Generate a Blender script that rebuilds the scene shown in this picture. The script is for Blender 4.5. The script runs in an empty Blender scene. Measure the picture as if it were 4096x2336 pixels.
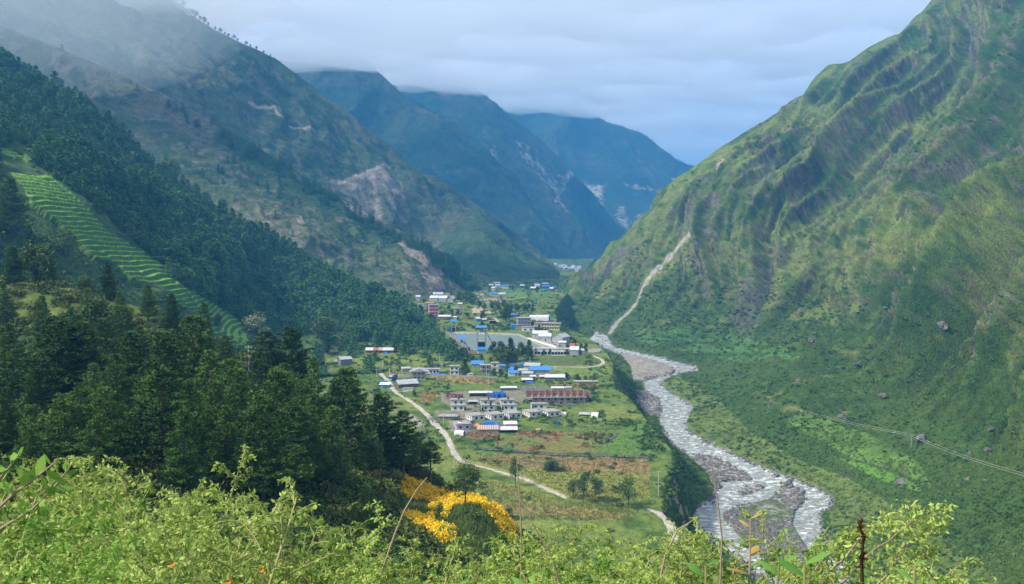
import bpy, math, random
import numpy as np
from mathutils import Vector, Matrix
from mathutils.bvhtree import BVHTree
R = math.radians
S = bpy.context.scene
COL = S.collection
random.seed(7)
RNG = np.random.default_rng(11)

# ------------------------------------------------------------------ camera
F = 3934.0                      # focal length in photo pixels (photo is 4096 x 2336)
HOR = 960.0                     # row of the horizon
PITCH = math.atan((1168.0 - HOR) / F)
CAMZ = 100.0                    # eye height over the village terrace
cam_d = bpy.data.cameras.new('camera'); cam = bpy.data.objects.new('camera', cam_d); COL.objects.link(cam)
cam_d.sensor_width = 36.0; cam_d.lens = 36.0 * F / 4096.0
cam_d.clip_start = 0.2; cam_d.clip_end = 60000
cam.location = (0, 0, CAMZ); cam.rotation_euler = (R(90) - PITCH, 0, 0)
S.camera = cam

# ------------------------------------------------------------------ world, sun, exposure
SUN_EL, SUN_AZ = 45.0, -110.0    # azimuth measured from straight ahead (+Y), negative = to the left
w = bpy.data.worlds.new('World'); S.world = w; w.use_nodes = True
nt = w.node_tree; nt.nodes.clear()
def N(t, x=None, **k):
    n = (x or nt).nodes.new(t)
    for a, b in k.items(): setattr(n, a, b)
    return n
out = N('ShaderNodeOutputWorld'); bg = N('ShaderNodeBackground'); bg2 = N('ShaderNodeBackground'); mx = N('ShaderNodeMixShader')
sky = N('ShaderNodeTexSky', sky_type='NISHITA', sun_disc=False, sun_elevation=R(SUN_EL), sun_rotation=R(SUN_AZ))
sky.altitude = 2000; sky.dust_density = 2.0
nt.links.new(sky.outputs[0], bg.inputs[0]); bg.inputs[1].default_value = 0.085
tc = N('ShaderNodeTexCoord'); sep = N('ShaderNodeSeparateXYZ'); nt.links.new(tc.outputs['Generated'], sep.inputs[0])
mp = N('ShaderNodeMapping'); mp.inputs['Scale'].default_value = (1.0, 1.0, 3.2); nt.links.new(tc.outputs['Generated'], mp.inputs[0])
nz = N('ShaderNodeTexNoise'); nz.inputs['Scale'].default_value = 2.6; nz.inputs['Detail'].default_value = 4; nz.inputs['Roughness'].default_value = 0.5
nt.links.new(mp.outputs[0], nz.inputs['Vector'])
ma = N('ShaderNodeMath', operation='MULTIPLY_ADD'); nt.links.new(nz.outputs[0], ma.inputs[0]); ma.inputs[1].default_value = 0.20
nt.links.new(sep.outputs['Z'], ma.inputs[2])
cr = N('ShaderNodeValToRGB'); nt.links.new(ma.outputs[0], cr.inputs[0])
e = cr.color_ramp.elements
e[0].position = 0.08; e[0].color = (0.10, 0.145, 0.250, 1)
e[1].position = 0.62; e[1].color = (0.80, 0.80, 0.80, 1)
for p_, c_ in ((0.155, (0.175, 0.215, 0.32, 1)), (0.23, (0.34, 0.385, 0.52, 1)), (0.33, (0.54, 0.59, 0.73, 1))):
    el = e.new(p_); el.color = c_
nt.links.new(cr.outputs[0], bg2.inputs[0]); bg2.inputs[1].default_value = 1.0
mx.inputs[0].default_value = 0.88
nt.links.new(bg.outputs[0], mx.inputs[1]); nt.links.new(bg2.outputs[0], mx.inputs[2]); nt.links.new(mx.outputs[0], out.inputs[0])
sd = bpy.data.lights.new('sun', 'SUN'); sd.energy = 5.0; sd.angle = R(4); sd.color = (1.0, 0.93, 0.78)
so = bpy.data.objects.new('sun', sd); COL.objects.link(so)
_sd = Vector((math.sin(R(SUN_AZ)) * math.cos(R(SUN_EL)), math.cos(R(SUN_AZ)) * math.cos(R(SUN_EL)), math.sin(R(SUN_EL))))
so.rotation_euler = (-_sd).to_track_quat('-Z', 'Y').to_euler(); so.location = (0, 0, 900)
S.view_settings.view_transform = 'Standard'; S.view_settings.look = 'None'
S.view_settings.exposure = 0.66; S.view_settings.gamma = 1.0
cy = S.cycles
cy.max_bounces = 4; cy.diffuse_bounces = 2; cy.glossy_bounces = 1; cy.transmission_bounces = 1; cy.transparent_max_bounces = 4
cy.volume_bounces = 3; cy.caustics_reflective = False; cy.caustics_refractive = False; cy.use_adaptive_sampling = True; cy.adaptive_threshold = 0.01
try: cy.use_denoising = True; cy.denoiser = 'OPENIMAGEDENOISE'
except Exception: pass

# ------------------------------------------------------------------ projection helpers
CP, SP = math.cos(PITCH), math.sin(PITCH)
def PW(X, Y, D):
    """photo pixel + forward distance -> world (numpy friendly)"""
    a = (np.asarray(X, float) - 2048.0) / F; b = -(np.asarray(Y, float) - 1168.0) / F
    dy = CP + b * SP; dz = -SP + b * CP
    t = D / dy
    return np.stack([a * t, dy * t, CAMZ + dz * t], -1)
def DZ(Y, z):   # forward distance of a pixel row at height z
    b = -(Y - 1168.0) / F
    return (z - CAMZ) * (CP + b * SP) / (-SP + b * CP)
def ray(X, Y):
    p = PW(X, Y, 1.0); v = Vector((p[0], p[1], p[2] - CAMZ)); return v.normalized()

# ------------------------------------------------------------------ numpy noise
_perm = np.random.default_rng(5).permutation(4096)
_val = np.random.default_rng(6).random(4096) * 2 - 1
def vnoise(p):
    i = np.floor(p).astype(np.int64); f = p - i; f = f * f * (3 - 2 * f)
    r = 0
    for dx in (0, 1):
        wx = f[..., 0] if dx else 1 - f[..., 0]
        for dy in (0, 1):
            wy = f[..., 1] if dy else 1 - f[..., 1]
            for dz in (0, 1):
                wz = f[..., 2] if dz else 1 - f[..., 2]
                h = _perm[(_perm[(_perm[(i[..., 0] + dx) & 4095] + i[..., 1] + dy) & 4095] + i[..., 2] + dz) & 4095]
                r = r + wx * wy * wz * _val[h]
    return r
def fbm(p, scale, oct=4, gain=0.5, seed=0.0):
    q = np.asarray(p, float) / scale + seed; a = 1.0; r = 0; t = 0
    for _ in range(oct):
        r = r + a * vnoise(q); t += a; a *= gain; q = q * 2.03 + 17.3
    return r / t
def ridged(p, scale, oct=4, seed=0.0):
    q = np.asarray(p, float) / scale + seed; a = 1.0; r = 0; t = 0
    for _ in range(oct):
        r = r + a * (1 - np.abs(vnoise(q)) * 2.0); t += a; a *= 0.5; q = q * 2.03 + 9.1
    return r / t
def sstep(a, b, x): 
    t = np.clip((x - a) / (b - a), 0, 1); return t * t * (3 - 2 * t)
def inpoly(X, Y, poly):
    X = np.asarray(X); Y = np.asarray(Y); r = np.zeros(X.shape, bool); n = len(poly)
    for k in range(n):
        x0, y0 = poly[k]; x1, y1 = poly[(k + 1) % n]
        if y0 == y1: continue
        c = ((y0 > Y) != (y1 > Y)) & (X < (x1 - x0) * (Y - y0) / (y1 - y0) + x0)
        r ^= c
    return r
def dline(X, Y, line):
    """distance in pixels to a polyline"""
    d = np.full(np.shape(X), 1e9)
    for (x0, y0), (x1, y1) in zip(line[:-1], line[1:]):
        vx, vy = x1 - x0, y1 - y0
        t = np.clip(((X - x0) * vx + (Y - y0) * vy) / (vx * vx + vy * vy + 1e-9), 0, 1)
        d = np.minimum(d, np.hypot(X - x0 - t * vx, Y - y0 - t * vy))
    return d

# ------------------------------------------------------------------ mesh / object helpers
def fast_mesh(name, V, Q, tri=False, mats=None, midx=None, smooth=True):
    """V (n,3), Q (m,k) all faces with k corners"""
    V = np.asarray(V, np.float32); Q = np.asarray(Q, np.int32); k = Q.shape[1]
    me = bpy.data.meshes.new(name)
    me.vertices.add(len(V)); me.vertices.foreach_set('co', V.ravel())
    me.loops.add(Q.size); me.loops.foreach_set('vertex_index', Q.ravel())
    me.polygons.add(len(Q)); me.polygons.foreach_set('loop_start', np.arange(0, Q.size, k, dtype=np.int32))
    me.polygons.foreach_set('use_smooth', np.full(len(Q), smooth))
    for m in mats or []: me.materials.append(m)
    if midx is not None: me.polygons.foreach_set('material_index', np.asarray(midx, np.int32))
    me.update(calc_edges=True)
    return me
def link(name, me, parent=None):
    o = bpy.data.objects.new(name, me); COL.objects.link(o)
    if parent: o.parent = parent
    return o
def tag(o, label=None, cat=None, group=None, kind=None):
    if label: o['label'] = label
    if cat: o['category'] = cat
    if group: o['group'] = group
    if kind: o['kind'] = kind
    return o
def setcol(me, C, name='Col'):
    a = me.color_attributes.new(name, 'FLOAT_COLOR', 'POINT')
    C = np.concatenate([np.asarray(C, np.float32), np.ones((len(C), 1), np.float32)], 1)
    a.data.foreach_set('color', C.ravel())

# ------------------------------------------------------------------ materials
def mat_new(name):
    m = bpy.data.materials.new(name); m.use_nodes = True
    b = m.node_tree.nodes['Principled BSDF']; b.inputs['Specular IOR Level'].default_value = 0.2
    return m, m.node_tree, b
def M_plain(name, rgb, rough=0.8, var=0.15, scale=1.0, bump=0.0, metal=0.0, spec=0.3):
    m, t, b = mat_new(name)
    b.inputs['Roughness'].default_value = rough; b.inputs['Metallic'].default_value = metal; b.inputs['Specular IOR Level'].default_value = spec
    tcn = N('ShaderNodeTexCoord', t); n = N('ShaderNodeTexNoise', t); n.inputs['Scale'].default_value = scale; n.inputs['Detail'].default_value = 5
    t.links.new(tcn.outputs['Object'], n.inputs['Vector'])
    r = N('ShaderNodeValToRGB', t); t.links.new(n.outputs[0], r.inputs[0])
    r.color_ramp.elements[0].position = 0.3; r.color_ramp.elements[1].position = 0.7
    r.color_ramp.elements[0].color = tuple(c * (1 - var) for c in rgb) + (1,)
    r.color_ramp.elements[1].color = tuple(min(1, c * (1 + var)) for c in rgb) + (1,)
    t.links.new(r.outputs[0], b.inputs['Base Color'])
    if bump:
        bm_ = N('ShaderNodeBump', t); bm_.inputs['Distance'].default_value = bump; t.links.new(n.outputs[0], bm_.inputs['Height']); t.links.new(bm_.outputs[0], b.inputs['Normal'])
    return m
def M_terrain(name, s1, s2, bump=1.0, var=0.35):
    """albedo from the land-cover attribute, broken up by two sizes of noise"""
    m, t, b = mat_new(name); b.inputs['Roughness'].default_value = 0.95; b.inputs['Specular IOR Level'].default_value = 0.08
    at = N('ShaderNodeVertexColor', t); at.layer_name = 'Col'
    g = N('ShaderNodeNewGeometry', t)
    n1 = N('ShaderNodeTexNoise', t); n1.inputs['Scale'].default_value = 1.0 / s1; n1.inputs['Detail'].default_value = 6; n1.inputs['Roughness'].default_value = 0.65
    n2 = N('ShaderNodeTexNoise', t); n2.inputs['Scale'].default_value = 1.0 / s2; n2.inputs['Detail'].default_value = 4; n2.inputs['Roughness'].default_value = 0.6
    t.links.new(g.outputs['Position'], n1.inputs['Vector']); t.links.new(g.outputs['Position'], n2.inputs['Vector'])
    ad = N('ShaderNodeMath', t, operation='ADD'); t.links.new(n1.outputs[0], ad.inputs[0]); t.links.new(n2.outputs[0], ad.inputs[1])
    mr = N('ShaderNodeMapRange', t); t.links.new(ad.outputs[0], mr.inputs[0])
    mr.inputs[1].default_value = 0.65; mr.inputs[2].default_value = 1.35; mr.inputs[3].default_value = 1 - var; mr.inputs[4].default_value = 1 + var
    mixn = N('ShaderNodeVectorMath', t, operation='SCALE'); t.links.new(at.outputs[0], mixn.inputs[0]); t.links.new(mr.outputs[0], mixn.inputs[3])
    t.links.new(mixn.outputs[0], b.inputs['Base Color'])
    bp = N('ShaderNodeBump', t); bp.inputs['Distance'].default_value = bump; bp.inputs['Strength'].default_value = 0.8
    t.links.new(n2.outputs[0], bp.inputs['Height']); t.links.new(bp.outputs[0], b.inputs['Normal'])
    return m

# ------------------------------------------------------------------ terrain layers
class TPS:
    """smooth surface through control points; interpolates 1/D, so a plane in the world stays a plane"""
    def __init__(s, pts, lam=1e-4):
        p = np.array([(x / 1000., y / 1000.) for x, y, d in pts]); v = np.array([1000. / d for _, _, d in pts])
        n = len(p); r = np.hypot(p[:, None, 0] - p[None, :, 0], p[:, None, 1] - p[None, :, 1])
        K = np.where(r > 0, r * r * np.log(r + 1e-12), 0) + lam * np.eye(n)
        Pm = np.c_[np.ones(n), p]; A = np.block([[K, Pm], [Pm.T, np.zeros((3, 3))]])
        s.w = np.linalg.solve(A, np.r_[v, 0, 0, 0]); s.p = p; s.n = n
    def __call__(s, X, Y):
        X = np.asarray(X, float) / 1000.; Y = np.asarray(Y, float) / 1000.; r = s.w[s.n] + s.w[s.n + 1] * X + s.w[s.n + 2] * Y
        for k in range(s.n):
            d2 = (X - s.p[k, 0]) ** 2 + (Y - s.p[k, 1]) ** 2
            r = r + s.w[k] * 0.5 * d2 * np.log(d2 + 1e-20)
        return 1000. / np.maximum(r, 0.12)
def interp(pts, X):
    p = np.array(pts, float); return np.interp(X, p[:, 0], p[:, 1])
def cz(X, Y, z): return (X, Y, float(DZ(Y, z)))
BVH = {}
LAY = {}
def grid_quads(nr, nc):
    i = np.arange(nr * nc).reshape(nr, nc)
    return np.stack([i[:-1, :-1], i[1:, :-1], i[1:, 1:], i[:-1, 1:]], -1).reshape(-1, 4)
def normals(P):
    du = np.gradient(P, axis=1); dv = np.gradient(P, axis=0); n = np.cross(dv, du)
    n /= np.linalg.norm(n, axis=-1, keepdims=True) + 1e-9
    return n
def layer(name, top, bot, X0, X1, nx, ny, cps, disp, cover, mat, pw=1.0, back=5, bstep=0.035, bslope=0.7, label=None, lam=1e-4, smoothD=None):
    X = np.linspace(X0, X1, nx); v = np.linspace(0, 1, ny) ** pw
    yt = interp(top, X); yb = interp(bot, X)
    XX = np.repeat(X[None], ny, 0); YY = yt[None] + (yb - yt)[None] * v[:, None]
    D = TPS(cps, lam)(XX, YY)
    if smoothD: D = smoothD(XX, YY, D)
    P = PW(XX, YY, D); n = normals(P)
    base = P.copy()
    P = disp(P, n, XX, YY, v[:, None] + 0 * XX)
    n2 = normals(P)
    C = cover(P, n2, XX, YY)
    if back:
        rows = []; rc = []
        r0 = P[0]; dirv = r0 - np.array([0, 0, CAMZ]); dirv[:, 2] = 0; L = np.linalg.norm(dirv, axis=1, keepdims=True)
        for k in range(back, 0, -1):
            s_ = bstep * L * (k ** 1.35); q = r0 + dirv / L * s_; q[:, 2] -= s_[:, 0] * bslope * (0.35 + 0.65 * min(1, k / 3)); q[:, 2] += fbm(q, 60, 3)  * 4
            rows.append(q); rc.append(C[0])
        P = np.concatenate([np.array(rows), P], 0); C = np.concatenate([np.array(rc), C], 0)
    nr, nc = P.shape[:2]
    me = fast_mesh(name, P.reshape(-1, 3), grid_quads(nr, nc), mats=[mat])
    setcol(me, np.clip(C.reshape(-1, 3), 0, 1))
    o = link(name, me); tag(o, kind='structure')
    Pf = P[back:] if back else P
    LAY[name] = dict(P=Pf, X=XX, Y=YY, n=n2, base=base, obj=o, C=C[back:] if back else C)
    BVH[name] = BVHTree.FromPolygons(P.reshape(-1, 3).tolist(), grid_quads(nr, nc).tolist())
    return o
def hit(X, Y, layers=None):
    """first terrain surface under a photo pixel"""
    d = ray(X, Y); best = None
    for k in (layers or BVH):
        h = BVH[k].ray_cast(Vector((0, 0, CAMZ)), d)
        if h[0] is not None and (best is None or h[3] < best[3]): best = h
    return best[0] if best else None
def ground(x, y, layers):
    z = None
    for k in layers:
        h = BVH[k].ray_cast(Vector((x, y, 3000)), Vector((0, 0, -1)))
        if h[0] is not None and (z is None or h[0].z > z): z = h[0].z
    return z
def rgb(*c): return np.array(c, float)
def srgb(r, g, b):
    c = np.array([r, g, b]) / 255.; return np.where(c <= 0.04045, c / 12.92, ((c + 0.055) / 1.055) ** 2.4)
def mixc(a, b, t): return a * (1 - t[..., None]) + b * t[..., None]
G_DARK = rgb(0.018, 0.042, 0.012); G_MID = rgb(0.045, 0.095, 0.022); G_LITE = rgb(0.095, 0.155, 0.035); G_DRY = rgb(0.15, 0.14, 0.06)
ROCK = rgb(0.13, 0.12, 0.12); ROCKD = rgb(0.06, 0.058, 0.06); SOIL = rgb(0.20, 0.155, 0.11); GRAVEL = rgb(0.23, 0.22, 0.21)
k16 = 4096 / 2553.0
def dp(*pts): return [(x * k16, y * k16) for x, y in pts]

# ================================================================== SETTING
mT_near = M_terrain('hillside_near', 3.0, 0.9, 0.6, 0.55)
mT_mid = M_terrain('hillside_mid', 6, 1.6, 2.0, 0.62)
mT_far = M_terrain('hillside_far', 22, 6, 6.0, 0.5)

# ---------- river banks traced once (photo pixels), used for the bed, the water and the gravel
RV_R = [(2400 + x / 1.282, 1200 + y / 1.282) for x, y in ((-20, 165), (30, 185), (60, 235), (90, 255), (180, 268), (300, 298), (400, 322), (470, 342), (492, 356), (400, 372), (335, 400), (300, 430), (330, 460), (400, 500), (470, 550), (440, 620), (440, 670), (520, 720), (600, 760), (700, 810), (800, 850), (900, 890), (1000, 930), (1100, 965), (1180, 1010), (1190, 1050), (1120, 1090), (1130, 1180), (1200, 1290), (1250, 1380), (1290, 1500))]
RV_L = [(2400 + x / 1.282, 1200 + y / 1.282) for x, y in ((-50, 200), (-20, 222), (25, 240), (80, 265), (150, 280), (250, 305), (340, 335), (390, 362), (368, 385), (290, 398), (222, 420), (240, 460), (310, 510), (325, 560), (310, 620), (345, 690), (380, 740), (470, 800), (560, 880), (600, 960), (590, 1020), (510, 1065), (480, 1110), (530, 1200), (620, 1270), (700, 1330), (800, 1400), (860, 1500))]
RIVER = RV_L + RV_R[::-1]
BAR1 = [(2400 + x / 1.282, 1200 + y / 1.282) for x, y in ((490, 790), (560, 800), (640, 830), (720, 880), (790, 925), (720, 930), (640, 925), (590, 950), (560, 890), (480, 830))]
BAR2 = [(2400 + x / 1.282, 1200 + y / 1.282) for x, y in ((700, 985), (760, 950), (840, 940), (855, 960), (800, 985), (730, 1005))]
ISLE = [(2400 + x / 1.282, 1200 + y / 1.282) for x, y in ((930, 935), (1000, 960), (1050, 1010), (1045, 1040), (1000, 1085), (985, 1150), (1030, 1230), (1090, 1310), (1130, 1400), (1150, 1500), (980, 1500), (900, 1380), (820, 1300), (720, 1220), (640, 1130), (640, 1090), (720, 1060), (850, 1030), (920, 990))]
GRAV1 = [(2400 + x / 1.282, 1200 + y / 1.282) for x, y in ((95, 275), (150, 285), (250, 308), (340, 338), (385, 365), (355, 388), (285, 400), (225, 420), (170, 420), (160, 350))]
GRAV2 = [(2400 + x / 1.282, 1200 + y / 1.282) for x, y in ((190, 470), (240, 465), (335, 540), (300, 560), (330, 600), (250, 600), (190, 530))]
SLIDE = [(2930, 640), (2900, 690), (2885, 730), (2868, 770), (2845, 860), (2800, 910), (2760, 950), (2690, 1010), (2640, 1060), (2600, 1110), (2570, 1150), (2545, 1200), (2520, 1240), (2470, 1290), (2440, 1335)]
SLIDE_TOP = dp((1790, 420), (1830, 398), (1828, 430), (1805, 460), (1792, 450))

def river_masks(X, Y):
    river = inpoly(X, Y, RIVER)
    land = inpoly(X, Y, BAR1) | inpoly(X, Y, BAR2) | inpoly(X, Y, ISLE)
    return river, land

# ---------- right mountain with the river bed at its foot
cpR = [(2180, 1180, 1550), cz(2200, 1235, 6), cz(2300, 1300, 0), cz(2430, 1345, -6), cz(2760, 1470, -14), cz(2640, 1530, -17), cz(2760, 1640, -20),
       cz(2720, 1750, -23), cz(2850, 1830, -25), cz(3050, 1900, -26), cz(3300, 1980, -28), cz(3330, 2050, -29), cz(3280, 2150, -30), cz(3400, 2300, -31),
       cz(2560, 1600, -19), cz(2640, 1700, -22), cz(2700, 1850, -26), cz(2790, 2050, -29), cz(2850, 2150, -30), cz(2950, 2300, -31), cz(2400, 1700, -22), cz(2300, 2000, -29), cz(2400, 2330, -32),
       cz(2900, 1340, 3), cz(2650, 1370, -2), cz(3300, 1400, 14), cz(3330, 1350, 17), (3200, 1600, 590), cz(3500, 1700, 0), cz(3700, 1900, -8), cz(3900, 2200, -15), cz(4096, 2336, -10),
       (4096, 1900, 385), (4096, 1500, 455), (4096, 1100, 600), (4096, 700, 850), (4096, 300, 1150), (4096, -50, 1400),
       (3600, 1300, 720), (3600, 900, 950), (3600, 500, 1250), (3730, 0, 1700), (3600, 130, 1680), (3370, 230, 1650), (3060, 480, 1600), (2900, 580, 1520), (2780, 660, 1480), (2700, 740, 1450),
       (2500, 930, 1400), (2300, 1070, 1450), (3000, 1000, 1120), (3300, 700, 1250), (2700, 1000, 1240), (2500, 1330, 1095), (3200, 1150, 985), (3850, 600, 1050), (3850, 1000, 780), (3850, 300, 1350),
       (4300, 300, 1100), (4300, 1500, 400), (4300, 2336, 300)]
topR = [(2000, 1235), (2120, 1215), (2180, 1175), (2260, 1120), (2330, 1075), (2400, 1030), (2435, 962), (2470, 955), (2500, 925), (2540, 885), (2600, 830), (2625, 755), (2665, 742), (2720, 705), (2780, 665), (2880, 590), (2970, 535), (3060, 482), (3120, 445), (3160, 405), (3215, 385), (3265, 310), (3310, 268), (3395, 245), (3470, 190), (3545, 152), (3600, 138), (3660, 75), (3700, 45), (3735, -5), (3800, -120), (4400, -500)]
botR = [(2000, 2420), (4400, 2420)]
NCR = 1.0
def dispR(P, n, X, Y, v):
    river, land = river_masks(X, Y)
    edge = np.minimum(dline(X, Y, RV_R), dline(X, Y, RV_L))
    wet = sstep(0, 60, edge) * (~river)
    h = sstep(-12, 45, P[..., 2]); hh = sstep(30, 140, P[..., 2])
    q = np.stack([P[..., 1] - 1.4 * P[..., 2] + fbm(P, 190, 3, seed=3.1) * 34, P[..., 2] * 0.13, P[..., 0] * 0.05], -1)
    rib = ridged(q, 92, 2, seed=2.0); rib2 = ridged(q * np.array([1, 1.3, 1]), 30, 3, seed=8.0)
    d = (rib - 0.35) * 84 * h * (0.35 + 0.65 * hh) + (rib2 - 0.4) * 31 * h
    d += fbm(P, 16, 5, 0.62, seed=5) * (1.0 + 2.6 * h) * np.maximum(wet, 0.05)
    d += ridged(P * np.array([1, 1, .5]), 12, 3, seed=4) * 3.0 * h
    d += fbm(P, 5.5, 3, seed=1) * (0.7 + 1.7 * h) * np.maximum(wet, 0.15)
    ds = dline(X, Y, SLIDE); d -= 2.0 * np.exp(-(ds / 22) ** 2) * h; d = d * (1 - 0.65 * np.exp(-(ds / 45) ** 2))
    edgeR = sstep(0, 0.09, v)           # keep the traced skyline, let it be rough only a little
    d = d * (0.07 + 0.93 * edgeR)
    fade = 1 - sstep(3950, 4300, X) * 0.3
    P = P + n * (d * fade)[..., None]
    P[..., 2] += np.where(river & ~land, -1.3, 0) + np.where(land, 0.8, 0) + 1.0 * sstep(0, 25, edge) * (~river)
    g = inpoly(X, Y, GRAV1); P[..., 2] += np.where(g, 1.5, 0)
    return P
def coverR(P, n, X, Y):
    n1 = fbm(P, 60, 4, seed=2); n2 = fbm(P, 14, 4, seed=9); n3 = fbm(P, 4.5, 3, seed=12); z = P[..., 2]
    q = np.stack([P[..., 1] - 1.4 * z + fbm(P, 190, 3, seed=3.1) * 34, z * 0.13, P[..., 0] * 0.05], -1); rib_ = ridged(q * np.array([1, 1.3, 1]), 30, 3, seed=8.0)
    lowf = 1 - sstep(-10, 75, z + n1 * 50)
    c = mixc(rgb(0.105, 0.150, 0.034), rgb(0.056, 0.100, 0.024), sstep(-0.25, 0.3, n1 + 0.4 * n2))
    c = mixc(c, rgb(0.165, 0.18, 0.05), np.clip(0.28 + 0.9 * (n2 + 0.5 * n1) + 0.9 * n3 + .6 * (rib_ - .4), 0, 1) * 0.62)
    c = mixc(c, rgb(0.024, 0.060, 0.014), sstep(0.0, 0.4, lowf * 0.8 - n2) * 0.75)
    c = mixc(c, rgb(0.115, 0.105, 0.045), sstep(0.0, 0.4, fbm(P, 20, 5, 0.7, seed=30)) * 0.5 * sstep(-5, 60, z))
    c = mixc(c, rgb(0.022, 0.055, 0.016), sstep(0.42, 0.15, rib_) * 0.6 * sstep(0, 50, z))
    steep = 1 - n[..., 2]
    rk = sstep(0.50, 0.62, steep + 0.25 * n2 + 0.4 * n3 - .1 * n1) * sstep(10, 50, z)
    c = mixc(c, mixc(rgb(0.135, 0.125, 0.10), rgb(0.06, 0.057, 0.048), sstep(-0.2, 0.3, n3)), np.clip(rk + .8 * sstep(.1, .3, n2) * sstep(.5, .3, rib_) * sstep(20, 80, z), 0, 1) * 0.85)
    # flat river-side meadow
    mead = inpoly(X, Y, dp((1690, 940), (1790, 1000), (1870, 1080), (1990, 1150), (2120, 1200), (2330, 1330), (2500, 1456), (2100, 1470), (2060, 1250), (1800, 1150), (1700, 1090), (1730, 1020), (1650, 960)))
    c = mixc(c, rgb(0.125, 0.165, 0.045), mead * (0.65 + 0.5 * n2))
    brt = inpoly(X, Y, dp((1990, 1010), (2120, 1060), (2230, 1120), (2290, 1160), (2330, 1230), (2240, 1180), (2130, 1150), (2040, 1100), (1960, 1050)))
    c = mixc(c, rgb(0.10, 0.18, 0.038), brt * np.clip(0.65 + 1.2 * n2, 0, 1))
    brt2 = inpoly(X, Y, dp((2090, 1145), (2200, 1175), (2290, 1215), (2300, 1235), (2200, 1205), (2140, 1175)))
    c = mixc(c, rgb(0.09, 0.19, 0.032), brt2 * 0.9)
    ter = inpoly(X, Y, dp((1560, 840), (1700, 825), (1900, 850), (2000, 900), (1850, 905), (1650, 870)))
    c = mixc(c, rgb(0.065, 0.15, 0.04), ter * np.clip(0.5 + n2 + 0.4 * np.sin(Y / 6.0), 0, 1))
    # the slide and bare scars
    ds = dline(X, Y, SLIDE) + n3 * 9
    wdt = np.interp(Y, [640, 760, 900, 1000, 1100, 1200, 1340], [10, 5, 10, 16, 10, 9, 10])
    c = mixc(c, rgb(0.27, 0.245, 0.22), 1 - sstep(wdt * 0.4, wdt * 0.95, ds))
    c = mixc(c, rgb(0.30, 0.24, 0.19), inpoly(X + n3 * 14, Y + n3 * 14, SLIDE_TOP) * 0.9)
    for poly in (dp((1905, 450), (1950, 420), (1945, 470), (1900, 520)), dp((1700, 520), (1760, 500), (1750, 560), (1690, 600)), dp((1820, 830), (1830, 770), (1900, 720), (1950, 700), (1930, 760), (1870, 850)),
                 dp((1480, 690), (1510, 640), (1560, 600), (1600, 610), (1530, 680)), dp((2380, 110), (2480, 80), (2500, 120), (2420, 150)), dp((1900, 700), (1950, 640), (1980, 650), (1940, 720))):
        c = mixc(c, mixc(ROCK, ROCKD, sstep(-0.2, 0.3, n3)), inpoly(X + n3 * 40, Y + n2 * 40, poly) * np.clip(0.55 + n3, 0, 0.85))
    river, land = river_masks(X, Y); edge = np.minimum(dline(X, Y, RV_R), dline(X, Y, RV_L))
    gw = np.clip(1 - (edge + n3 * 12) / np.interp(Y, [1350, 1800, 2300], [5, 11, 20]), 0, 1)
    stony = mixc(rgb(0.27, 0.26, 0.25), rgb(0.10, 0.10, 0.10), sstep(-0.15, 0.2, fbm(P, 1.6, 3, seed=2)))
    bed = river | (inpoly(X, Y, GRAV1) | inpoly(X, Y, GRAV2))
    c = mixc(c, stony, np.where(bed, 1.0, sstep(0, 0.5, gw)))
    c = mixc(c, rgb(0.25, 0.225, 0.195), inpoly(X + n3 * 6, Y, GRAV1) * 0.8)
    veg = (inpoly(X, Y, ISLE) | inpoly(X, Y, BAR1)) & (inpoly(X, Y, dp((1830, 1275), (1900, 1250), (1965, 1262), (1950, 1330), (2010, 1420), (1990, 1456), (1900, 1400), (1840, 1330))) | (n2 > 0.15))
    c = mixc(c, rgb(0.075, 0.11, 0.035), veg * np.clip(0.6 + n3, 0, 1))
    return c
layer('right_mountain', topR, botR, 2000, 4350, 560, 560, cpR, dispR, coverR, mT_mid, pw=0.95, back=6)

# ---------- village terrace
PROF = [(1030, 36), (1065, 30), (1145, 26), (1200, 26), (1240, 24), (1290, 19), (1318, 13.5), (1327, 12), (1425, 12), (1445, 10), (1475, 7), (1550, 4), (1690, 0), (1800, -2.6), (1836, -4.4), (1950, -7), (2050, -12), (2200, -20), (2350, -26), (2480, -32)]
EDGE = [(1030, 2380), (1180, 2260), (1240, 2215), (1290, 2230), (1340, 2330), (1375, 2385), (1410, 2425), (1450, 2450), (1500, 2450), (1550, 2460), (1600, 2525), (1700, 2600), (1750, 2640), (1800, 2685), (1850, 2690), (1900, 2670), (1950, 2655), (2050, 2650), (2100, 2700), (2200, 2820), (2336, 2955), (2480, 3050)]
ZRIV = [(1030, 20), (1240, 4), (1345, -7), (1470, -15), (1600, -20), (1750, -24), (1900, -28), (2100, -31), (2480, -33)]
POND = [(1809, 1330), (2076, 1339), (2190, 1396), (1880, 1397)]
DIRT = [(Z, W) for Z, W in ()]
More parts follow.
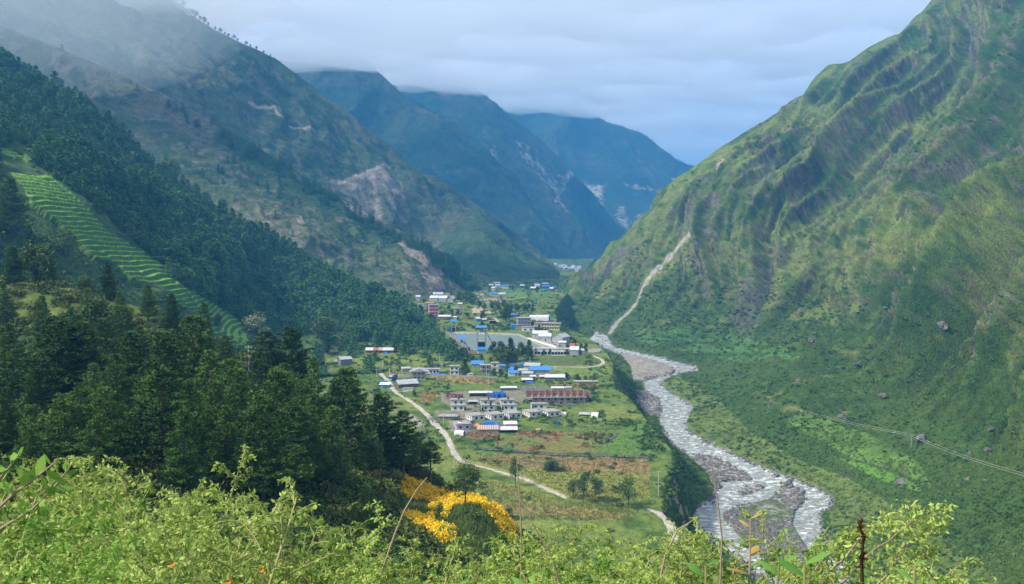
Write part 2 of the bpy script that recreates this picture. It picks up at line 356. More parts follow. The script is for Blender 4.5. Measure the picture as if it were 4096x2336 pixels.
def build_plateau():
    ny, nx, ne = 420, 430, 16
    Y = np.linspace(1035, 2470, ny) ** 1.0
    Y = 1035 + (2470 - 1035) * np.linspace(0, 1, ny) ** 1.15
    s = np.linspace(0, 1, nx)
    ex = interp(EDGE, Y); x0 = np.interp(Y, [1035, 1250, 1500, 2470], [1450, 1250, 900, 900])
    X = x0[:, None] + (ex - x0)[:, None] * s[None]; YY = np.repeat(Y[:, None], nx, 1)
    z = interp(PROF, YY) + 0 * X
    # embankments, dips and the rising ground below the forest
    z += 2.2 * sstep(2100, 2250, X) * sstep(1250, 1290, YY) * (1 - sstep(1330, 1420, YY)) * 0
    z -= 9.0 * sstep(2230, 2430, X) * (1 - sstep(1330, 1420, YY)) * sstep(1200, 1300, YY)
    D = DZ(YY, z); P = PW(X, YY, D)
    P[..., 2] += fbm(P, 30, 4, seed=1) * 0.8 * (1 - ((X > 1780) & (X < 2260) & (YY > 1312) & (YY < 1430))) + fbm(P, 5, 3, seed=4) * 0.25
    pond = inpoly(X, YY, POND); P[..., 2] -= np.where(pond, 4.0, 0)
    E = P[:, -1].copy(); zr = interp(ZRIV, Y); t = np.linspace(0, 1, ne + 1)[1:]
    wid = np.interp(Y, [1035, 1400, 1500, 1600, 1900, 2050, 2400], [20, 12, 17, 9, 12, 13, 16])
    cols = []
    for tt in t:
        q = E.copy(); q[:, 0] += wid * tt; q[:, 2] = E[:, 2] + (zr - 4 - E[:, 2]) * (0.5 * tt + 0.5 * sstep(0, 1, tt))
        q[:, 0] += fbm(q, 7, 3, seed=3) * 3.0 * math.sin(tt * math.pi); q[:, 2] += fbm(q, 5, 3, seed=8) * 1.2 * math.sin(tt * math.pi)
        cols.append(q)
    A = np.concatenate([P, np.stack(cols, 1)], 1)
    XA = np.concatenate([X, np.repeat(X[:, -1:], ne, 1) + 6 * np.arange(1, ne + 1)], 1); YA = np.concatenate([YY, YY[:, :ne]], 1)
    n = normals(A); n1 = fbm(A, 35, 4, seed=3); n2 = fbm(A, 8, 4, seed=6); n3 = fbm(A, 2.2, 3, seed=7)
    c = mixc(rgb(0.105, 0.150, 0.034), rgb(0.050, 0.090, 0.022), sstep(-0.2, 0.3, n2))
    c = mixc(c, rgb(0.17, 0.20, 0.05), sstep(0.0, 0.4, n1 + 0.3 * n3) * 0.6)
    def fld(poly, col, a=0.9, j=6): 
        nonlocal c
        c = mixc(c, rgb(*col), inpoly(XA + n2 * j, YA + n3 * j, poly) * np.clip(a + 0.15 + 0.5 * n3, 0, 1))
    z2 = lambda *p: [(1700 + x / 3.64, 1480 + y / 3.64) for x, y in p]
    z1 = lambda *p: [(1500 + x / 2.553, 1100 + y / 2.553) for x, y in p]
    z5 = lambda *p: [(1200 + x / 1.7414, 1500 + y / 1.7414) for x, y in p]
    YG = (0.19, 0.20, 0.05); BR = (0.22, 0.135, 0.075); ST = (0.25, 0.20, 0.10); GG = (0.085, 0.165, 0.035)
    fld(z5((1020, 640), (1300, 650), (1860, 860), (2438, 860), (2438, 690), (1850, 670), (1300, 620), (1150, 600)), YG, .8)
    fld(z5((1230, 700), (1500, 760), (1860, 880), (1820, 900), (1500, 1000), (1280, 950), (1220, 800)), (0.17, 0.19, 0.05), .8)
    fld(z5((1290, 880), (1700, 900), (2300, 960), (2200, 1010), (1700, 980), (1420, 960), (1290, 930)), (0.22, 0.185, 0.07), .85)
    fld(z5((1220, 535), (1800, 560), (2438, 590), (2438, 690), (1850, 665), (1500, 640), (1250, 600)), (0.20, 0.155, 0.075), .75)
    fld(z5((1840, 580), (2438, 600), (2420, 670), (1860, 655)), (0.235, 0.155, 0.075), .8)
    fld(z5((1340, 430), (2130, 410), (2200, 480), (2050, 560), (1600, 545), (1380, 480)), (0.115, 0.135, 0.04), .8)
    fld(z5((1220, 520), (1400, 530), (1330, 555), (1215, 545)), (0.06, 0.17, 0.03), .9)
    fld(z5((1500, 490), (2000, 470), (2020, 545), (1520, 540)), (0.15, 0.13, 0.045), .5)
    fld(z5((2200, 420), (2438, 300), (2500, 560), (2080, 550)), GG, .7)
    fld(z2((330, 985), (1070, 960), (1900, 910), (2548, 890), (2548, 1000), (1700, 1000), (1060, 1000), (500, 1010)), (0.15, 0.13, 0.05), .5)
    fld(z2((560, 910), (1070, 930), (1060, 980), (760, 1010), (600, 960)), BR, .8)
    fld(z2((1330, 905), (2000, 905), (2010, 960), (1550, 1000), (1340, 950)), BR, .7)
    fld(z2((2180, 950), (2548, 930), (2700, 990), (2180, 1010)), BR, .8)
    fld(z2((1500, 1180), (1560, 1110), (1700, 1080), (1740, 1110), (1640, 1180)), BR, .9); fld(z2((1730, 1030), (1930, 1000), (1950, 1050), (1740, 1065)), BR, .9)
    fld(z2((2220, 1110), (2400, 1085), (2400, 1140), (2230, 1150)), BR, .9); fld(z2((1300, 1060), (1370, 1045), (1385, 1085), (1310, 1090)), BR, .9); fld(z2((1010, 980), (1050, 1000), (1080, 1100), (1040, 1100)), BR, .9)
    fld(z1((670, 1200), (1600, 1160), (2200, 1180), (2200, 1300), (1900, 1330), (1500, 1300), (900, 1420), (680, 1300)), (0.20, 0.175, 0.15), .55)
    fld(z1((620, 1390), (1000, 1380), (1500, 1400), (1450, 1440), (900, 1500), (600, 1440)), (0.20, 0.18, 0.15), .45)
    fld(z2((340, 700), (700, 690), (760, 860), (560, 930), (350, 900)), (0.22, 0.20, 0.17), .6)
    fld(z2((1020, 830), (1350, 840), (1330, 870), (1020, 860)), (0.2, 0.18, 0.16), .8)
    fld(z1((550, 1035), (900, 1040), (1250, 1080), (1230, 1115), (900, 1100), (560, 1060)), (0.27, 0.21, 0.07), .85)
    fld(z1((1760, 1110), (2250, 1090), (2290, 1150), (2000, 1175), (1760, 1150)), (0.17, 0.17, 0.05), .8)
    fld(z1((450, 1205), (640, 1205), (640, 1250), (460, 1240)), (0.30, 0.19, 0.09), .9); fld(z1((470, 1260), (590, 1270), (600, 1300), (470, 1290)), (0.28, 0.19, 0.09), .8)
    fld(z1((1700, 945), (1900, 950), (1980, 985), (1800, 975)), (0.27, 0.25, 0.22), .9)
    fld(z1((640, 400), (1050, 420), (1000, 470), (640, 470)), (0.14, 0.17, 0.045), .8)
    fld(z1((980, 330), (1060, 330), (1230, 375), (1230, 392), (1000, 385)), (0.33, 0.26, 0.19), .95)
    fld(z1((1030, 180), (1090, 175), (1120, 230), (1060, 230)), (0.22, 0.2, 0.2), .9); fld(z1((1110, 245), (1240, 235), (1390, 255), (1370, 275), (1220, 280), (1120, 285)), (0.22, 0.18, 0.15), .9)
    fld(z1((1230, 150), (1820, 150), (1750, 230), (1300, 210)), (0.07, 0.15, 0.05), .5)
    fld(z1((1560, 650), (1620, 640), (1860, 745), (2020, 720), (2000, 745), (1860, 770), (1780, 745)), (0.27, 0.25, 0.22), .9)
    fld(z1((1700, 660), (1950, 690), (2040, 720), (1850, 740), (1660, 670)), (0.26, 0.24, 0.22), .9)
    fld(z1((2150, 770), (2300, 740), (2310, 780), (2200, 800)), (0.26, 0.24, 0.22), .8)
    fld(z1((1700, 950), (2300, 950), (2420, 1000), (2000, 1000)), (0.11, 0.17, 0.04), .6)
    fld(z1((1640, 840), (2250, 840), (2330, 900), (2000, 925), (1650, 925)), (0.075, 0.10, 0.03), .6)
    fld(z5((0, 0), (640, 160), (760, 250), (880, 330), (840, 400), (700, 330), (600, 200)), (0.13, 0.14, 0.06), .7)
    fld(z5((760, 260), (870, 340), (900, 370), (820, 360), (750, 290)), (0.25, 0.23, 0.2), .9)
    # rock wall band under the lower field
    dl = dline(XA, YA, z5((1210, 512), (1500, 530), (1750, 555), (1950, 560), (2200, 565), (2450, 575)))
    c = mixc(c, rgb(0.028, 0.05, 0.016), (1 - sstep(4, 8, dl + n3 * 4)) * 0.95)
    c = mixc(c, rgb(0.10, 0.10, 0.09), (1 - sstep(4, 7, dl + n3 * 4)) * (XA > 2280) * np.clip(0.5 + n3 * 3, 0, 1))
    # concrete rim of the reservoir
    rim = dline(XA, YA, POND + POND[:1]); c = mixc(c, rgb(0.30, 0.28, 0.25), (1 - sstep(3.5, 5.5, rim)) * (~inpoly(XA, YA, POND)) * 0.9)
    steep = 1 - n[..., 2]
    rk = sstep(0.35, 0.75, steep + 0.25 * n2); isc = (np.arange(A.shape[1]) >= nx)[None]
    c = mixc(c, mixc(rgb(0.024, 0.058, 0.015), rgb(0.06, 0.10, 0.03), sstep(-.2, .3, n2)), isc * np.ones_like(n1) * 0.9)
    bare = isc & (YA > 1880) & (YA < 2140) & ((n2 + 0.3 * n3) > 0.03)
    c = mixc(c, rgb(0.30, 0.24, 0.17), bare * 0.7)
    c = mixc(c, rgb(0.24, 0.225, 0.21), isc * ((YA > 1560) & (YA < 1690)) * np.clip(n2 * 3 + (np.arange(A.shape[1]) - nx)[None] / 10 - 0.7, 0, 1))
    me = fast_mesh('village_ground', A.reshape(-1, 3), grid_quads(*A.shape[:2]), mats=[mT_near]); setcol(me, np.clip(c.reshape(-1, 3), 0, 1))
    o = link('village_ground', me); tag(o, kind='structure')
    LAY['village_ground'] = dict(P=A, X=XA, Y=YA, n=n, obj=o, C=c)
    BVH['village_ground'] = BVHTree.FromPolygons(A.reshape(-1, 3).tolist(), grid_quads(*A.shape[:2]).tolist())
build_plateau()

# ---------- forested spur on the left with the terraced strip
ridgeS = [(-200, 150), (0, 235), (100, 290), (200, 330), (330, 400), (450, 500), (530, 580), (640, 680), (770, 765), (900, 840), (1000, 905), (1120, 985), (1220, 1050), (1360, 1125), (1480, 1185), (1600, 1235), (1680, 1285), (1730, 1330), (1790, 1395), (1860, 1440)]
botS = [(-200, 1560), (900, 1540), (1300, 1500), (1700, 1455), (1860, 1450)]
cpS = [(0, 235, 1100), (320, 395, 1050), (640, 680, 1000), (1000, 905, 1000), (1360, 1125, 1010), (1600, 1235, 1000), (1730, 1330, 920), (1860, 1440, 740), (-200, 150, 1120),
       (1300, 1150 + 60, 920), (1300, 1350, 787), (1000, 1250, 800), (900, 1350, 650), (600, 1000, 680), (300, 800, 630), (0, 600, 680), (0, 900, 500), (400, 1150, 510), (700, 1250, 560), (950, 1400, 625),
       (0, 1300, 400), (-200, 1500, 330), (900, 1500, 560), (400, 1500, 400), cz(1400, 1470, 9), cz(1640, 1420, 12.5), (1650, 1340, 860), cz(1200, 1500, 9)]
STRIP = dp((30, 425), (130, 440), (150, 460), (220, 520), (270, 570), (330, 610), (400, 650), (440, 700), (520, 745), (600, 795), (625, 850), (625, 880), (560, 870), (520, 820), (470, 775), (400, 715), (330, 690), (290, 650), (240, 640), (190, 590), (150, 550), (80, 500), (60, 470))
STRIP2 = dp((0, 360), (40, 375), (90, 395), (60, 402), (20, 385), (0, 378))
def dispS(P, n, X, Y, v):
    st = inpoly(X, Y, STRIP) | inpoly(X, Y, STRIP2)
    d = fbm(P, 90, 4, seed=2) * 14 * (1 - st) + fbm(P, 14, 4, seed=5) * 2.5 * (1 - st)
    P = P + n * (d * (0.15 + 0.85 * sstep(0, 0.05, v)))[..., None]
    h = 2.9; zz = P[..., 2] + fbm(P, 60, 2, seed=4) * 3 + fbm(P, 16, 2, seed=14) * 1.3; f = zz / h; fr = f - np.floor(f)
    P[..., 2] += np.where(st, (np.floor(f) + sstep(0.55, 1, fr)) * h - zz, 0)
    return P
def coverS(P, n, X, Y):
    n1 = fbm(P, 60, 4, seed=3); n2 = fbm(P, 9, 4, seed=6); n3 = fbm(P, 3, 3, seed=7)
    c = mixc(rgb(0.030, 0.062, 0.020), rgb(0.055, 0.095, 0.028), sstep(-.2, .3, n2))
    low = inpoly(X, Y, [(1000, 1300), (1300, 1280), (1560, 1330), (1760, 1380), (1860, 1460), (900, 1560)])
    c = mixc(c, rgb(0.07, 0.115, 0.033), low * np.clip(0.5 + n2, 0, 1))
    c = mixc(c, rgb(0.12, 0.13, 0.05), low * sstep(0.1, 0.3, n1) * 0.7)
    st = inpoly(X + n2 * 12, Y + n2 * 12, STRIP) | inpoly(X, Y, STRIP2)
    flat = sstep(0.75, 0.93, n[..., 2] + n3 * 0.1)
    c = mixc(c, mixc(rgb(0.045, 0.11, 0.02), rgb(0.16, 0.30, 0.04), np.clip(flat + n2 * .5, 0, 1)), st * 1.0)
    for poly in (dp((320, 365), (345, 380), (350, 400), (325, 385)), dp((1560, 1040), (1570, 1040), (1560, 1050))):
        c = mixc(c, rgb(0.26, 0.2, 0.15), inpoly(X + n3 * 10, Y + n3 * 10, poly) * 0.9)
    return c
layer('forest_hill', ridgeS, botS, -200, 1860, 500, 420, cpS, dispS, coverS, mT_near, back=6, bslope=0.9)

# ---------- near hillside under the foreground pines
ridgeN = [(-250, 1060), (0, 1100), (200, 1130), (400, 1190), (600, 1240), (800, 1340), (1000, 1420), (1150, 1520), (1300, 1600), (1400, 1680), (1500, 1790), (1650, 1880), (1800, 1960), (1950, 2030), (2050, 2120), (2110, 2200), (2250, 2330), (2450, 2440)]
botN = [(-250, 2480), (2450, 2480)]
cpN = [(-250, 1060, 350), (0, 1100, 335), (400, 1190, 310), (800, 1340, 285), (1150, 1520, 262), (1400, 1680, 238), (1650, 1880, 214), (1950, 2030, 198), (2110, 2200, 185), (2450, 2440, 165),
       (0, 1500, 230), (0, 1900, 130), (0, 2450, 75), (700, 1700, 185), (700, 2200, 110), (1300, 1900, 185), (1300, 2300, 118), (1700, 2050, 190), (1700, 2350, 140), (2100, 2440, 150), (-250, 1900, 125), (-250, 1500, 225), (1000, 1600, 235)]
def dispN(P, n, X, Y, v):
    d = fbm(P, 40, 4, seed=2) * 5 + fbm(P, 8, 4, seed=5) * 1.2
    hump = np.exp(-(((X - 1830) / 190) ** 2 + ((Y - 2210) / 150) ** 2)) * 5
    return P + n * ((d + hump) * (0.15 + 0.85 * sstep(0, 0.06, v)))[..., None]
MARI = [z5p for z5p in ()]
def q5(*p): return [(1200 + x / 1.7414, 1500 + y / 1.7414) for x, y in p]
MARI = [q5((650, 725), (780, 770), (900, 830), (1000, 880), (1100, 900), (1200, 925), (1290, 1010), (1400, 1100), (1460, 1180), (1450, 1240), (1380, 1250), (1310, 1190), (1290, 1130), (1230, 1060), (1160, 1010), (1135, 1010), (1130, 1060), (1040, 1130), (970, 1180), (950, 1240), (930, 1200), (940, 1140), (1010, 1080), (1040, 1020), (960, 960), (890, 900), (760, 880), (655, 860), (700, 820), (655, 780)),
        q5((1175, 868), (1270, 930), (1290, 1010), (1250, 960), (1190, 900)), q5((1300, 970), (1370, 965), (1440, 1030), (1460, 1090), (1510, 1170), (1440, 1130), (1380, 1070), (1370, 1010), (1310, 1000)),
        q5((830, 1090), (900, 1050), (905, 1075), (860, 1130), (870, 1200), (835, 1170)), q5((640, 1080), (720, 1080), (800, 1150), (850, 1220), (980, 1300), (990, 1370), (880, 1340), (760, 1240), (700, 1150)),
        q5((435, 575), (520, 640), (575, 685), (520, 670), (450, 690), (430, 640)), q5((330, 780), (385, 740), (380, 800), (330, 800)), q5((440, 735), (490, 735), (480, 760), (450, 755)), q5((1010, 830), (1050, 840), (1060, 890), (1015, 870)),
        q5((380, 60), (440, 90), (440, 110), (405, 110)), q5((165, 450), (205, 435), (232, 500), (222, 545), (175, 510)), q5((335, 490), (390, 465), (395, 510), (350, 510))]
def coverN(P, n, X, Y):
    n1 = fbm(P, 30, 4, seed=3); n2 = fbm(P, 5, 4, seed=6); n3 = fbm(P, 1.5, 3, seed=7)
    c = mixc(rgb(0.022, 0.045, 0.014), rgb(0.042, 0.075, 0.02), sstep(-.2, .3, n2))
    grass = inpoly(X, Y, q5((600, 700), (900, 800), (1300, 900), (1500, 1050), (1600, 1300), (1500, 1456), (1000, 1456), (700, 1200)))
    c = mixc(c, mixc(rgb(0.045, 0.10, 0.025), rgb(0.09, 0.16, 0.04), sstep(-.3, .3, n3 + n2)), grass * 0.9)
    gg = inpoly(X, Y, q5((1300, 930), (1420, 1000), (1600, 1090), (1700, 1200), (1640, 1230), (1510, 1130), (1400, 1050)))
    c = mixc(c, rgb(0.06, 0.19, 0.03), gg * 0.9)
    hill = inpoly(X, Y, [(-250, 1060), (0, 1090), (400, 1180), (620, 1260), (560, 1380), (300, 1340), (-250, 1300)])
    c = mixc(c, rgb(0.10, 0.13, 0.03), hill * np.clip(0.6 + n2, 0, 1))
    for m_ in MARI: c = mixc(c, rgb(0.25, 0.14, 0.02), inpoly(X + n3 * 14, Y + n3 * 14, m_) * 0.6)
    return c
layer('near_hillside', ridgeN, botN, -250, 2450, 420, 300, cpN, dispN, coverN, mT_near, back=7, bslope=0.9, bstep=0.05)

# ---------- big mountain on the left, its front spur, and the blue ridges behind
ridgeA = [(-300, -700), (0, -560), (300, -330), (500, -170), (690, -5), (770, 60), (860, 118), (960, 165), (1043, 200), (1110, 235), (1137, 256), (1216, 316), (1303, 381), (1404, 453), (1505, 540), (1600, 615), (1650, 680), (1765, 727), (1866, 785), (1930, 835), (2010, 886), (2082, 943), (2168, 1015), (2200, 1050), (2260, 1110), (2330, 1160)]
cpA = [(-300, -700, 2600), (300, -330, 2500), (690, 0, 2350), (1043, 200, 2300), (1404, 453, 2350), (1765, 727, 2450), (2010, 886, 2600), (2168, 1015, 2800), (2330, 1160, 2500), cz(2200, 1120, 28), cz(2000, 1135, 26), cz(1700, 1185, 26),
       (0, 0, 1900), (500, 300, 1800), (1000, 600, 1850), (1500, 850, 1950), (1700, 1000, 1950), (1300, 1000, 1600), (0, 500, 1500), (1000, 1000, 1450), (1400, 1150, 1400), (1200, 1250, 1250), (0, 1200, 1200), (-300, 500, 1500)]
def mk_disp(a1, s1, a2, s2, a3, s3, seed, ang=0.35, guard=0.05, zlow=40):
    def f(P, n, X, Y, v):
        h = sstep(zlow - 30, zlow + 60, P[..., 2])
        q = np.stack([P[..., 1] * ang + P[..., 0] * (1 - ang) * 0.9 + fbm(P, s1 * 1.3, 3, seed=seed + 3) * s1 * 0.6, P[..., 2] * 0.25, P[..., 1] * 0.1], -1)
        d = (ridged(q, s1, 2, seed=seed) - 0.4) * a1 * h + (ridged(q, s2, 3, seed=seed + 1) - 0.4) * a2 * h + fbm(P, s3, 4, seed=seed + 2) * a3
        return P + n * (d * (0.12 + 0.88 * sstep(0, guard, v)))[..., None]
    return f
ROADA = dp((640, 222), (665, 232), (700, 240), (712, 262), (735, 270), (765, 285), (800, 298))
ROADA2 = dp((852, 417), (880, 421), (930, 416), (980, 408))
def coverA(P, n, X, Y):
    n1 = fbm(P, 130, 4, seed=3); n2 = fbm(P, 35, 4, seed=6); n3 = fbm(P, 10, 3, seed=7)
    c = mixc(rgb(0.060, 0.090, 0.035), rgb(0.10, 0.115, 0.055), sstep(-.3, .3, n1 + 0.5 * n2))
    c = mixc(c, rgb(0.025, 0.060, 0.022), sstep(0.02, 0.3, n2 - 0.3 * n1) * 0.8)
    c = mixc(c, rgb(0.13, 0.12, 0.10), sstep(0.15, 0.45, fbm(P, 18, 4, seed=31)) * 0.75)
    c = mixc(c, rgb(0.36, 0.31, 0.25), (1 - sstep(2.5, 5.5, dline(X, Y, ROADA) + n3 * 5)) * 0.8)
    c = mixc(c, rgb(0.36, 0.30, 0.24), (1 - sstep(5, 9, dline(X, Y, ROADA2) + n3 * 5)) * 0.9)
    sl = inpoly(X + n3 * 22, Y + n3 * 10, dp((855, 425), (985, 412), (1005, 470), (990, 540), (940, 545), (905, 500), (870, 480)))
    st = sstep(-0.15, 0.35, fbm(np.stack([P[..., 0] * 2.2 + P[..., 2] * 0.8, P[..., 2] * 0.4, P[..., 1] * 0.4], -1), 30, 4, seed=5))
    c = mixc(c, rgb(0.27, 0.23, 0.19), sl * (0.2 + 0.75 * st))
    c = mixc(c, rgb(0.38, 0.34, 0.29), inpoly(X + n3 * 8, Y + n3 * 8, dp((872, 480), (885, 470), (945, 540), (925, 540))) * 0.85)
    for poly in (dp((955, 590), (990, 610), (1060, 650), (1130, 705), (1090, 700), (1020, 650), (975, 625)), dp((1130, 690), (1165, 690), (1175, 720), (1150, 725)), dp((735, 395), (775, 420), (800, 450), (760, 430)), dp((850, 520), (880, 500), (920, 520), (880, 545))):
        c = mixc(c, rgb(0.27, 0.22, 0.17), inpoly(X + n3 * 14, Y + n3 * 14, poly) * 0.8)
    g = inpoly(X + n2 * 25, Y + n2 * 15, dp((1180, 560), (1290, 600), (1360, 650), (1400, 700), (1250, 700), (1150, 640), (1100, 590))); c = mixc(c, rgb(0.035, 0.085, 0.03), g * 0.6)
    return c
layer('left_mountain', ridgeA, [(-300, 1290), (1400, 1290), (1700, 1215), (2000, 1150), (2330, 1180)], -300, 2330, 520, 330, cpA, mk_disp(95, 330, 34, 95, 9, 26, 2.0, 0.45), coverA, mT_far, back=5, bslope=0.9)

ridgeF = [(-300, -60), (0, 100), (240, 190), (480, 290), (640, 360), (770, 433), (963, 545), (1123, 642), (1251, 722), (1350, 780), (1444, 834), (1540, 898), (1620, 945), (1700, 995), (1780, 1050), (1845, 1107), (1900, 1145), (1960, 1170)]
cpF = [(-300, -60, 1650), (480, 290, 1560), (963, 545, 1500), (1444, 834, 1450), (1700, 995, 1450), (1845, 1107, 1480), (1960, 1170, 1400), (0, 600, 1300), (500, 700, 1280), (800, 850, 1250), (1200, 1000, 1230), (1500, 1100, 1260), (1300, 1250, 1080), (1650, 1200, 1200), (900, 1250, 1080), (-300, 1200, 1100)]
def coverF(P, n, X, Y):
    n1 = fbm(P, 90, 4, seed=13); n2 = fbm(P, 25, 4, seed=16); n3 = fbm(P, 7, 3, seed=7)
    c = mixc(rgb(0.060, 0.085, 0.034), rgb(0.11, 0.112, 0.06), sstep(-.3, .3, n1 + 0.5 * n2))
    c = mixc(c, rgb(0.024, 0.058, 0.02), sstep(0.05, 0.3, n2 - 0.3 * n1) * 0.7)
    c = mixc(c, rgb(0.145, 0.13, 0.12), sstep(0.1, 0.4, fbm(P, 12, 4, seed=31)) * 0.75)
    dl = dline(X, Y, dp((560, 330), (720, 430), (850, 520), (1000, 620), (1100, 680))) + n2 * 60
    c = mixc(c, rgb(0.02, 0.055, 0.018), (1 - sstep(15, 45, dl)) * 0.8)
    for poly in (dp((730, 395), (760, 415), (800, 455), (770, 440)), dp((970, 610), (1010, 625), (1060, 660), (1130, 700), (1080, 700), (1000, 650)), dp((1040, 690), (1080, 690), (1110, 725), (1070, 722)), dp((1135, 690), (1160, 688), (1180, 722), (1150, 725)), dp((850, 500), (900, 520), (940, 555), (890, 540)), dp((735, 545), (750, 540), (760, 560), (745, 565))):
        c = mixc(c, rgb(0.29, 0.23, 0.18), inpoly(X + n3 * 14, Y + n3 * 14, poly) * 0.85)
    return c
layer('front_spur', ridgeF, [(-300, 1290), (1300, 1300), (1700, 1235), (1960, 1180)], -300, 1960, 420, 240, cpF, mk_disp(55, 230, 22, 70, 6, 18, 12.0, 0.45), coverF, mT_far, back=5, bslope=1.1)

ridgeB = [(900, 330), (1000, 190), (1080, 150), (1144, 120), (1230, 96), (1310, 110), (1404, 180), (1505, 278), (1560, 328), (1600, 365), (1660, 410), (1700, 436), (1800, 500), (1880, 568), (1940, 640), (2050, 750), (2150, 850), (2230, 930), (2280, 1000), (2330, 1080), (2400, 1120)]
cpB = [(900, 330, 3875), (1310, 218, 3875), (1600, 365, 3812), (1940, 640, 3875), (2230, 930, 4000), (2400, 1120, 3875), (1300, 600, 3500), (1700, 800, 3500), (2000, 1000, 3437), (2150, 1090, 3312), (1500, 1100, 3000), (900, 900, 3125)]
def mk_cover(dark, lite, rock, seed, scars):
    def f(P, n, X, Y):
        n1 = fbm(P, 200, 4, seed=seed); n2 = fbm(P, 60, 4, seed=seed + 3); n3 = fbm(P, 18, 3, seed=seed + 5)
        c = mixc(dark, lite, sstep(-.3, .35, n1 + 0.5 * n2))
        c = mixc(c, rock, sstep(0.2, 0.5, fbm(P, 40, 4, seed=seed + 8)) * 0.5)
        for poly, a in scars: c = mixc(c, rgb(0.42, 0.36, 0.28), inpoly(X + n3 * 26, Y + n2 * 30, poly) * np.clip(a + 1.6 * n3, 0, 1))
        return c
    return f
layer('blue_mountain', ridgeB, [(900, 1200), (2400, 1200)], 900, 2400, 360, 260, cpB, mk_disp(150, 560, 55, 170, 16, 55, 22.0, 0.4), mk_cover(rgb(0.028, 0.062, 0.024), rgb(0.055, 0.075, 0.034), rgb(0.12, 0.11, 0.09), 41, []), mT_far, back=4)

ridgeC = [(1250, 260), (1404, 190), (1505, 180), (1620, 200), (1720, 225), (1790, 262), (1844, 305), (1923, 370), (2020, 446), (2100, 505), (2180, 570), (2240, 635), (2320, 715), (2380, 770), (2440, 850), (2520, 950), (2600, 1000), (2700, 1050)]
cpC = [(1250, 330, 4875), (1720, 325, 4875), (2020, 446, 4812), (2320, 715, 4812), (2520, 950, 4875), (2700, 1050, 5000), (2100, 800, 4375), (2300, 1000, 4187), (2350, 1060, 4000), (1700, 700, 4375), (1250, 1100, 3750), (2700, 1150, 4125)]
SC = [(dp((1195, 385), (1225, 395), (1260, 480), (1240, 500)), .1), (dp((1290, 360), (1370, 400), (1380, 470), (1400, 560), (1350, 480), (1300, 420)), .12), (dp((1370, 440), (1440, 410), (1430, 460), (1400, 490)), .25), (dp((1380, 480), (1440, 560), (1500, 610), (1450, 590)), .1)]
layer('scarred_mountain', ridgeC, [(1250, 1200), (2700, 1200)], 1250, 2700, 340, 250, cpC, mk_disp(170, 640, 65, 190, 18, 60, 32.0, 0.35), mk_cover(rgb(0.028, 0.060, 0.024), rgb(0.060, 0.072, 0.036), rgb(0.14, 0.125, 0.10), 51, SC), mT_far, back=4)

ridgeD = [(1700, 200), (1900, 230), (2100, 270), (2200, 310), (2280, 372), (2325, 424), (2363, 452), (2423, 482), (2484, 502), (2560, 526), (2605, 556), (2650, 593), (2710, 637), (2760, 660), (2800, 668), (2860, 700), (3000, 800), (3100, 900)]
cpD = [(1700, 300, 6250), (2200, 398, 6125), (2560, 526, 6000), (2800, 668, 6000), (3100, 900, 6000), (2400, 760, 5500), (2600, 800, 5375), (2450, 1000, 4875), (2700, 1000, 4875), (1700, 900, 5250), (3100, 1100, 5250)]
SD = [(dp((1455, 465), (1505, 465), (1500, 520), (1515, 570), (1490, 580), (1470, 520)), .75), (dp((1540, 520), (1560, 520), (1570, 600), (1545, 590)), .35), (dp((1590, 540), (1610, 530), (1600, 600), (1580, 590)), .2), (dp((1560, 455), (1720, 450), (1720, 456), (1560, 462)), .4), (dp((1600, 505), (1690, 495), (1690, 500), (1600, 511)), .3)]
layer('distant_mountain', ridgeD, [(1700, 1150), (3100, 1150)], 1700, 3100, 300, 220, cpD, mk_disp(170, 700, 70, 220, 18, 70, 62.0, 0.3), mk_cover(rgb(0.026, 0.058, 0.024), rgb(0.050, 0.072, 0.036), rgb(0.12, 0.11, 0.09), 61, SD), mT_far, back=4)

# ---------- wide base sheet so nothing ends in mid air, and the knoll the photographer stands on
gx, gy = np.meshgrid(np.concatenate([np.linspace(-7000, 7000, 90)]), np.linspace(-600, 13000, 90))
gb = np.stack([gx, gy, np.full_like(gx, -58.0)], -1); gb[..., 2] += fbm(gb, 500, 2) * 6
me = fast_mesh('ground', gb.reshape(-1, 3), grid_quads(*gx.shape)[:, ::-1], mats=[mT_far]); setcol(me, np.full((gx.size, 3), 1.0) * rgb(0.04, 0.075, 0.025)); tag(link('ground', me), kind='structure')
def knoll():
    az = np.linspace(-75, 75, 160); r = np.concatenate([np.linspace(0.3, 12, 60), np.linspace(12.5, 75, 50)])
    A, Rr = np.meshgrid(np.radians(az), r); x = np.sin(A) * Rr; y = np.cos(A) * Rr
    z = CAMZ - 1.75 - np.interp(Rr, [0, 1.5, 6, 12, 40, 75], [0.0, 0.05, 1.45, 4.6, 20, 44]) - 0.03 * np.maximum(x, 0) + 0.045 * np.maximum(-x, 0)
    P = np.stack([x, y, z], -1); P[..., 2] += fbm(P, 3, 3) * 0.15 * np.minimum(1, Rr / 3) + fbm(P, 15, 3) * 1.0 * np.minimum(1, Rr / 30)
    c = mixc(rgb(0.02, 0.035, 0.012), rgb(0.05, 0.075, 0.022), sstep(-.3, .3, fbm(P, .6, 3)))
    me = fast_mesh('knoll', P.reshape(-1, 3), grid_quads(*A.shape)[:, ::-1], mats=[mT_near]); setcol(me, c.reshape(-1, 3)); tag(link('viewpoint_ground', me), kind='structure')
    BVH['knoll'] = BVHTree.FromPolygons(P.reshape(-1, 3).tolist(), grid_quads(*A.shape).tolist())
knoll()

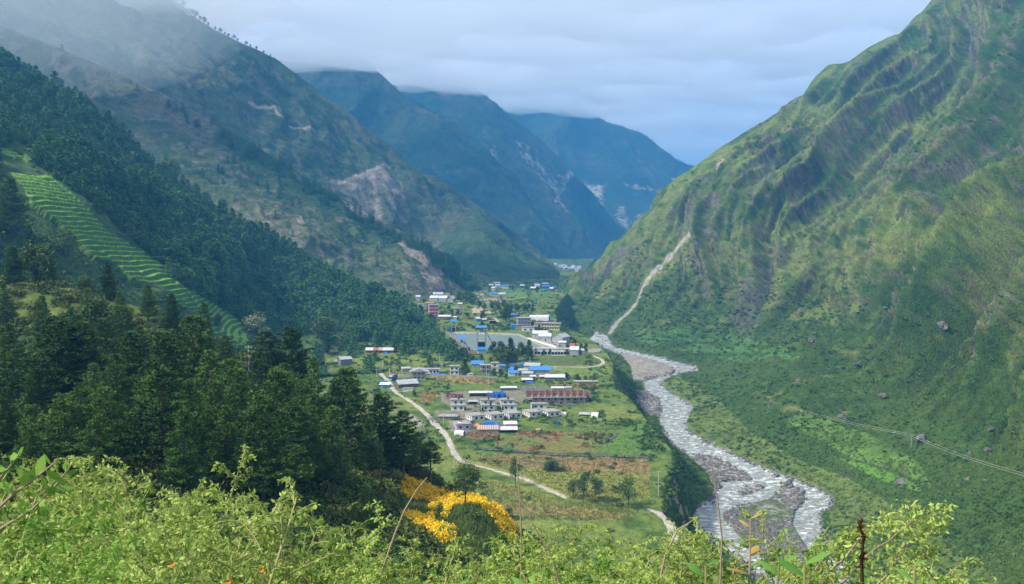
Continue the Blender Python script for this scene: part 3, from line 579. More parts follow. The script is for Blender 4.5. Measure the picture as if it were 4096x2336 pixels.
# ---------- river water and reservoir water
def M_river():
    m, t, b = mat_new('river_water'); b.inputs['Roughness'].default_value = 0.25; b.inputs['Specular IOR Level'].default_value = 0.45
    g = N('ShaderNodeNewGeometry', t); mpn = N('ShaderNodeMapping', t); mpn.inputs['Scale'].default_value = (0.26, 0.40, 0.4); t.links.new(g.outputs['Position'], mpn.inputs[0])
    n1 = N('ShaderNodeTexNoise', t); n1.inputs['Scale'].default_value = 1.0; n1.inputs['Detail'].default_value = 7; n1.inputs['Roughness'].default_value = 0.72; n1.inputs['Distortion'].default_value = 0.8
    t.links.new(mpn.outputs[0], n1.inputs['Vector'])
    r = N('ShaderNodeValToRGB', t); t.links.new(n1.outputs[0], r.inputs[0]); el = r.color_ramp.elements
    el[0].position = 0.42; el[0].color = (0.15, 0.165, 0.155, 1); el[1].position = 0.66; el[1].color = (0.80, 0.82, 0.83, 1)
    k = el.new(0.53); k.color = (0.27, 0.29, 0.28, 1)
    t.links.new(r.outputs[0], b.inputs['Base Color'])
    bp = N('ShaderNodeBump', t); bp.inputs['Distance'].default_value = 0.6; t.links.new(n1.outputs[0], bp.inputs['Height']); t.links.new(bp.outputs[0], b.inputs['Normal'])
    return m
def river_water():
    L = LAY['right_mountain']; X, Y, P = L['X'], L['Y'], L['base'].copy()
    P[..., 2] += fbm(P, 4, 3, seed=9) * 0.28
    riv = inpoly(X, Y, RIVER); m = riv.copy()
    for _ in range(2):
        m[1:] |= m[:-1]; m[:-1] |= m[1:]; m[:, 1:] |= m[:, :-1]; m[:, :-1] |= m[:, 1:]
    q = grid_quads(*X.shape); f = m.ravel()[q].all(1); q = q[f]
    u, inv = np.unique(q, return_inverse=True)
    me = fast_mesh('river', P.reshape(-1, 3)[u], inv.reshape(-1, 4), mats=[M_river()]); tag(link('river', me), kind='structure')
river_water()
mW = M_plain('reservoir_water', (0.125, 0.165, 0.14), 0.4, 0.08, 0.05, 0.0, 0.0, 0.25)
pw_ = [PW(x, y, DZ(y, 11.2)) for x, y in [(1795, 1322), (2090, 1330), (2215, 1404), (1865, 1404)]]
me = fast_mesh('reservoir_water', np.array(pw_), np.array([[0, 3, 2, 1]]), mats=[mW], smooth=False); tag(link('reservoir_water', me), kind='structure')
# far bend of the river glimpsed past the nose
pf = [PW(x, y, DZ(y, 26)) for x, y in [(2118, 1248), (2160, 1248), (2158, 1222), (2140, 1222)]]
# ================================================================== TREES AND PLANTS
def M_leaf(name, c0, c1, scale=0.6, rough=0.75, spec=0.15, transl=0.0, rnd=0.35):
    m, t, b = mat_new(name); b.inputs['Roughness'].default_value = rough; b.inputs['Specular IOR Level'].default_value = spec
    g = N('ShaderNodeNewGeometry', t); n = N('ShaderNodeTexNoise', t); n.inputs['Scale'].default_value = scale; n.inputs['Detail'].default_value = 3
    t.links.new(g.outputs['Position'], n.inputs['Vector'])
    oi = N('ShaderNodeObjectInfo', t); ad = N('ShaderNodeMath', t, operation='MULTIPLY_ADD'); ad.inputs[1].default_value = rnd
    t.links.new(oi.outputs['Random'], ad.inputs[0]); t.links.new(n.outputs[0], ad.inputs[2])
    r = N('ShaderNodeValToRGB', t); t.links.new(ad.outputs[0], r.inputs[0])
    r.color_ramp.elements[0].position = 0.42; r.color_ramp.elements[1].position = 0.85
    r.color_ramp.elements[0].color = tuple(c0) + (1,); r.color_ramp.elements[1].color = tuple(c1) + (1,)
    t.links.new(r.outputs[0], b.inputs['Base Color'])
    if transl:
        o = t.nodes['Material Output']; tr = N('ShaderNodeBsdfTranslucent', t); t.links.new(r.outputs[0], tr.inputs[0]); mxn = N('ShaderNodeMixShader', t); mxn.inputs[0].default_value = transl
        t.links.new(b.outputs[0], mxn.inputs[1]); t.links.new(tr.outputs[0], mxn.inputs[2]); t.links.new(mxn.outputs[0], o.inputs[0])
    return m
mPine = M_leaf('pine_needles', (0.024, 0.064, 0.014), (0.095, 0.175, 0.036), 0.45)
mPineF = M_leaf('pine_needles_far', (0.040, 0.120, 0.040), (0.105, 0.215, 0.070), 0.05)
mPineL = M_leaf('pine_needles_light', (0.05, 0.115, 0.022), (0.12, 0.21, 0.045), 0.45)
mBark = M_plain('bark', (0.10, 0.08, 0.065), 0.9, 0.3, 3.0)
mLeafD = M_leaf('broad_leaf_dark', (0.024, 0.056, 0.014), (0.075, 0.125, 0.028), 0.5)
mLeafM = M_leaf('broad_leaf', (0.035, 0.075, 0.018), (0.10, 0.16, 0.035), 0.5)
mLeafP = M_leaf('broad_leaf_pale', (0.08, 0.12, 0.05), (0.20, 0.24, 0.11), 0.5)
mLeafG = M_leaf('gully_scrub', (0.028, 0.070, 0.016), (0.085, 0.145, 0.03), 0.1)
mBushY = M_leaf('bush_olive', (0.035, 0.065, 0.014), (0.13, 0.155, 0.035), 0.25)
mCorn = M_leaf('corn_stalks', (0.20, 0.13, 0.05), (0.34, 0.25, 0.10), 0.5)
mGrassY = M_leaf('field_grass', (0.055, 0.10, 0.025), (0.15, 0.19, 0.05), 0.15)
mMari = M_leaf('marigold', (0.60, 0.36, 0.008), (0.84, 0.58, 0.025), 1.2)

def tris_from(c, d, side, length, width, rng):
    """leaf triangles: base centre c (n,3), direction d, side vector, -> V, T"""
    a = c - side * width[:, None] * 0.5; b = c + side * width[:, None] * 0.5; e = c + d * length[:, None]
    V = np.stack([a, b, e], 1).reshape(-1, 3); return V
def unit(v): return v / (np.linalg.norm(v, axis=-1, keepdims=True) + 1e-9)
def tube(path, radii, seg=6):
    V = []; Q = []
    path = [Vector(p) for p in path]
    for i, p in enumerate(path):
        d = (path[min(i + 1, len(path) - 1)] - path[max(i - 1, 0)]).normalized(); u = d.orthogonal().normalized(); w_ = d.cross(u)
        for k in range(seg):
            a = 2 * math.pi * k / seg; V.append(tuple(p + (u * math.cos(a) + w_ * math.sin(a)) * radii[i]))
    for i in range(len(path) - 1):
        for k in range(seg):
            Q.append((i * seg + k, i * seg + (k + 1) % seg, (i + 1) * seg + (k + 1) % seg, (i + 1) * seg + k))
    return V, Q
def pine_crown(h, cb, rmax, dens, leaf, wid, per, seed, shape=0.9, droop=0.12, gap=0.55):
    rng = np.random.default_rng(seed); C = []; O = []; limbs = []
    z = h * cb
    while z < h * 0.985:
        t = (z - h * cb) / (h * (1 - cb)); L0 = rmax * ((1 - t) ** shape) * (0.72 + 0.28 * min(1, t * 6 + .4)) + 0.25
        nb = max(3, int(round(dens * (0.6 + 0.4 * (1 - t))))); a0 = rng.random() * 6.28
        for k in range(nb):
            if rng.random() < 0.08: continue
            a = a0 + 6.283 * k / nb + rng.normal() * 0.18; L = L0 * rng.uniform(0.7, 1.1) * (0.78 + 0.5 * float(vnoise(np.array([[math.cos(a) * 1.3 + seed, math.sin(a) * 1.3, z * .32]]))[0]) + .22)
            ns = max(2, int(L / (leaf * 0.75))); s = (np.arange(ns) + 0.6) / ns; s = s[s > 0.22] if L > 1.2 else s
            dirv = np.array([math.cos(a), math.sin(a), 0]); lat = np.array([-math.sin(a), math.cos(a), 0])
            zz = z + rng.normal() * 0.12 + L * (-droop * s + (droop + 0.18) * s ** 2.5)
            c = dirv * (s * L)[:, None] + np.array([0, 0, 1]) * zz[:, None]
            m = len(s); w2 = L * 0.30 * (1 - s * 0.75)
            for sg in (-1, 0, 1):
                cc = c + lat * (w2 * sg * rng.uniform(0.6, 1.1, m))[:, None] + rng.normal(size=(m, 3)) * 0.08
                C.append(cc); O.append(np.repeat(dirv[None] + lat[None] * sg * 0.5, m, 0))
            limbs.append((z, a, L))
        z += gap * rng.uniform(0.75, 1.2) * (0.75 + 0.25 * (1 - t))
    C = np.concatenate(C); O = np.concatenate(O); n = len(C)
    C = np.repeat(C, per, 0); O = np.repeat(O, per, 0)
    d = unit(O * 0.8 + rng.normal(size=C.shape) * 0.75 + np.array([0, 0, 0.45])); sd_ = unit(np.cross(d, rng.normal(size=C.shape)))
    l = leaf * rng.uniform(0.6, 1.2, len(C)); V = tris_from(C, d, sd_, l, wid * rng.uniform(0.7, 1.3, len(C)), rng)
    return V, limbs
def pine_proto(h, cb, rmax, dens, leaf, wid, per, seed, mat, trunk=True, limbs_on=True, **k):
    V, limbs = pine_crown(h, cb, rmax, dens, leaf, wid, per, seed, **k)
    crown = fast_mesh('crown', V, np.arange(len(V)).reshape(-1, 3), mats=[mat], smooth=False)
    rng = random.Random(seed); tv, tq = tube([(0, 0, -1.5), (0, 0, h * 0.3), (rng.uniform(-.1, .1), 0, h * 0.65), (0, 0, h * 0.97)], [h * 0.017, h * 0.013, h * 0.008, 0.03], 7)
    if limbs_on:
        for z, a, L in limbs[::2]:
            e_ = (math.cos(a) * L * .8, math.sin(a) * L * .8, z + L * 0.02); v2, q2 = tube([(0, 0, z), (e_[0] * .5, e_[1] * .5, z - L * 0.03), e_], [0.05, 0.035, 0.015], 3)
            o_ = len(tv); tv += v2; tq += [tuple(i + o_ for i in f) for f in q2]
        for _ in range(7):     # bare stubs on the lower bole
            z = h * cb * rng.uniform(0.45, 1); a = rng.uniform(0, 6.28); v2, q2 = tube([(0, 0, z), (math.cos(a) * .8, math.sin(a) * .8, z + 0.05)], [0.04, 0.015], 3)
            o_ = len(tv); tv += v2; tq += [tuple(i + o_ for i in f) for f in q2]
    tr = fast_mesh('trunk', tv, tq, mats=[mBark])
    return crown, tr, h
def leafy_crown(blobs, n, leaf, seed, flat=1.0):
    rng = np.random.default_rng(seed); out_ = []
    tot = sum(b[3] ** 2 for b in blobs)
    for x, y, z, r in blobs:
        m = int(n * r * r / tot); d = unit(rng.normal(size=(m, 3))); rr = r * rng.uniform(0.35, 1.05, m) ** 0.6
        bump = 1 + 0.28 * vnoise(d * 2.3 + seed + x); c = np.array([x, y, z]) + d * (rr * bump)[:, None] * np.array([1, 1, flat])
        ld = unit(d * 0.5 + rng.normal(size=(m, 3)) + np.array([0, 0, -0.1])); sd_ = unit(np.cross(ld, rng.normal(size=(m, 3)) + d))
        l = leaf * rng.uniform(0.6, 1.3, m); out_.append(tris_from(c, ld, sd_, l, l * 0.75, rng))
    return np.concatenate(out_)
def broad_proto(h, w_, n, leaf, seed, mat, cb=0.3, nb=9):
    rng = random.Random(seed); blobs = []; tv, tq = tube([(0, 0, -1), (0.1, 0, h * cb), (0, .1, h * .7)], [h * .02, h * .016, h * .006], 6)
    for k in range(nb):
        t = (k + .5) / nb; a = rng.uniform(0, 6.28); z = h * (cb + (1 - cb) * (0.12 + 0.80 * t)); r0 = w_ * 0.5 * math.sin(math.pi * (0.22 + 0.66 * t)) * rng.uniform(.35, .75); x, y = math.cos(a) * r0, math.sin(a) * r0
        blobs.append((x, y, z, w_ * rng.uniform(0.17, 0.27))); v2, q2 = tube([(0, 0, h * cb * rng.uniform(.8, 1.3)), (x * .6, y * .6, z * .85), (x, y, z)], [.09, .05, .02], 3)
        o_ = len(tv); tv += v2; tq += [tuple(i + o_ for i in f) for f in q2]
    blobs.append((0, 0, h * 0.9, w_ * 0.16))
    V = leafy_crown(blobs, n, leaf, seed); return fast_mesh('crown', V, np.arange(len(V)).reshape(-1, 3), mats=[mat], smooth=False), fast_mesh('trunk', tv, tq, mats=[mBark]), h
def tree(name, proto, loc, h, rz, label, cat='tree', group=None, wide=1.0, parts=True):
    e_ = bpy.data.objects.new(name, None); COL.objects.link(e_); e_.empty_display_size = 1
    e_.location = loc; s = h / proto[2]; e_.scale = (s * wide, s * wide, s); e_.rotation_euler = (0, 0, rz)
    tag(e_, label, cat, group)
    link('crown', proto[0], e_); link('trunk', proto[1], e_)
    return e_

NP = [pine_proto(18, 0.20, 4.9, 8, 0.62, 0.17, 10, 1, mPine, shape=.72, gap=.95, droop=.16), pine_proto(18, 0.14, 4.4, 9, 0.60, 0.17, 9, 2, mPine, shape=0.6, gap=.85), pine_proto(18, 0.30, 4.2, 8, 0.62, 0.17, 10, 3, mPine, shape=0.55, gap=1.0, droop=.05), pine_proto(16, 0.08, 3.6, 8, 0.55, 0.16, 9, 4, mPineL, shape=0.7, gap=.8)]
NPT = [pine_proto(18, 0.52, 3.4, 6, 0.6, 0.17, 7, 5, mPine, shape=0.55)]
def zA(x, y): return (x / 1.4057, 1300 + y / 1.4057)
def z5_(x, y): return (1200 + x / 1.7414, 1500 + y / 1.7414)
def z1_(x, y): return (1500 + x / 2.553, 1100 + y / 2.553)
def z2_(x, y): return (1700 + x / 3.64, 1480 + y / 3.64)
RD3 = [z1_(1690, 935), z1_(1800, 938), z1_(2000, 940), z1_(2180, 942), z1_(2290, 925), z1_(2345, 895), z1_(2310, 860), z1_(2230, 825)]
RD1 = [z1_(45, 985), z1_(80, 1030), z1_(130, 1080), z1_(165, 1120), z1_(185, 1165), z1_(215, 1205), z1_(300, 1250), z1_(390, 1310), z1_(470, 1370), z1_(545, 1440)] + [z5_(925, 325), z5_(985, 385), z5_(1025, 430), z5_(1050, 490), z5_(1075, 545), z5_(1110, 590), z5_(1150, 612), z5_(1300, 648), z5_(1460, 695), z5_(1570, 725), z5_(1680, 775), z5_(1790, 825), z5_(1860, 858)]
# (photo x, crown top y, base y, prototype, width factor, label)
PT = []
def addp(fr, x, yt, yb, pr, wf, lab):
    X, Y0 = fr(x, yt); _, Y1 = fr(x, yb); PT.append((X, Y0, Y1, pr, wf, lab))
addp(zA, 60, -30, 430, 1, 1.0, 'dark pine cut by the left photo edge above the weeds')
addp(zA, 330, -80, 470, 0, 1.45, 'broad layered pine with shelving limbs beside the left edge pine')
addp(zA, 470, -40, 480, 1, 1.3, 'pine leaning into the broad layered pine on its right')
addp(zA, 930, 10, 560, 1, 1.15, 'tall bright tipped pine rising behind the central dark pines')
addp(zA, 1090, -70, 520, 2, 1.2, 'tall rounded pine right of the bright tipped pine')
addp(zA, 920, 195, 860, 0, 1.25, 'large dark pine at the middle of the left slope with drooping skirts')
addp(zA, 1300, 170, 700, 2, 1.15, 'dense pine between the two largest slope pines')
addp(zA, 1560, 215, 880, 1, 1.1, 'tall pine crowding the front pine on its right')
addp(zA, 1480, 350, 1010, 0, 1.1, 'front pine with spreading low boughs above the grey boulder')
addp(zA, 1500, 20, 480, 2, 1.1, 'dark pine left of the pair beside the concrete pole')
addp(zA, 1640, -10, 500, 1, 1.0, 'tallest dark pine beside the concrete power pole')
addp(zA, 1770, 155, 700, 3, 0.75, 'slender light green pine standing right of the dark pair')
addp(zA, 370, 345, 900, 0, 1.25, 'grey green pine with tiered boughs above the left weeds')
addp(zA, 590, 325, 880, 2, 1.15, 'dark pine next to the grey green tiered pine')
addp(zA, 180, 420, 880, 3, 1.1, 'short pine low at the far left behind the weeds')
addp(zA, 1660, 640, 1090, 4, 1.2, 'bare stemmed pine with a tuft crown near the boulder')
addp(zA, 1950, 225, 760, 2, 1.2, 'dark pine topping the road side of the slope')
addp(zA, 1180, 120, 640, 3, 1.2, 'lighter pine filling the gap behind the big slope pines')
addp(zA, 740, 20, 520, 2, 1.3, 'shaded pine behind the wire on the upper slope')
addp(zA, 1870, 430, 900, 3, 1.1, 'bluish young pine below the topmost road side pine')
addp(z5_, 560, 95, 640, 1, 1.2, 'big rounded pine overhanging the stone strewn road bend')
addp(z5_, 480, 260, 700, 0, 0.9, 'dark pine left of the rounded road bend pine')
addp(z5_, 720, 225, 730, 2, 1.05, 'twin stemmed pine nearest the road at the slope foot')
addp(z5_, 910, 440, 770, 4, 1.3, 'open thin crowned pine standing over the marigold bank')
addp(z5_, 100, 100, 620, 3, 1.15, 'yellow green pine among darker pines above the blossoms')
addp(z5_, 320, -60, 360, 1, 1.2, 'dark pine crown beside the small orange blossom patch')
addp(z5_, 40, 240, 760, 2, 1.1, 'deep green pine left of the yellow green pine')
addp(z5_, 470, 720, 1150, 0, 0.95, 'low spreading pine darkest beside the marigold ribbon')
addp(z5_, 200, 520, 900, 4, 0.9, 'pine whose bare trunk shows under the orange blossoms')
addp(z5_, 820, 380, 700, 2, 0.9, 'slim pine behind the open crowned one')
PP = NP + NPT
def near_base(X, Y):
    d = hit(X, Y, ['near_hillside']) 
    return d
rr = random.Random(3)
for X, Yt, Yb, pr, wf, lab in PT:
    b_ = near_base(X, Yb)
    while b_ is None and Yb < 2330: Yb += 12; b_ = near_base(X, Yb)
    if b_ is None: print('no base', lab); continue
    h = (Yb - Yt) * b_.y / F
    tree('pine_tree', PP[pr], (b_.x, b_.y, b_.z - 0.3), h, rr.uniform(0, 6.28), lab, wide=wf * 1.22)

# ---- mid slope conifers: about 300 nearest as trees, the rest one mass
MP = [pine_proto(13, 0.08, 3.6, 7, 1.0, 0.42, 4, 20 + i, mPineF, limbs_on=False, shape=sh, gap=1.15)[:3] for i, sh in enumerate((0.6, 0.5, 0.75, 0.45))]
def merged(protos_V, places, seed):
    """places (x,y,z,h,wide) -> vertices of all copies"""
    rng = np.random.default_rng(seed); out_ = []
    for (x, y, z, s, wd) in places:
        V = protos_V[rng.integers(len(protos_V))]; a = rng.random() * 6.283; c_, s_ = math.cos(a), math.sin(a)
        W = V * np.array([s * wd, s * wd, s]); out_.append(np.stack([W[:, 0] * c_ - W[:, 1] * s_ + x, W[:, 0] * s_ + W[:, 1] * c_ + y, W[:, 2] + z], 1))
    return np.concatenate(out_)
def verts(me):
    a = np.empty(len(me.vertices) * 3, np.float32); me.vertices.foreach_get('co', a); return a.reshape(-1, 3)
def sample_layer(name, n, test, seed, pxw=True):
    """random points on a layer, even in the picture; test(X,Y,P)->keep probability"""
    L = LAY[name]; rng = np.random.default_rng(seed); H, W = L['X'].shape
    i = rng.random(n) * (H - 1.01); j = rng.random(n) * (W - 1.01); i0 = i.astype(int); j0 = j.astype(int); fi = (i - i0)[:, None]; fj = (j - j0)[:, None]
    A = L['P']; P = A[i0, j0] * (1 - fi) * (1 - fj) + A[i0 + 1, j0] * fi * (1 - fj) + A[i0, j0 + 1] * (1 - fi) * fj + A[i0 + 1, j0 + 1] * fi * fj
    X = L['X'][i0, j0] + fj[:, 0] * (L['X'][i0, j0 + 1] - L['X'][i0, j0]); Y = L['Y'][i0, j0] + fi[:, 0] * (L['Y'][i0 + 1, j0] - L['Y'][i0, j0])
    k = rng.random(n) < test(X, Y, P); return X[k], Y[k], P[k]
# more pines closing the stand
X, Y, P = sample_layer('near_hillside', 900, lambda X, Y, P: (inpoly(X, Y, [(0, 1260), (500, 1290), (900, 1440), (1150, 1560), (1400, 1700), (1640, 1900), (1500, 2000), (1250, 2080), (900, 2080), (0, 1950)]) | inpoly(X, Y, [(-100, 1150), (350, 1190), (0, 1100)])) * 0.9 * (1 - np.maximum.reduce([inpoly(X + a, Y - b, m_) for m_ in MARI for a in (-60, 0, 60) for b in (0, 60, 150)])) * (1 - ((X > 1380) & (Y > 1790))), 71)
taken = [(o.location.x, o.location.y) for o in COL.objects if o.name.startswith('pine_tree')]; nf = 0
for p in P:
    if nf >= 62: break
    if any((p[0] - a) ** 2 + (p[1] - b) ** 2 < 4.6 ** 2 for a, b in taken): continue
    taken.append((p[0], p[1])); nf += 1
    tree('pine_tree', NP[nf % 4], (p[0], p[1], p[2] - .3), rr.uniform(9, 15) * (0.75 + 0.25 * min(1, p[1] / 200)), rr.uniform(0, 6.28), 'pine filling the dense stand on the near left slope', group='pines filling the near stand', wide=rr.uniform(1.05, 1.4))
FOR_OUT = dp((0, 400), (120, 420), (200, 490), (300, 570), (400, 640), (470, 710), (540, 770), (610, 800), (640, 790), (740, 800), (840, 830), (900, 840), (1000, 855), (1080, 880), (1120, 900), (1125, 860), (1080, 800), (1150, 900), (1080, 950), (850, 950), (500, 950), (0, 700))
def t_for(X, Y, P):
    st = inpoly(X, Y, STRIP) | inpoly(X, Y, STRIP2) | inpoly(X, Y, dp((0, 360), (60, 380), (300, 570), (440, 710), (620, 810), (640, 900), (0, 900)))
    low = inpoly(X, Y, dp((620, 830), (830, 818), (860, 835), (900, 845), (1010, 850), (1130, 905), (1130, 1000), (600, 1000)))
    return (1 - st) * np.where(low, 0.03, 1.0)
X, Y, P = sample_layer('forest_hill', 9000, t_for, 5)
keep = []; cell = {}
for k in np.argsort(-P[:, 1]):
    x, y, z = P[k]; key = (int(x / 6.4), int(y / 6.4))
    if any(cell.get((key[0] + a, key[1] + b)) is not None and np.hypot(cell[(key[0] + a, key[1] + b)][0] - x, cell[(key[0] + a, key[1] + b)][1] - y) < 4.5 for a in (-1, 0, 1) for b in (-1, 0, 1)): continue
    cell[key] = (x, y); keep.append(k)
P = P[keep]; rng = np.random.default_rng(9); Hh = rng.uniform(7, 15.5, len(P)) * (0.85 + 0.3 * (fbm(P, 60, 2) > 0)); scr = Hh / P[:, 1]
order = np.argsort(-scr); print('forest trees', len(P))
for n_, k in enumerate(order[:290]):
    x, y, z = P[k]
    tree('forest_pine', MP[n_ % 4], (x, y, z - 0.8), float(Hh[k]), float(rng.random() * 6.28), 'dark green pine among the dense pines covering the left forested slope', group='pines covering the forested slope', wide=float(rng.uniform(1.15, 1.6)))
pl = [(P[k, 0], P[k, 1], P[k, 2] - 0.8, Hh[k] / 13, rng.uniform(1.15, 1.6)) for k in order[290:]]
FP = [pine_proto(13, 0.08, 3.6, 6, 1.35, 0.6, 3, 40 + i, mPineF, limbs_on=False, shape=sh, gap=1.4) for i, sh in enumerate((0.6, 0.45, 0.75))]
FPV = [np.concatenate([verts(p[0])]) for p in FP]
def mass(name, V, mat, label, cat): 
    o = link(name, fast_mesh(name, V, np.arange(len(V)).reshape(-1, 3), mats=[mat], smooth=False)); return tag(o, label, cat, kind='stuff')
mass('pine_forest', merged(FPV, pl, 3), mPineF, 'closed pine forest covering the left spur down to the village', 'forest')
# trees on the farther slopes
def t_band(X, Y, P):
    d = dline(X, Y, dp((330, 190), (480, 270), (600, 345), (720, 425), (850, 515), (980, 605), (1100, 680), (1170, 715)))
    d2 = dline(X, Y, dp((560, 390), (620, 440), (680, 470))); d3 = dline(X, Y, dp((820, 560), (900, 620)))
    return np.where(d < 26, 0.9, np.where(d2 < 50, 0.5, np.where(d3 < 30, 0.35, 0.03)))
X, Y, P = sample_layer('front_spur', 3800, t_band, 8)
pl = [(p[0], p[1], p[2] - 1, rng.uniform(0.5, 1.0), 1.25) for p in P]
SPV = [v.reshape(-1, 3, 3)[::2].reshape(-1, 3) for v in FPV]
mass('distant_pines', merged(SPV, pl, 4), mPineF, 'scattered pines along the hazy spur above the forest', 'trees')
for nm, lab, n_, hh in (('left_mountain', 'hazy shrubs dotting the big left mountain', 1500, .45), ('blue_mountain', 'tiny trees dotting the blue ridge', 700, .8), ('scarred_mountain', 'tiny trees on the scarred ridge', 600, .9), ('distant_mountain', 'tiny trees along the farthest wooded ridge', 700, 1.1)):
    L = LAY[nm]; 
    X, Y, P = sample_layer(nm, n_, lambda X, Y, P: np.full(X.shape, 0.8), 31)
    pl = [(p[0], p[1], p[2] - 1, hh * rng.uniform(0.5, 1.1), 1.6) for p in P]
    jj = rng.integers(0, L['P'].shape[1], 260 if nm != 'left_mountain' else 120)
    pl += [(L['P'][0, j, 0], L['P'][0, j, 1], L['P'][0, j, 2] - 1.5, hh * rng.uniform(0.5, 1.2), 1.5) for j in jj]
    mass('slope_trees', merged([v.reshape(-1, 3, 3)[::5].reshape(-1, 3) * np.array([1, 1, .8]) for v in FPV], pl, 6), mPineF, lab, 'trees')
# skyline trees of the big mountain, countable against the sky
SK = [broad_proto(11, 11, 420, 1.3, 70 + i, mLeafD, cb=0.35, nb=6) for i in range(2)]
L = LAY['left_mountain']; xr = L['X'][0]
for i, X_ in enumerate([705, 716, 735, 752, 768, 786, 802, 822, 836, 860, 880, 899, 915, 935, 952, 985, 1002, 1030, 1060, 1085]):
    j = int(np.argmin(abs(xr - X_))); p = L['P'][0, j]
    tree('ridge_tree', SK[i % 2], (p[0], p[1], p[2] - 1.5), [13, 17, 15, 9, 16, 18, 12, 16, 10, 9, 12, 8, 9, 11, 8, 10, 7, 8, 7, 6][i] * 0.95, i * 1.3, 'small dark tree silhouetted on the big left mountain skyline', group='trees on the left mountain skyline')

# ---- broadleaf and bushes on the near hillside
BP = [broad_proto(6, 6, 2400, 0.34, 80, mLeafD, 0.12, 10), broad_proto(6, 6.5, 2400, 0.34, 81, mLeafM, 0.12, 10), broad_proto(7, 5.5, 2000, 0.32, 82, mLeafP, 0.3, 9), broad_proto(9, 6.5, 1900, 0.34, 83, mLeafD, 0.28, 12), broad_proto(9, 6.0, 1500, 0.32, 84, mLeafM, 0.3, 10)]
def bush_V(n, leaf, seed, flat=0.75, r=1.0):
    return leafy_crown([(0, 0, r * 0.55, r), (r * .6, r * .3, r * .4, r * .6), (-r * .5, r * .4, r * .45, r * .6), (0, -r * .6, r * .4, r * .55)], n, leaf, seed, flat)
BV = [bush_V(260, 0.30, 90 + i) for i in range(3)]; BVs = [bush_V(70, 0.55, 95 + i) for i in range(3)]; BVt = [bush_V(34, 0.8, 98 + i) for i in range(3)]
def near_mari(X, Y): return np.maximum.reduce([inpoly(X + a, Y + b, m_) for m_ in MARI for a, b in ((0, 0), (25, 20), (-25, 20), (0, -30))])
HILL = [(-250, 1060), (0, 1085), (400, 1180), (640, 1260), (640, 1400), (400, 1380), (200, 1330), (-250, 1330)]
GRS = q5((650, 760), (900, 840), (1290, 950), (1500, 1080), (1600, 1300), (1500, 1456), (1000, 1456), (600, 1100))
X, Y, P = sample_layer('near_hillside', 4200, lambda X, Y, P: np.where(near_mari(X, Y), 0.0, np.where(inpoly(X, Y, GRS), 0.04, np.where(inpoly(X, Y, HILL), 0.0, 0.75))), 12)
mass('undergrowth', merged(BV, [(p[0], p[1], p[2] - 0.2, rng.uniform(0.7, 1.9), 1.2) for p in P], 5), mLeafD, 'dark undergrowth covering the ground below the near pines', 'undergrowth')
X, Y, P = sample_layer('near_hillside', 1700, lambda X, Y, P: np.where(near_mari(X, Y) | inpoly(X, Y, GRS) | inpoly(X, Y, HILL), 0.0, 0.8), 112)
mass('light_undergrowth', merged(BV, [(p[0], p[1], p[2] - 0.2, rng.uniform(0.8, 2.4), 1.2) for p in P], 15), mBushY, 'lighter olive shrubs growing between the near pines', 'shrubs')
X, Y, P = sample_layer('near_hillside', 2600, lambda X, Y, P: inpoly(X, Y, HILL) * 0.95, 13)
mass('hill_bushes', merged(BV, [(p[0], p[1], p[2] - 0.2, rng.uniform(0.8, 2.3), 1.25) for p in P], 6), mBushY, 'olive green bushes covering the rounded knoll on the left', 'bushes')
X, Y, P = sample_layer('near_hillside', 26000, lambda X, Y, P: inpoly(X, Y, GRS) * 0.8, 14)
def tuft_V(n, h, w_, seed, lean=0.35, spread=0.3):
    r = np.random.default_rng(seed); c = np.c_[r.normal(size=(n, 2)) * spread, np.zeros(n)]; d = unit(np.c_[r.normal(size=(n, 2)) * lean, np.ones(n)]); s = unit(np.cross(d, r.normal(size=(n, 3))))
    return tris_from(c, d, s, h * r.uniform(.6, 1.2, n), np.full(n, w_), r)
TV = [tuft_V(7, 0.7, 0.16, 5), tuft_V(7, 0.6, 0.16, 6)]
mass('hillside_grass', merged(TV, [(p[0], p[1], p[2], rng.uniform(0.7, 1.5), 1) for p in P], 7), mGrassY, 'grass covering the small hillside around the marigolds', 'grass')
# marigold ribbons
X, Y, P = sample_layer('near_hillside', 130000, lambda X, Y, P: np.maximum.reduce([inpoly(X + fbm(P, 1.5, 2) * 20, Y + fbm(P, 1.5, 2, seed=4) * 14, m_) for m_ in MARI]) * np.clip(.75 + 2.2 * fbm(P, 2.2, 3, seed=19), 0.12, 1), 15)
print('marigolds', len(P))
FL = leafy_crown([(0, 0, 0.45, 0.32)], 16, 0.26, 3)
mass('marigolds', merged([FL, leafy_crown([(0, 0, 0.5, 0.34)], 16, 0.24, 4)], [(p[0], p[1], p[2], rng.uniform(0.8, 1.5), 1) for p in P], 8), mMari, 'orange yellow marigold flowers growing in ribbons down the near bank', 'flowers')
# small trees standing among the near pines, on the knoll and in the fields
def plant(fr, x, yt, yb, pr, wf, lab, cat='tree', name='broadleaf_tree', layers=None):
    X, Y0 = fr(x, yt); _, Y1 = fr(x, yb); p = hit(X, Y1, layers)
    if p is None: print('miss', lab); return
    tree(name, pr, (p.x, p.y, p.z - 0.2), (Y1 - Y0) * p.y / F, x * 1.7, lab, cat, wide=wf)
NH = ['near_hillside', 'village_ground', 'forest_hill']
D_ = lambda x, y: (x * k16, y * k16)
plant(z5_, 1150, 610, 912, BP[3], 1.2, 'lone leafy tree standing right of the marigold bank', layers=['near_hillside'])
plant(z5_, 1500, 572, 775, BP[4], 0.75, 'thin tree standing beside the lower stretch of road', layers=['village_ground'])
plant(z5_, 1905, 728, 862, BP[3], 1.15, 'left tree of three beside the road in the yellow meadow', layers=['village_ground'])
plant(z5_, 1975, 680, 888, BP[3], 0.7, 'thin middle tree of three in the yellow meadow', layers=['village_ground'])
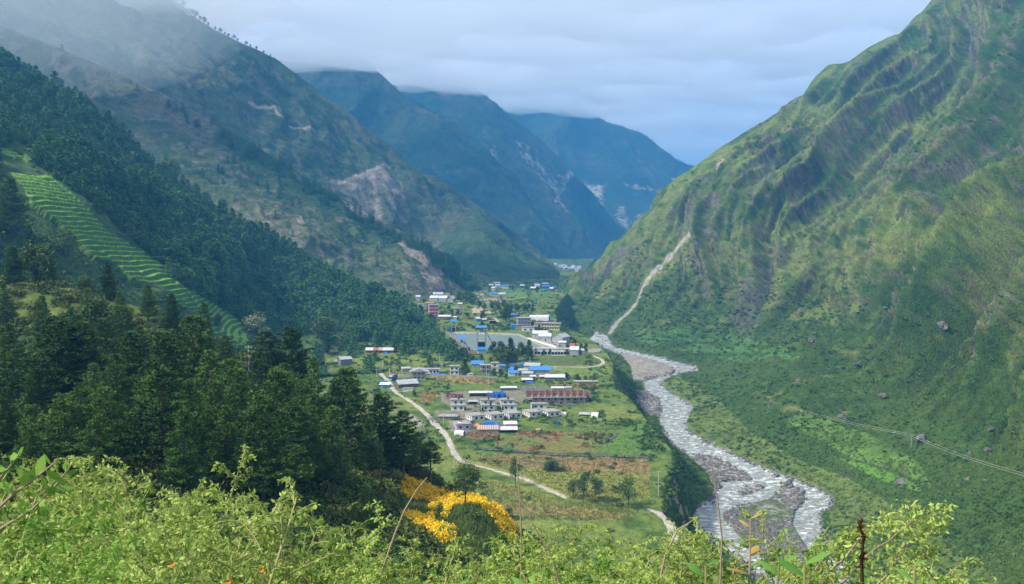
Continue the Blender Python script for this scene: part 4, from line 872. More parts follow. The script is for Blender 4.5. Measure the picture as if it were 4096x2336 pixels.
plant(z5_, 2055, 706, 885, BP[3], 0.95, 'round right tree of three in the yellow meadow', layers=['village_ground'])
plant(z5_, 2290, 720, 925, BP[3], 1.15, 'dark bushy tree near the river cliff meadow', layers=['village_ground'])
plant(z5_, 1450, 925, 1005, BP[0], 1.1, 'small round dark bush above the bright green paddy', 'bush', 'round_bush', ['village_ground', 'near_hillside'])
plant(z5_, 1760, 590, 665, BP[0], 2.2, 'wide dark bush at the corner of the brown field', 'bush', 'round_bush', ['village_ground'])
plant(D_, 640, 786, 870, BP[2], 1.1, 'pale flowering tree below the lowest green terraces', layers=['forest_hill', 'near_hillside'])
plant(z5_, 430, 230, 480, BP[2], 1.0, 'pale yellowish shrub growing between dark pines', 'shrub', 'pale_shrub', ['near_hillside'])
plant(z5_, 590, 450, 620, BP[1], 1.1, 'leafy tree among the pines over the marigold tip', layers=['near_hillside'])
for x, yt, yb, k, wf, lab in ((30, 440, 590, 'p', 1.2, 'dark pine standing alone beside the top green terraces'), (75, 560, 640, 'p', 1.1, 'small pine left of the terraces edge'), (270, 655, 750, 'p', 1.1, 'dark pine right of the small orange blossom strip'), (370, 705, 800, 'p', 1.2, 'bushy pine in front of the lower green terraces'),
                              (430, 728, 830, 'p', 1.1, 'rounded pine touching the tip of the green terraces'), (510, 750, 860, 'p', 0.9, 'pine in front of the lowest terraces'), (545, 785, 815, 'b', 1.0, 'small round tree on the lowest terraces'), (170, 575, 640, 'b', 1.2, 'shaggy tree left of the mid terraces'),
                              (90, 610, 700, 'b', 1.2, 'leafy tree above the olive knoll'), (215, 690, 740, 'b', 1.3, 'low tree behind the olive knoll'), (130, 640, 705, 'p', 1.0, 'slim pine behind the olive knoll'), (320, 765, 850, 'p', 1.1, 'pine right of the olive knoll'), (245, 745, 830, 'b', 1.3, 'leafy tree on the right flank of the olive knoll'),
                              (430, 340 + 60, 445, 'b', 1, 'small tree high on the spur edge'), (800, 790, 850, 'b', 1.2, 'dim leafy tree under the forest edge above the shed'), (815, 822, 880, 'p', 1.1, 'dark pine left of the small slate house')):
    plant(D_, x, yt, yb, (NP[1] if x % 20 else NP[0]) if k == 'p' else BP[0 if x % 2 else 1], wf, lab, name='pine_tree' if k == 'p' else 'broadleaf_tree', layers=['near_hillside', 'forest_hill'])

# ---- ground cover on the right slope, the terrace edge and in the fields
def t_right(X, Y, P):
    river, land = river_masks(X, Y); n = fbm(P, 45, 3, seed=77); lo = 1 - sstep(-10, 110, P[..., 2])
    e_ = np.minimum(dline(X, Y, RV_R), dline(X, Y, RV_L))
    return np.where(river | (e_ < 14) | (X > 4250) | inpoly(X, Y, GRAV1) | inpoly(X, Y, GRAV2), 0, np.clip(-0.12 + 1.0 * lo + n * 1.0, 0.02, 1)) * (dline(X, Y, SLIDE) > 20)
X, Y, P = sample_layer('right_mountain', 42000, t_right, 21)
sc_ = np.clip(P[:, 1] / 800, 0.6, 1.4) * rng.uniform(0.45, 1.35, len(P))
print('right bushes', len(P))
a_ = fbm(P, 35, 3, seed=5) > 0.02
pls = [(p[0], p[1], p[2] - 0.3, s, 1.25) for p, s in zip(P, sc_)]
mass('slope_shrubs', merged(BVt, [q for q, m_ in zip(pls, a_) if m_], 9), mLeafM, 'green shrubs scattered over the right valley slope', 'shrubs')
mass('slope_shrubs', merged(BVt, [q for q, m_ in zip(pls, a_) if not m_], 10), mLeafG, 'darker scrub filling the gullies of the right valley slope', 'shrubs')
X, Y, P = sample_layer('forest_hill', 6000, lambda X, Y, P: np.where(inpoly(X, Y, STRIP), 0.0, np.where(inpoly(X, Y, dp((620, 800), (840, 810), (1120, 880), (1130, 1000), (500, 1000))), 0.8, 0.55)), 23)
mass('spur_scrub', merged(BVt, [(p[0], p[1], p[2] - 0.3, rng.uniform(0.6, 1.7), 1.3) for p in P], 12), mLeafM, 'scrub below and between the pines of the forested spur', 'scrub')
def t_vill(X, Y, P):
    j = X > interp(EDGE, Y) - 2; n = fbm(P, 14, 3, seed=9); far = (Y < 1320) & (Y > 1060)
    rd_ = (dline(X, Y, RD1) < 15) | (dline(X, Y, RD3) < 9); lf = (X < 1760) & (Y < 1500); rt = (X > 2330) & (Y > 1430) & (Y < 1800)
    return np.where(rd_ | inpoly(X, Y, [(1795, 1320), (2090, 1328), (2230, 1405), (1850, 1405)]), 0, np.where(j, 0.9, np.where(far | lf | rt, np.clip(0.35 + n * 1.2, 0, 0.8), np.clip(0.05 + n * 1.0, 0, 0.45) * np.where(Y > 1770, 0.3, 1))))
# ================================================================== VILLAGE
def z4_(x, y): return (1300 + x / 4.045, 1280 + y / 4.045)
SCL = {z1_: 2.553, z2_: 3.64, z4_: 4.045, z5_: 1.7414, zA: 1.4057, D_: 1 / k16}
VG = ['village_ground', 'forest_hill']
mWhite = M_plain('white_plaster', (0.62, 0.63, 0.62), 0.85, 0.10, 0.6)
mGrey = M_plain('grey_concrete', (0.29, 0.28, 0.27), 0.9, 0.22, 0.5)
mSlab = M_plain('weathered_slab', (0.27, 0.26, 0.25), 0.9, 0.28, 0.35)
mStone = M_plain('stone_wall', (0.17, 0.16, 0.15), 0.95, 0.45, 1.2)
mBlueS = M_plain('blue_sheet', (0.03, 0.17, 0.46), 0.45, 0.18, 0.5, spec=0.4)
mTarp = M_plain('blue_tarpaulin', (0.02, 0.12, 0.48), 0.5, 0.35, 0.7, 0.1)
mTin = M_plain('grey_tin_sheet', (0.36, 0.38, 0.40), 0.5, 0.25, 0.6, metal=0.2)
mTinW = M_plain('white_tin_sheet', (0.46, 0.47, 0.48), 0.5, 0.12, 0.5)
mRust = M_plain('rusty_sheet', (0.28, 0.10, 0.06), 0.8, 0.5, 0.8)
mRed = M_plain('red_roof_sheet', (0.42, 0.09, 0.05), 0.6, 0.25, 0.3)
mPane = M_plain('dark_window', (0.012, 0.014, 0.020), 0.25, 0.2, 1.0, spec=0.5)
mBrick = M_plain('raw_brick', (0.24, 0.125, 0.095), 0.95, 0.35, 0.7)
mLav = M_plain('lavender_wall', (0.47, 0.42, 0.58), 0.85, 0.08, 0.5)
mMaroon = M_plain('maroon_wall', (0.16, 0.045, 0.05), 0.85, 0.2, 0.5)
mYel = M_plain('cream_wall', (0.55, 0.47, 0.26), 0.85, 0.12, 0.5)
mPink = M_plain('rose_paint', (0.50, 0.10, 0.17), 0.8, 0.15, 0.5)
mOran = M_plain('orange_paint', (0.62, 0.28, 0.13), 0.8, 0.15, 0.5)
mWood = M_plain('old_wood', (0.13, 0.10, 0.08), 0.9, 0.4, 1.0)
mCloth = M_plain('white_tarpaulin', (0.6, 0.6, 0.62), 0.7, 0.12, 0.5, 0.1)
mOrT = M_plain('orange_tarpaulin', (0.62, 0.22, 0.07), 0.7, 0.2, 0.6, 0.1)
mTan = M_plain('tan_straw', (0.48, 0.33, 0.13), 0.9, 0.3, 0.8)
mBlack = M_plain('black_plastic', (0.012, 0.012, 0.014), 0.5, 0.2, 1.0)
mPinkC = M_plain('pink_cloth', (0.60, 0.28, 0.30), 0.85, 0.25, 1.0)
mRoad = M_plain('dusty_road', (0.34, 0.31, 0.27), 0.95, 0.3, 0.35, 0.05)
mPole = M_plain('pale_concrete_pole', (0.45, 0.45, 0.44), 0.8, 0.1, 1.0)
mRoadStone = M_plain('boulder_stone', (0.115, 0.11, 0.11), 0.95, 0.4, 0.7, 0.15)
mFrameW = M_plain('white_window_surround', (0.68, 0.69, 0.68), 0.8, 0.05, 1.0)

class MB:
    def __init__(s): s.v = []; s.f = []
    def add(s, V, Fc): o = len(s.v); s.v += [tuple(map(float, v)) for v in V]; s.f += [tuple(i + o for i in f) for f in Fc]; return s
    def box(s, x0, x1, y0, y1, z0, z1):
        return s.add([(x, y, z) for x in (x0, x1) for y in (y0, y1) for z in (z0, z1)], [(0, 1, 3, 2), (4, 6, 7, 5), (0, 4, 5, 1), (2, 3, 7, 6), (0, 2, 6, 4), (1, 5, 7, 3)])
    def slab(s, quad, t=0.08):   # quad of 4 points + thickness downwards
        V = [tuple(p) for p in quad] + [(p[0], p[1], p[2] - t) for p in quad]
        return s.add(V, [(0, 1, 2, 3), (7, 6, 5, 4), (0, 4, 5, 1), (1, 5, 6, 2), (2, 6, 7, 3), (3, 7, 4, 0)])
    def tube(s, path, r, seg=6): v, q = tube(path, [r] * len(path) if not isinstance(r, list) else r, seg); return s.add(v, q)
    def build(s, name, mat, parent=None, smooth=False):
        me = bpy.data.meshes.new(name); me.from_pydata(s.v, [], s.f); me.materials.append(mat)
        if smooth: me.polygons.foreach_set('use_smooth', [True] * len(me.polygons))
        me.update(); return link(name, me, parent)
def empty(name, p, yaw, label, cat, group=None):
    e_ = bpy.data.objects.new(name, None); COL.objects.link(e_); e_.location = p; e_.rotation_euler = (0, 0, yaw); return tag(e_, label, cat, group)
def at(fr, x, y, layers=None):
    X, Y = fr(x, y); p = hit(X, Y, layers or VG)
    if p is None: p = hit(X, Y)
    return p
def mpp(fr, p): return p.y / F / SCL[fr] if fr is not D_ else p.y / F * k16
def windows(parent, wins, w, d, face, zf=0.0, mat=None, fmat=None):
    """wins: (centre along the face in metres, sill z, width, height); face f=front, l=left, r=right"""
    for c, zs, ww, hh in wins:
        for nm, m_, g, o1, o2 in (('window', fmat or mFrameW, 0.16, 0.02, 0.07), ('pane', mat or mPane, 0.0, 0.03, 0.10)):
            b = MB(); a0, a1, q0, q1 = c - ww / 2 - g, c + ww / 2 + g, zs - g, zs + hh + g
            if face == 'f': b.box(a0, a1, -o2, -0.004, q0, q1)
            elif face == 'l': b.box(-w / 2 - o2, -w / 2 - 0.004, a0, a1, q0, q1)
            else: b.box(w / 2 + 0.004, w / 2 + o2, a0, a1, q0, q1)
            o = b.build(nm, m_, parent if nm == 'window' else last)
            last = o
def door(parent, c, w, face, ww=1.0, hh=2.1, mat=None, z=0.0):
    b = MB()
    if face == 'f': b.box(c - ww / 2, c + ww / 2, -0.06, -0.004, z, z + hh)
    elif face == 'l': b.box(-w / 2 - 0.06, -w / 2 - 0.004, c - ww / 2, c + ww / 2, z, z + hh)
    else: b.box(w / 2 + 0.004, w / 2 + 0.06, c - ww / 2, c + ww / 2, z, z + hh)
    b.build('door', mat or mPane, parent)
def flat_house(fr, x, y, w, d, h, yaw, label, wall=None, roof=None, storeys=1, fw=(), lw=(), rw=(), fd=None, ld=None, rd=None, over=0.45, rebar=True, tank=None, name='concrete_house', cat='house', bands=None, clutter=False, base=None, group=None, posts=False, wh=1.25, ww=1.45):
    p = base or at(fr, x, y); e_ = empty(name, (p.x, p.y, p.z - 0.05), R(yaw), label, cat, group); wall = wall or mWhite; roof = roof or mSlab
    H = h * storeys; MB().box(-w / 2, w / 2, 0, d, -2.0, H).build('wall', wall, e_)
    MB().box(-w / 2 - over, w / 2 + over, -over, d + over, H + 0.003, H + 0.22).build('roof', roof, e_)
    if bands:
        for k in range(storeys): MB().box(-w / 2 - over * .7, w / 2 + over * .7, -over * .7, d + over * .7, k * h + h - 0.22 if k < storeys - 1 else H - 0.4, k * h + h + 0.10 if k < storeys - 1 else H - 0.003).build('floor_band', bands, e_)
    for k in range(storeys):
        windows(e_, [(u * w, k * h + 0.95, ww, wh) for u in fw], w, d, 'f'); windows(e_, [(u * d, k * h + 0.95, 1.0, wh) for u in lw], w, d, 'l'); windows(e_, [(u * d, k * h + 0.95, 1.0, wh) for u in rw], w, d, 'r')
    if fd is not None: door(e_, fd * w, w, 'f')
    if ld is not None: door(e_, ld * d, w, 'l')
    if rd is not None: door(e_, rd * d, w, 'r')
    if rebar:
        b = MB()
        for ux in (-.48, -.16, .16, .48):
            for uy in (0.02, .5, .98): b.box(ux * w - .05, ux * w + .05, uy * d - .05, uy * d + .05, H + 0.22, H + 0.22 + 0.9)
        b.build('column_stubs', mGrey, e_)
    if posts:
        for k in range(5): MB().box(-w / 2 + k * w / 4 - .12, -w / 2 + k * w / 4 + .12, -over * .9, -over * .9 + .2, -0.5, H).build('post', mWhite, e_)
    if tank:
        tx, ty = tank; t_ = empty('water_tank', e_.matrix_basis @ Vector((tx * w, ty * d, H + 0.22)), 0, 'black water tank of the ' + ' '.join(label.split()[-9:]), 'tank')
        v, q = tube([(0, 0, 0), (0, 0, .1), (0, 0, 1.0), (0, 0, 1.15)], [.52, .55, .55, .25], 12); b = MB().add(v, q); b.build('tank_body', mBlack, t_); v, q = tube([(0, 0, 1.15), (0, 0, 1.28)], [.25, .2], 10); MB().add(v, q).build('lid', mBlack, t_)
    if clutter:
        for nm, m_, a, b_, c_, lab in (('laundry', mCloth, -.2, .35, 0.5, 'white sheets drying on the flat roof of the lavender house'), ('laundry', mOrT, -.05, .2, 0.15, 'orange cloth laid on the flat roof of the lavender house'), ('laundry', mBlack, -.1, .6, .6, 'dark heap on the flat roof of the lavender house')):
            b2 = MB(); c0 = (a * w, b_ * d); 
            b2.slab([(c0[0] - 1, c0[1] - .6, H + .3), (c0[0] + 1, c0[1] - .6, H + .3), (c0[0] + .8, c0[1] + .7, H + .3 + c_), (c0[0] - .8, c0[1] + .6, H + .3 + c_ * .8)], .06); o = b2.build(nm, m_); o.matrix_world = e_.matrix_basis; tag(o, lab, 'laundry')
    return e_
def gable(fr, x, y, w, d, h, yaw, label, wall=None, roof=None, rise=1.3, over=0.4, fw=(), fd=None, lw=(), name='shed', cat='shed', axis='x', open_front=False, wh=0.9, group=None, mono=False, ribs=False):
    p = at(fr, x, y); e_ = empty(name, (p.x, p.y, p.z - 0.05), R(yaw), label, cat, group); wall = wall or mGrey; roof = roof or mTin
    W, D2, o = w / 2, d, over
    if mono:
        if open_front:
            b = MB(); b.box(-W, W, D2 - .15, D2, -1.5, h + rise - .05); b.box(-W, -W + .15, 0, D2 - .16, -1.5, h - .05); b.box(W - .15, W, 0, D2 - .16, -1.5, h - .05); b.build('wall', wall, e_)
            for k in range(4): MB().box(-W + .3 + k * (w - .6) / 3 - .07, -W + .3 + k * (w - .6) / 3 + .07, 0, .14, -1, h - .03).build('post', mWood, e_)
        else: MB().add([(-W, 0, -1.5), (W, 0, -1.5), (W, D2, -1.5), (-W, D2, -1.5), (-W, 0, h - .02), (W, 0, h - .02), (W, D2, h + rise - .02), (-W, D2, h + rise - .02)], [(0, 1, 5, 4), (1, 2, 6, 5), (2, 3, 7, 6), (3, 0, 4, 7), (4, 5, 6, 7), (3, 2, 1, 0)]).build('wall', wall, e_)
        s_ = rise / D2; rf = MB().slab([(-W - o, -o, h + .08 - o * s_), (W + o, -o, h + .08 - o * s_), (W + o, D2 + o, h + .08 + rise + o * s_), (-W - o, D2 + o, h + .08 + rise + o * s_)], .07).build('roof', roof, e_)
        if ribs:
            n = int(w / .9)
            for k in range(n):
                xa = -W + (k + .15) * w / n; MB().slab([(xa, -o, h + .10 - o * s_), (xa + w / n * .45, -o, h + .10 - o * s_), (xa + w / n * .45, D2 + o, h + .10 + rise + o * s_), (xa, D2 + o, h + .10 + rise + o * s_)], .015).build('patch_sheet', ribs, rf)
    elif axis == 'x':       # ridge runs left-right, slope faces the viewer
        MB().add([(-W, 0, -1.5), (W, 0, -1.5), (W, D2, -1.5), (-W, D2, -1.5), (-W, 0, h), (W, 0, h), (W, D2, h), (-W, D2, h), (-W, D2 / 2, h + rise), (W, D2 / 2, h + rise)], [(0, 1, 5, 4), (1, 2, 6, 9, 5), (2, 3, 7, 6), (3, 0, 4, 8, 7), (3, 2, 1, 0)]).build('wall', wall, e_)
        s_ = rise / (D2 / 2); b = MB(); b.slab([(-W - o, -o, h - o * s_ + .08), (W + o, -o, h - o * s_ + .08), (W + o, D2 / 2, h + rise + .08), (-W - o, D2 / 2, h + rise + .08)], .07); b.slab([(-W - o, D2 / 2, h + rise + .08), (W + o, D2 / 2, h + rise + .08), (W + o, D2 + o, h - o * s_ + .08), (-W - o, D2 + o, h - o * s_ + .08)], .07); b.build('roof', roof, e_)
    else:                   # gable end faces the viewer
        MB().add([(-W, 0, -1.5), (W, 0, -1.5), (W, D2, -1.5), (-W, D2, -1.5), (-W, 0, h), (W, 0, h), (W, D2, h), (-W, D2, h), (0, 0, h + rise), (0, D2, h + rise)], [(0, 1, 5, 8, 4), (1, 2, 6, 5), (2, 3, 7, 9, 6), (3, 0, 4, 7), (3, 2, 1, 0)]).build('wall', wall, e_)
        s_ = rise / W; b = MB(); b.slab([(-W - o, -o, h - o * s_ + .08), (0, -o, h + rise + .08), (0, D2 + o, h + rise + .08), (-W - o, D2 + o, h - o * s_ + .08)][::-1], .07); b.slab([(0, -o, h + rise + .08), (W + o, -o, h - o * s_ + .08), (W + o, D2 + o, h - o * s_ + .08), (0, D2 + o, h + rise + .08)][::-1], .07); b.build('roof', roof, e_)
    windows(e_, [(u * w, h * .38, min(1.1, w * .15), min(wh, h * .4)) for u in fw], w, d, 'f'); windows(e_, [(u * d, h * .38, 1.0, min(wh, h * .4)) for u in lw], w, d, 'l')
    if fd is not None: door(e_, fd * w, w, 'f', hh=min(2.0, h * .8))
    return e_
def tarp(fr, x, y, w, d, h, yaw, label, mat, name='tarpaulin', cat='tarpaulin', seed=0, dome=False, end=None, group=None):
    """a draped sheet over a ridge: arched, creased; dome closes its ends"""
    p = at(fr, x, y); e_ = empty(name, (p.x, p.y, p.z), R(yaw), label, cat, group); rng = np.random.default_rng(seed + 3)
    nu, nv = 14, 12; u, v = np.meshgrid(np.linspace(0, 1, nu), np.linspace(0, 1, nv)); a = v * math.pi
    prof = np.sin(a) ** (0.65); taper = np.where(dome, np.sin(np.clip(u * math.pi, 0.25, math.pi - .25)) ** .35, 1.0)
    xx = (u - .5) * w; yy = (0.5 - np.cos(a) * .5) * d; zz = prof * h * taper; Pt = np.stack([xx, yy, zz], -1); Pt += (rng.random(Pt.shape) - .5) * np.array([.12, .12, .22]) * min(1, h / 2)
    o = link('cover', fast_mesh('cover', Pt.reshape(-1, 3), grid_quads(nv, nu), mats=[mat]), e_)
    for k, s in ((0, 'end_panel'), (-1, 'end_panel')):
        loop = Pt[:, k]; c = loop.mean(0); c[2] = 0.2; V = np.concatenate([loop, [c]]); n = len(loop); me = fast_mesh('end_panel', V, np.array([(i, i + 1, n) for i in range(n - 1)] + [(n - 1, 0, n)]), mats=[end or mat]); link('end_panel', me, e_)
    return e_

# ---- the white relief houses
def A_(x, y, lab, dd=9.5, tank=None, yaw=24): flat_house(z2_, x, y, 7.6, dd, 2.9, yaw, lab, fw=(-.16, .26), lw=(.2, .5, .8), tank=tank)
A_(777, 738, 'white flat roofed house leftmost of the oblique front row')
A_(1055, 722, 'white flat roofed house second from the left in the oblique front row', tank=(-.1, .97))
A_(1318, 705, 'white flat roofed house in the middle of the oblique front row')
A_(1612, 685, 'white flat roofed house second from the right in the oblique row')
A_(1880, 680, 'white house ending the oblique front row beside a cream tent')
def B_(x, y, lab, **k): flat_house(z2_, x, y, 8.8, 4.2, 3.0, 4, lab, fw=(-.22, .16), **k)
B_(490, 592, 'white house with a dark doorway at its right corner behind the long leftmost house', rd=.3, fd=.42)
B_(932, 588, 'white house with porch at left above the second oblique house', fd=-.42, tank=(.1, -.2))
B_(1228, 585, 'white house with black tank in front of its right window', fd=-.44)
B_(1660, 568, 'white house with shaded porch below the grey brick barracks', fd=-.4, tank=(.9, .1))
for x, l, s in ((480, 'left', 'behind the doorway house'), (917, 'middle', 'behind the porch house'), (1202, 'right', 'behind the house with the black tank')):
    flat_house(z2_, x, 508, 8.6, 5, 3.0, 4, 'rear row white house half hidden ' + s, fw=(-.16, .22), tank=(.05, .3))
flat_house(z2_, 562, 872, 7.6, 9.5, 3.1, 14, 'lavender house with maroon side wall and cluttered flat roof beside the road', wall=mLav, fw=(-.22, .26), lw=(.4,), ld=.75, clutter=True, over=.6)
flat_house(z2_, 330, 712, 10, 7, 1.3, 0, 'low grey foundation walls with white sheet beside the roadside pole', wall=mGrey, rebar=True, name='house_foundation', cat='foundation')
# ---- brick barracks
def barracks():
    p = at(z2_, 1560, 468); p = Vector((p.x + 14.5, p.y, p.z)); e_ = empty('brick_barracks', p, R(2), 'long two storey unfinished barracks of raw brick over grey block', 'building')
    w, d, h = 36.5, 7.5, 2.9
    MB().box(-w / 2 + 4, w / 2 - 1, 0, d, -1.5, h).build('ground_floor', mGrey, e_); MB().box(-w / 2 - .5, w / 2, -1.6, d + .3, h + .003, h + .28).build('floor_slab', mSlab, e_)
    b = MB(); t = .25; z0, z1 = h + .285, h + 3.1
    b.box(-w / 2, w / 2 - 1, d - t, d, z0, z1)
    for k in range(10): x = -w / 2 + k * (w - 1 - t) / 9; b.box(x, x + t, 0.3, d - t - .004, z0, z1)
    for k in range(9):
        if k == 4: continue
        xa = -w / 2 + k * (w - 1 - t) / 9 + t + .004; xb = -w / 2 + (k + 1) * (w - 1 - t) / 9 - .004; m_ = (xa + xb) / 2
        b.box(xa, m_ - 1.0, .3, .3 + t, z0, z1 - .3); b.box(m_ + .2, xb - .9, .3, .3 + t, z0, z1 - .3); b.box(m_ - .996, m_ + .196, .3, .3 + t, z0, z0 + .9); b.box(m_ - .996, m_ + .196, .3, .3 + t, z1 - .8, z1 - .3)
    b.build('upper_walls', mBrick, e_)
    for k in range(10): x = -w / 2 + k * (w - 1) / 9; MB().box(x - .16, x + .16, -1.5, -1.15, -1, h + 3.3).build('column', mSlab, e_)
    for k in range(10): x = -w / 2 + k * (w - 1) / 9; MB().box(x - .15, x + .15, d + .01, d + .25, h + .3, h + 3.7).build('column', mSlab, e_)
    for k in range(8):
        x = -w / 2 + 6.1 + k * 3.9; windows(e_, [(x, 1.0, 1.5, 1.1)], w, d, 'f')
        if k % 2 == 0: door(e_, x + 1.9, w, 'f', mat=mRust if k % 4 else mOran)
barracks()
def ruin(fr, x, y, w, d, h, yaw, label, mat, name='brick_shell', cat='building', n=3):
    p = at(fr, x, y); e_ = empty(name, p, R(yaw), label, cat); t = .25; b = MB()
    b.box(-w / 2, w / 2, d - t, d, -1, h); b.box(-w / 2, -w / 2 + t, 0.254, d - t - .004, -1, h); b.box(w / 2 - t, w / 2, .254, d - t - .004, -1, h)
    for k in range(n):
        xa = -w / 2 + k * w / n; xb = xa + w / n; b.box(xa, xa + w / n * .3, 0, t, -1, h); b.box(xb - w / n * .28, xb - .004, 0, t, -1, h); b.box(xa + w / n * .3 + .004, xb - w / n * .28 - .004, 0, t, -1, h * .42)
        if k: b.box(xa - .12, xa + .12, t + .004, d - t - .004, -1, h)
    b.build('wall', mat, e_)
    for ux in (-.5, 0, .5):
        for uy in (0, 1): MB().box(ux * w - .13, ux * w + .13, uy * d - .13, uy * d + .13, -.5, h + .7).build('column', mSlab, e_)
ruin(z2_, 390, 425, 8.5, 7, 2.4, -22, 'roofless brick shell left of the blue tents', mBrick); ruin(z2_, 2350, 440, 4, 6, 4.6, 2, 'roofless end bay at the right of the brick barracks', mBrick, n=1); ruin(z2_, 1570, 300, 17, 4, 2.2, 2, 'low grey block shell standing behind the brick barracks', mGrey, n=5)
# ---- sheds and tents round the white houses
gable(z2_, 775, 384, 11, 4, 2.2, 2, 'open fronted long shed left of the two blue tents', mSlab, mTinW, rise=.5, mono=True, open_front=True)
gable(z2_, 925, 376, 4, 3, 2.1, 2, 'white box shed touching the left blue tent', mTinW, mTinW, rise=.3, mono=True)
for x, l in ((1003, 'left'), (1090, 'right')): gable(z2_, x, 405 if l == 'left' else 400, 4.6, 5, 2.0, -18, f'{l} one of the twin bright blue gabled tents', mTarp, mTarp, rise=1.5, over=.1, axis='y', name='gabled_tent', cat='tent', fd=0.1)
gable(z2_, 1220, 300, 10, 3.5, 1.8, 2, 'white sheet roofed hut behind the left end of the barracks', mStone, mTinW, rise=.5, mono=True); gable(z2_, 1935, 296, 8, 3, 1.5, 2, 'low white roofed hut behind the right half of the barracks', mGrey, mTinW, rise=.5, mono=True)
gable(z2_, 2090, 300, 3.5, 3, 2.0, 2, 'small blue grey hut behind the barracks', mTin, mTin, rise=.3, mono=True)
gable(z2_, 700, 505, 5, 3, 1.9, 0, 'cluttered little shelter between the left and middle white houses', mWood, mTin, rise=.4, mono=True, open_front=True)
tarp(z2_, 930, 820, 6.3, 4, 2.6, 4, 'large bright blue tarpaulin shelter behind the rusty roof', mTarp, 'tarpaulin_shelter', 'shelter', 1); tarp(z2_, 1065, 826, 2.9, 3, 2.1, 0, 'smaller blue tarpaulin dome beside the large blue shelter', mTarp, 'tarpaulin_shelter', 'shelter', 2, dome=True)
tarp(z2_, 770, 832, 2.6, 2.5, 1.8, 10, 'small orange dome tent left of the blue shelter', mOrT, 'dome_tent', 'tent', 3, dome=True)
gable(z2_, 1245, 836, 6.6, 4, 1.9, 3, 'white roofed shelter with pink cloth walls', mPinkC, mCloth, rise=.7, mono=True, name='cloth_shelter', cat='shelter')
gable(z2_, 920, 915, 11.3, 4.5, 1.9, 2, 'long shed roofed with rusty red and white striped sheets', mGrey, mRust, rise=1.2, mono=True, ribs=mTinW)
gable(z2_, 1215, 915, 9, 4, 1.7, 2, 'shed with crumpled white sheet roof beside the striped shed', mWood, mTinW, rise=.9, mono=True, open_front=True)
tarp(z2_, 490, 955, 5, 3.6, 2.4, -15, 'white tarpaulin tent in front of the lavender house', mCloth, 'tarpaulin_tent', 'tent', 4, end=mTarp)
tarp(z2_, 2015, 672, 3.6, 3.5, 2.0, 15, 'cream tent beside the right end white house', M_plain('cream_canvas', (0.62, 0.58, 0.45), .8, .1, .6), 'cream_tent', 'tent', 5)
tarp(z2_, 2465, 700, 4.2, 3.6, 2.9, -20, 'white arched tent with blue end at the field edge', mCloth, 'arched_tent', 'tent', 6, end=mTarp)
gable(z2_, 2320, 668, 5.5, 3, .9, -8, 'low grey sheet lean-to left of the arched tent', mWood, mTin, rise=.5, mono=True)
MBb = lambda: MB()
def crate(fr, x, y, w, d, h, label, mat, name, cat, lidmat=None):
    p = at(fr, x, y); e_ = empty(name, p, R(8), label, cat); MB().box(-w / 2, w / 2, 0, d, -.3, h).build('body', mat, e_); MB().slab([(-w / 2 - .12, -.12, h + .02), (w / 2 + .12, -.12, h + .02), (w / 2 + .12, d + .12, h + .25), (-w / 2 - .12, d + .12, h + .25)], .06).build('roof', lidmat or mat, e_); door(e_, 0, w, 'f', w * .5, h * .75, M_plain(name + '_door', (0.05, 0.16, 0.35) if mat is mTarp else (0.36, 0.24, 0.09), .7, .2, 1)); return e_
crate(z2_, 1945, 800, 1.3, 1.2, 1.9, 'bright blue latrine booth alone in the green field', mTarp, 'latrine_booth', 'booth'); crate(z2_, 1650, 912, 2.0, 1.6, 1.6, 'tan straw hut at the edge of the brown field', mTan, 'straw_hut', 'hut')
# ---- middle of the village (first zoom frame)
g1 = lambda x0, x1, y: (mpp(z1_, at(z1_, (x0 + x1) / 2, y)) * (x1 - x0))
def G(x0, x1, y, d, h, yaw, lab, *a, **k): return gable(z1_, (x0 + x1) / 2, y, g1(x0, x1, y) * .95, d, h, yaw, lab, *a, **k)
def FH(x0, x1, y, d, h, yaw, lab, **k): return flat_house(z1_, (x0 + x1) / 2, y, g1(x0, x1, y) * .92, d, h, yaw, lab, **k)
FH(375, 662, 1008, 6, 3.2, -2, 'long low white school block with many dark windows', fw=(-.42, -.3, -.1, .06, .2, .34, .46), rebar=False, posts=False, roof=mSlab, over=.7)
G(270, 362, 990, 6, 2.6, 10, 'small grey roofed building left of the school block', mGrey, mTin, rise=.8)
e_ = FH(375, 522, 1072, 6, 2.7, 2, 'two storey grey house with a gabled tin roof and balcony', wall=mGrey, storeys=2, fw=(-.3, 0, .3), rebar=False, bands=mSlab, roof=mTin)
G(368, 530, 1050, 7, 0.2, 2, 'grey tin gable crowning the two storey balcony house', mWood, mTin, rise=1.6, axis='y', name='gable_roof', cat='roof') if False else None
MB().add([(-6.6, -1, 5.7), (6.6, -1, 5.7), (6.6, 7, 5.7), (-6.6, 7, 5.7), (0, -1, 7.9), (0, 7, 7.9)], [(0, 1, 4), (1, 2, 5, 4), (2, 3, 5), (3, 0, 4, 5)]).build('gable_roof', mTin, e_)
tarp(z1_, 652, 1028, 9, 3, 1.3, 0, 'blue tarpaulin spread on the grass in front of the school', mTarp, 'tarpaulin', 'tarpaulin', 8)
FH(762, 862, 1020, 6, 3.0, 3, 'two storey white concrete house behind the dark pine', storeys=2, fw=(-.28, .22), lw=(.5,), bands=mSlab)
FH(866, 950, 1022, 5, 2.8, 3, 'single storey annex joined to the two storey white house', fw=(.2,), rebar=False)
G(982, 1108, 944, 6, 2.6, 2, 'shed with long blue sheet roof behind the concrete houses', mGrey, mBlueS, rise=1.6, mono=True, fw=(-.2, .2))
FH(1078, 1180, 1008, 6, 3.0, 2, 'grey two storey concrete house with projecting roof slab', wall=mGrey, storeys=2, fw=(-.2, .2), over=.9, bands=mSlab)
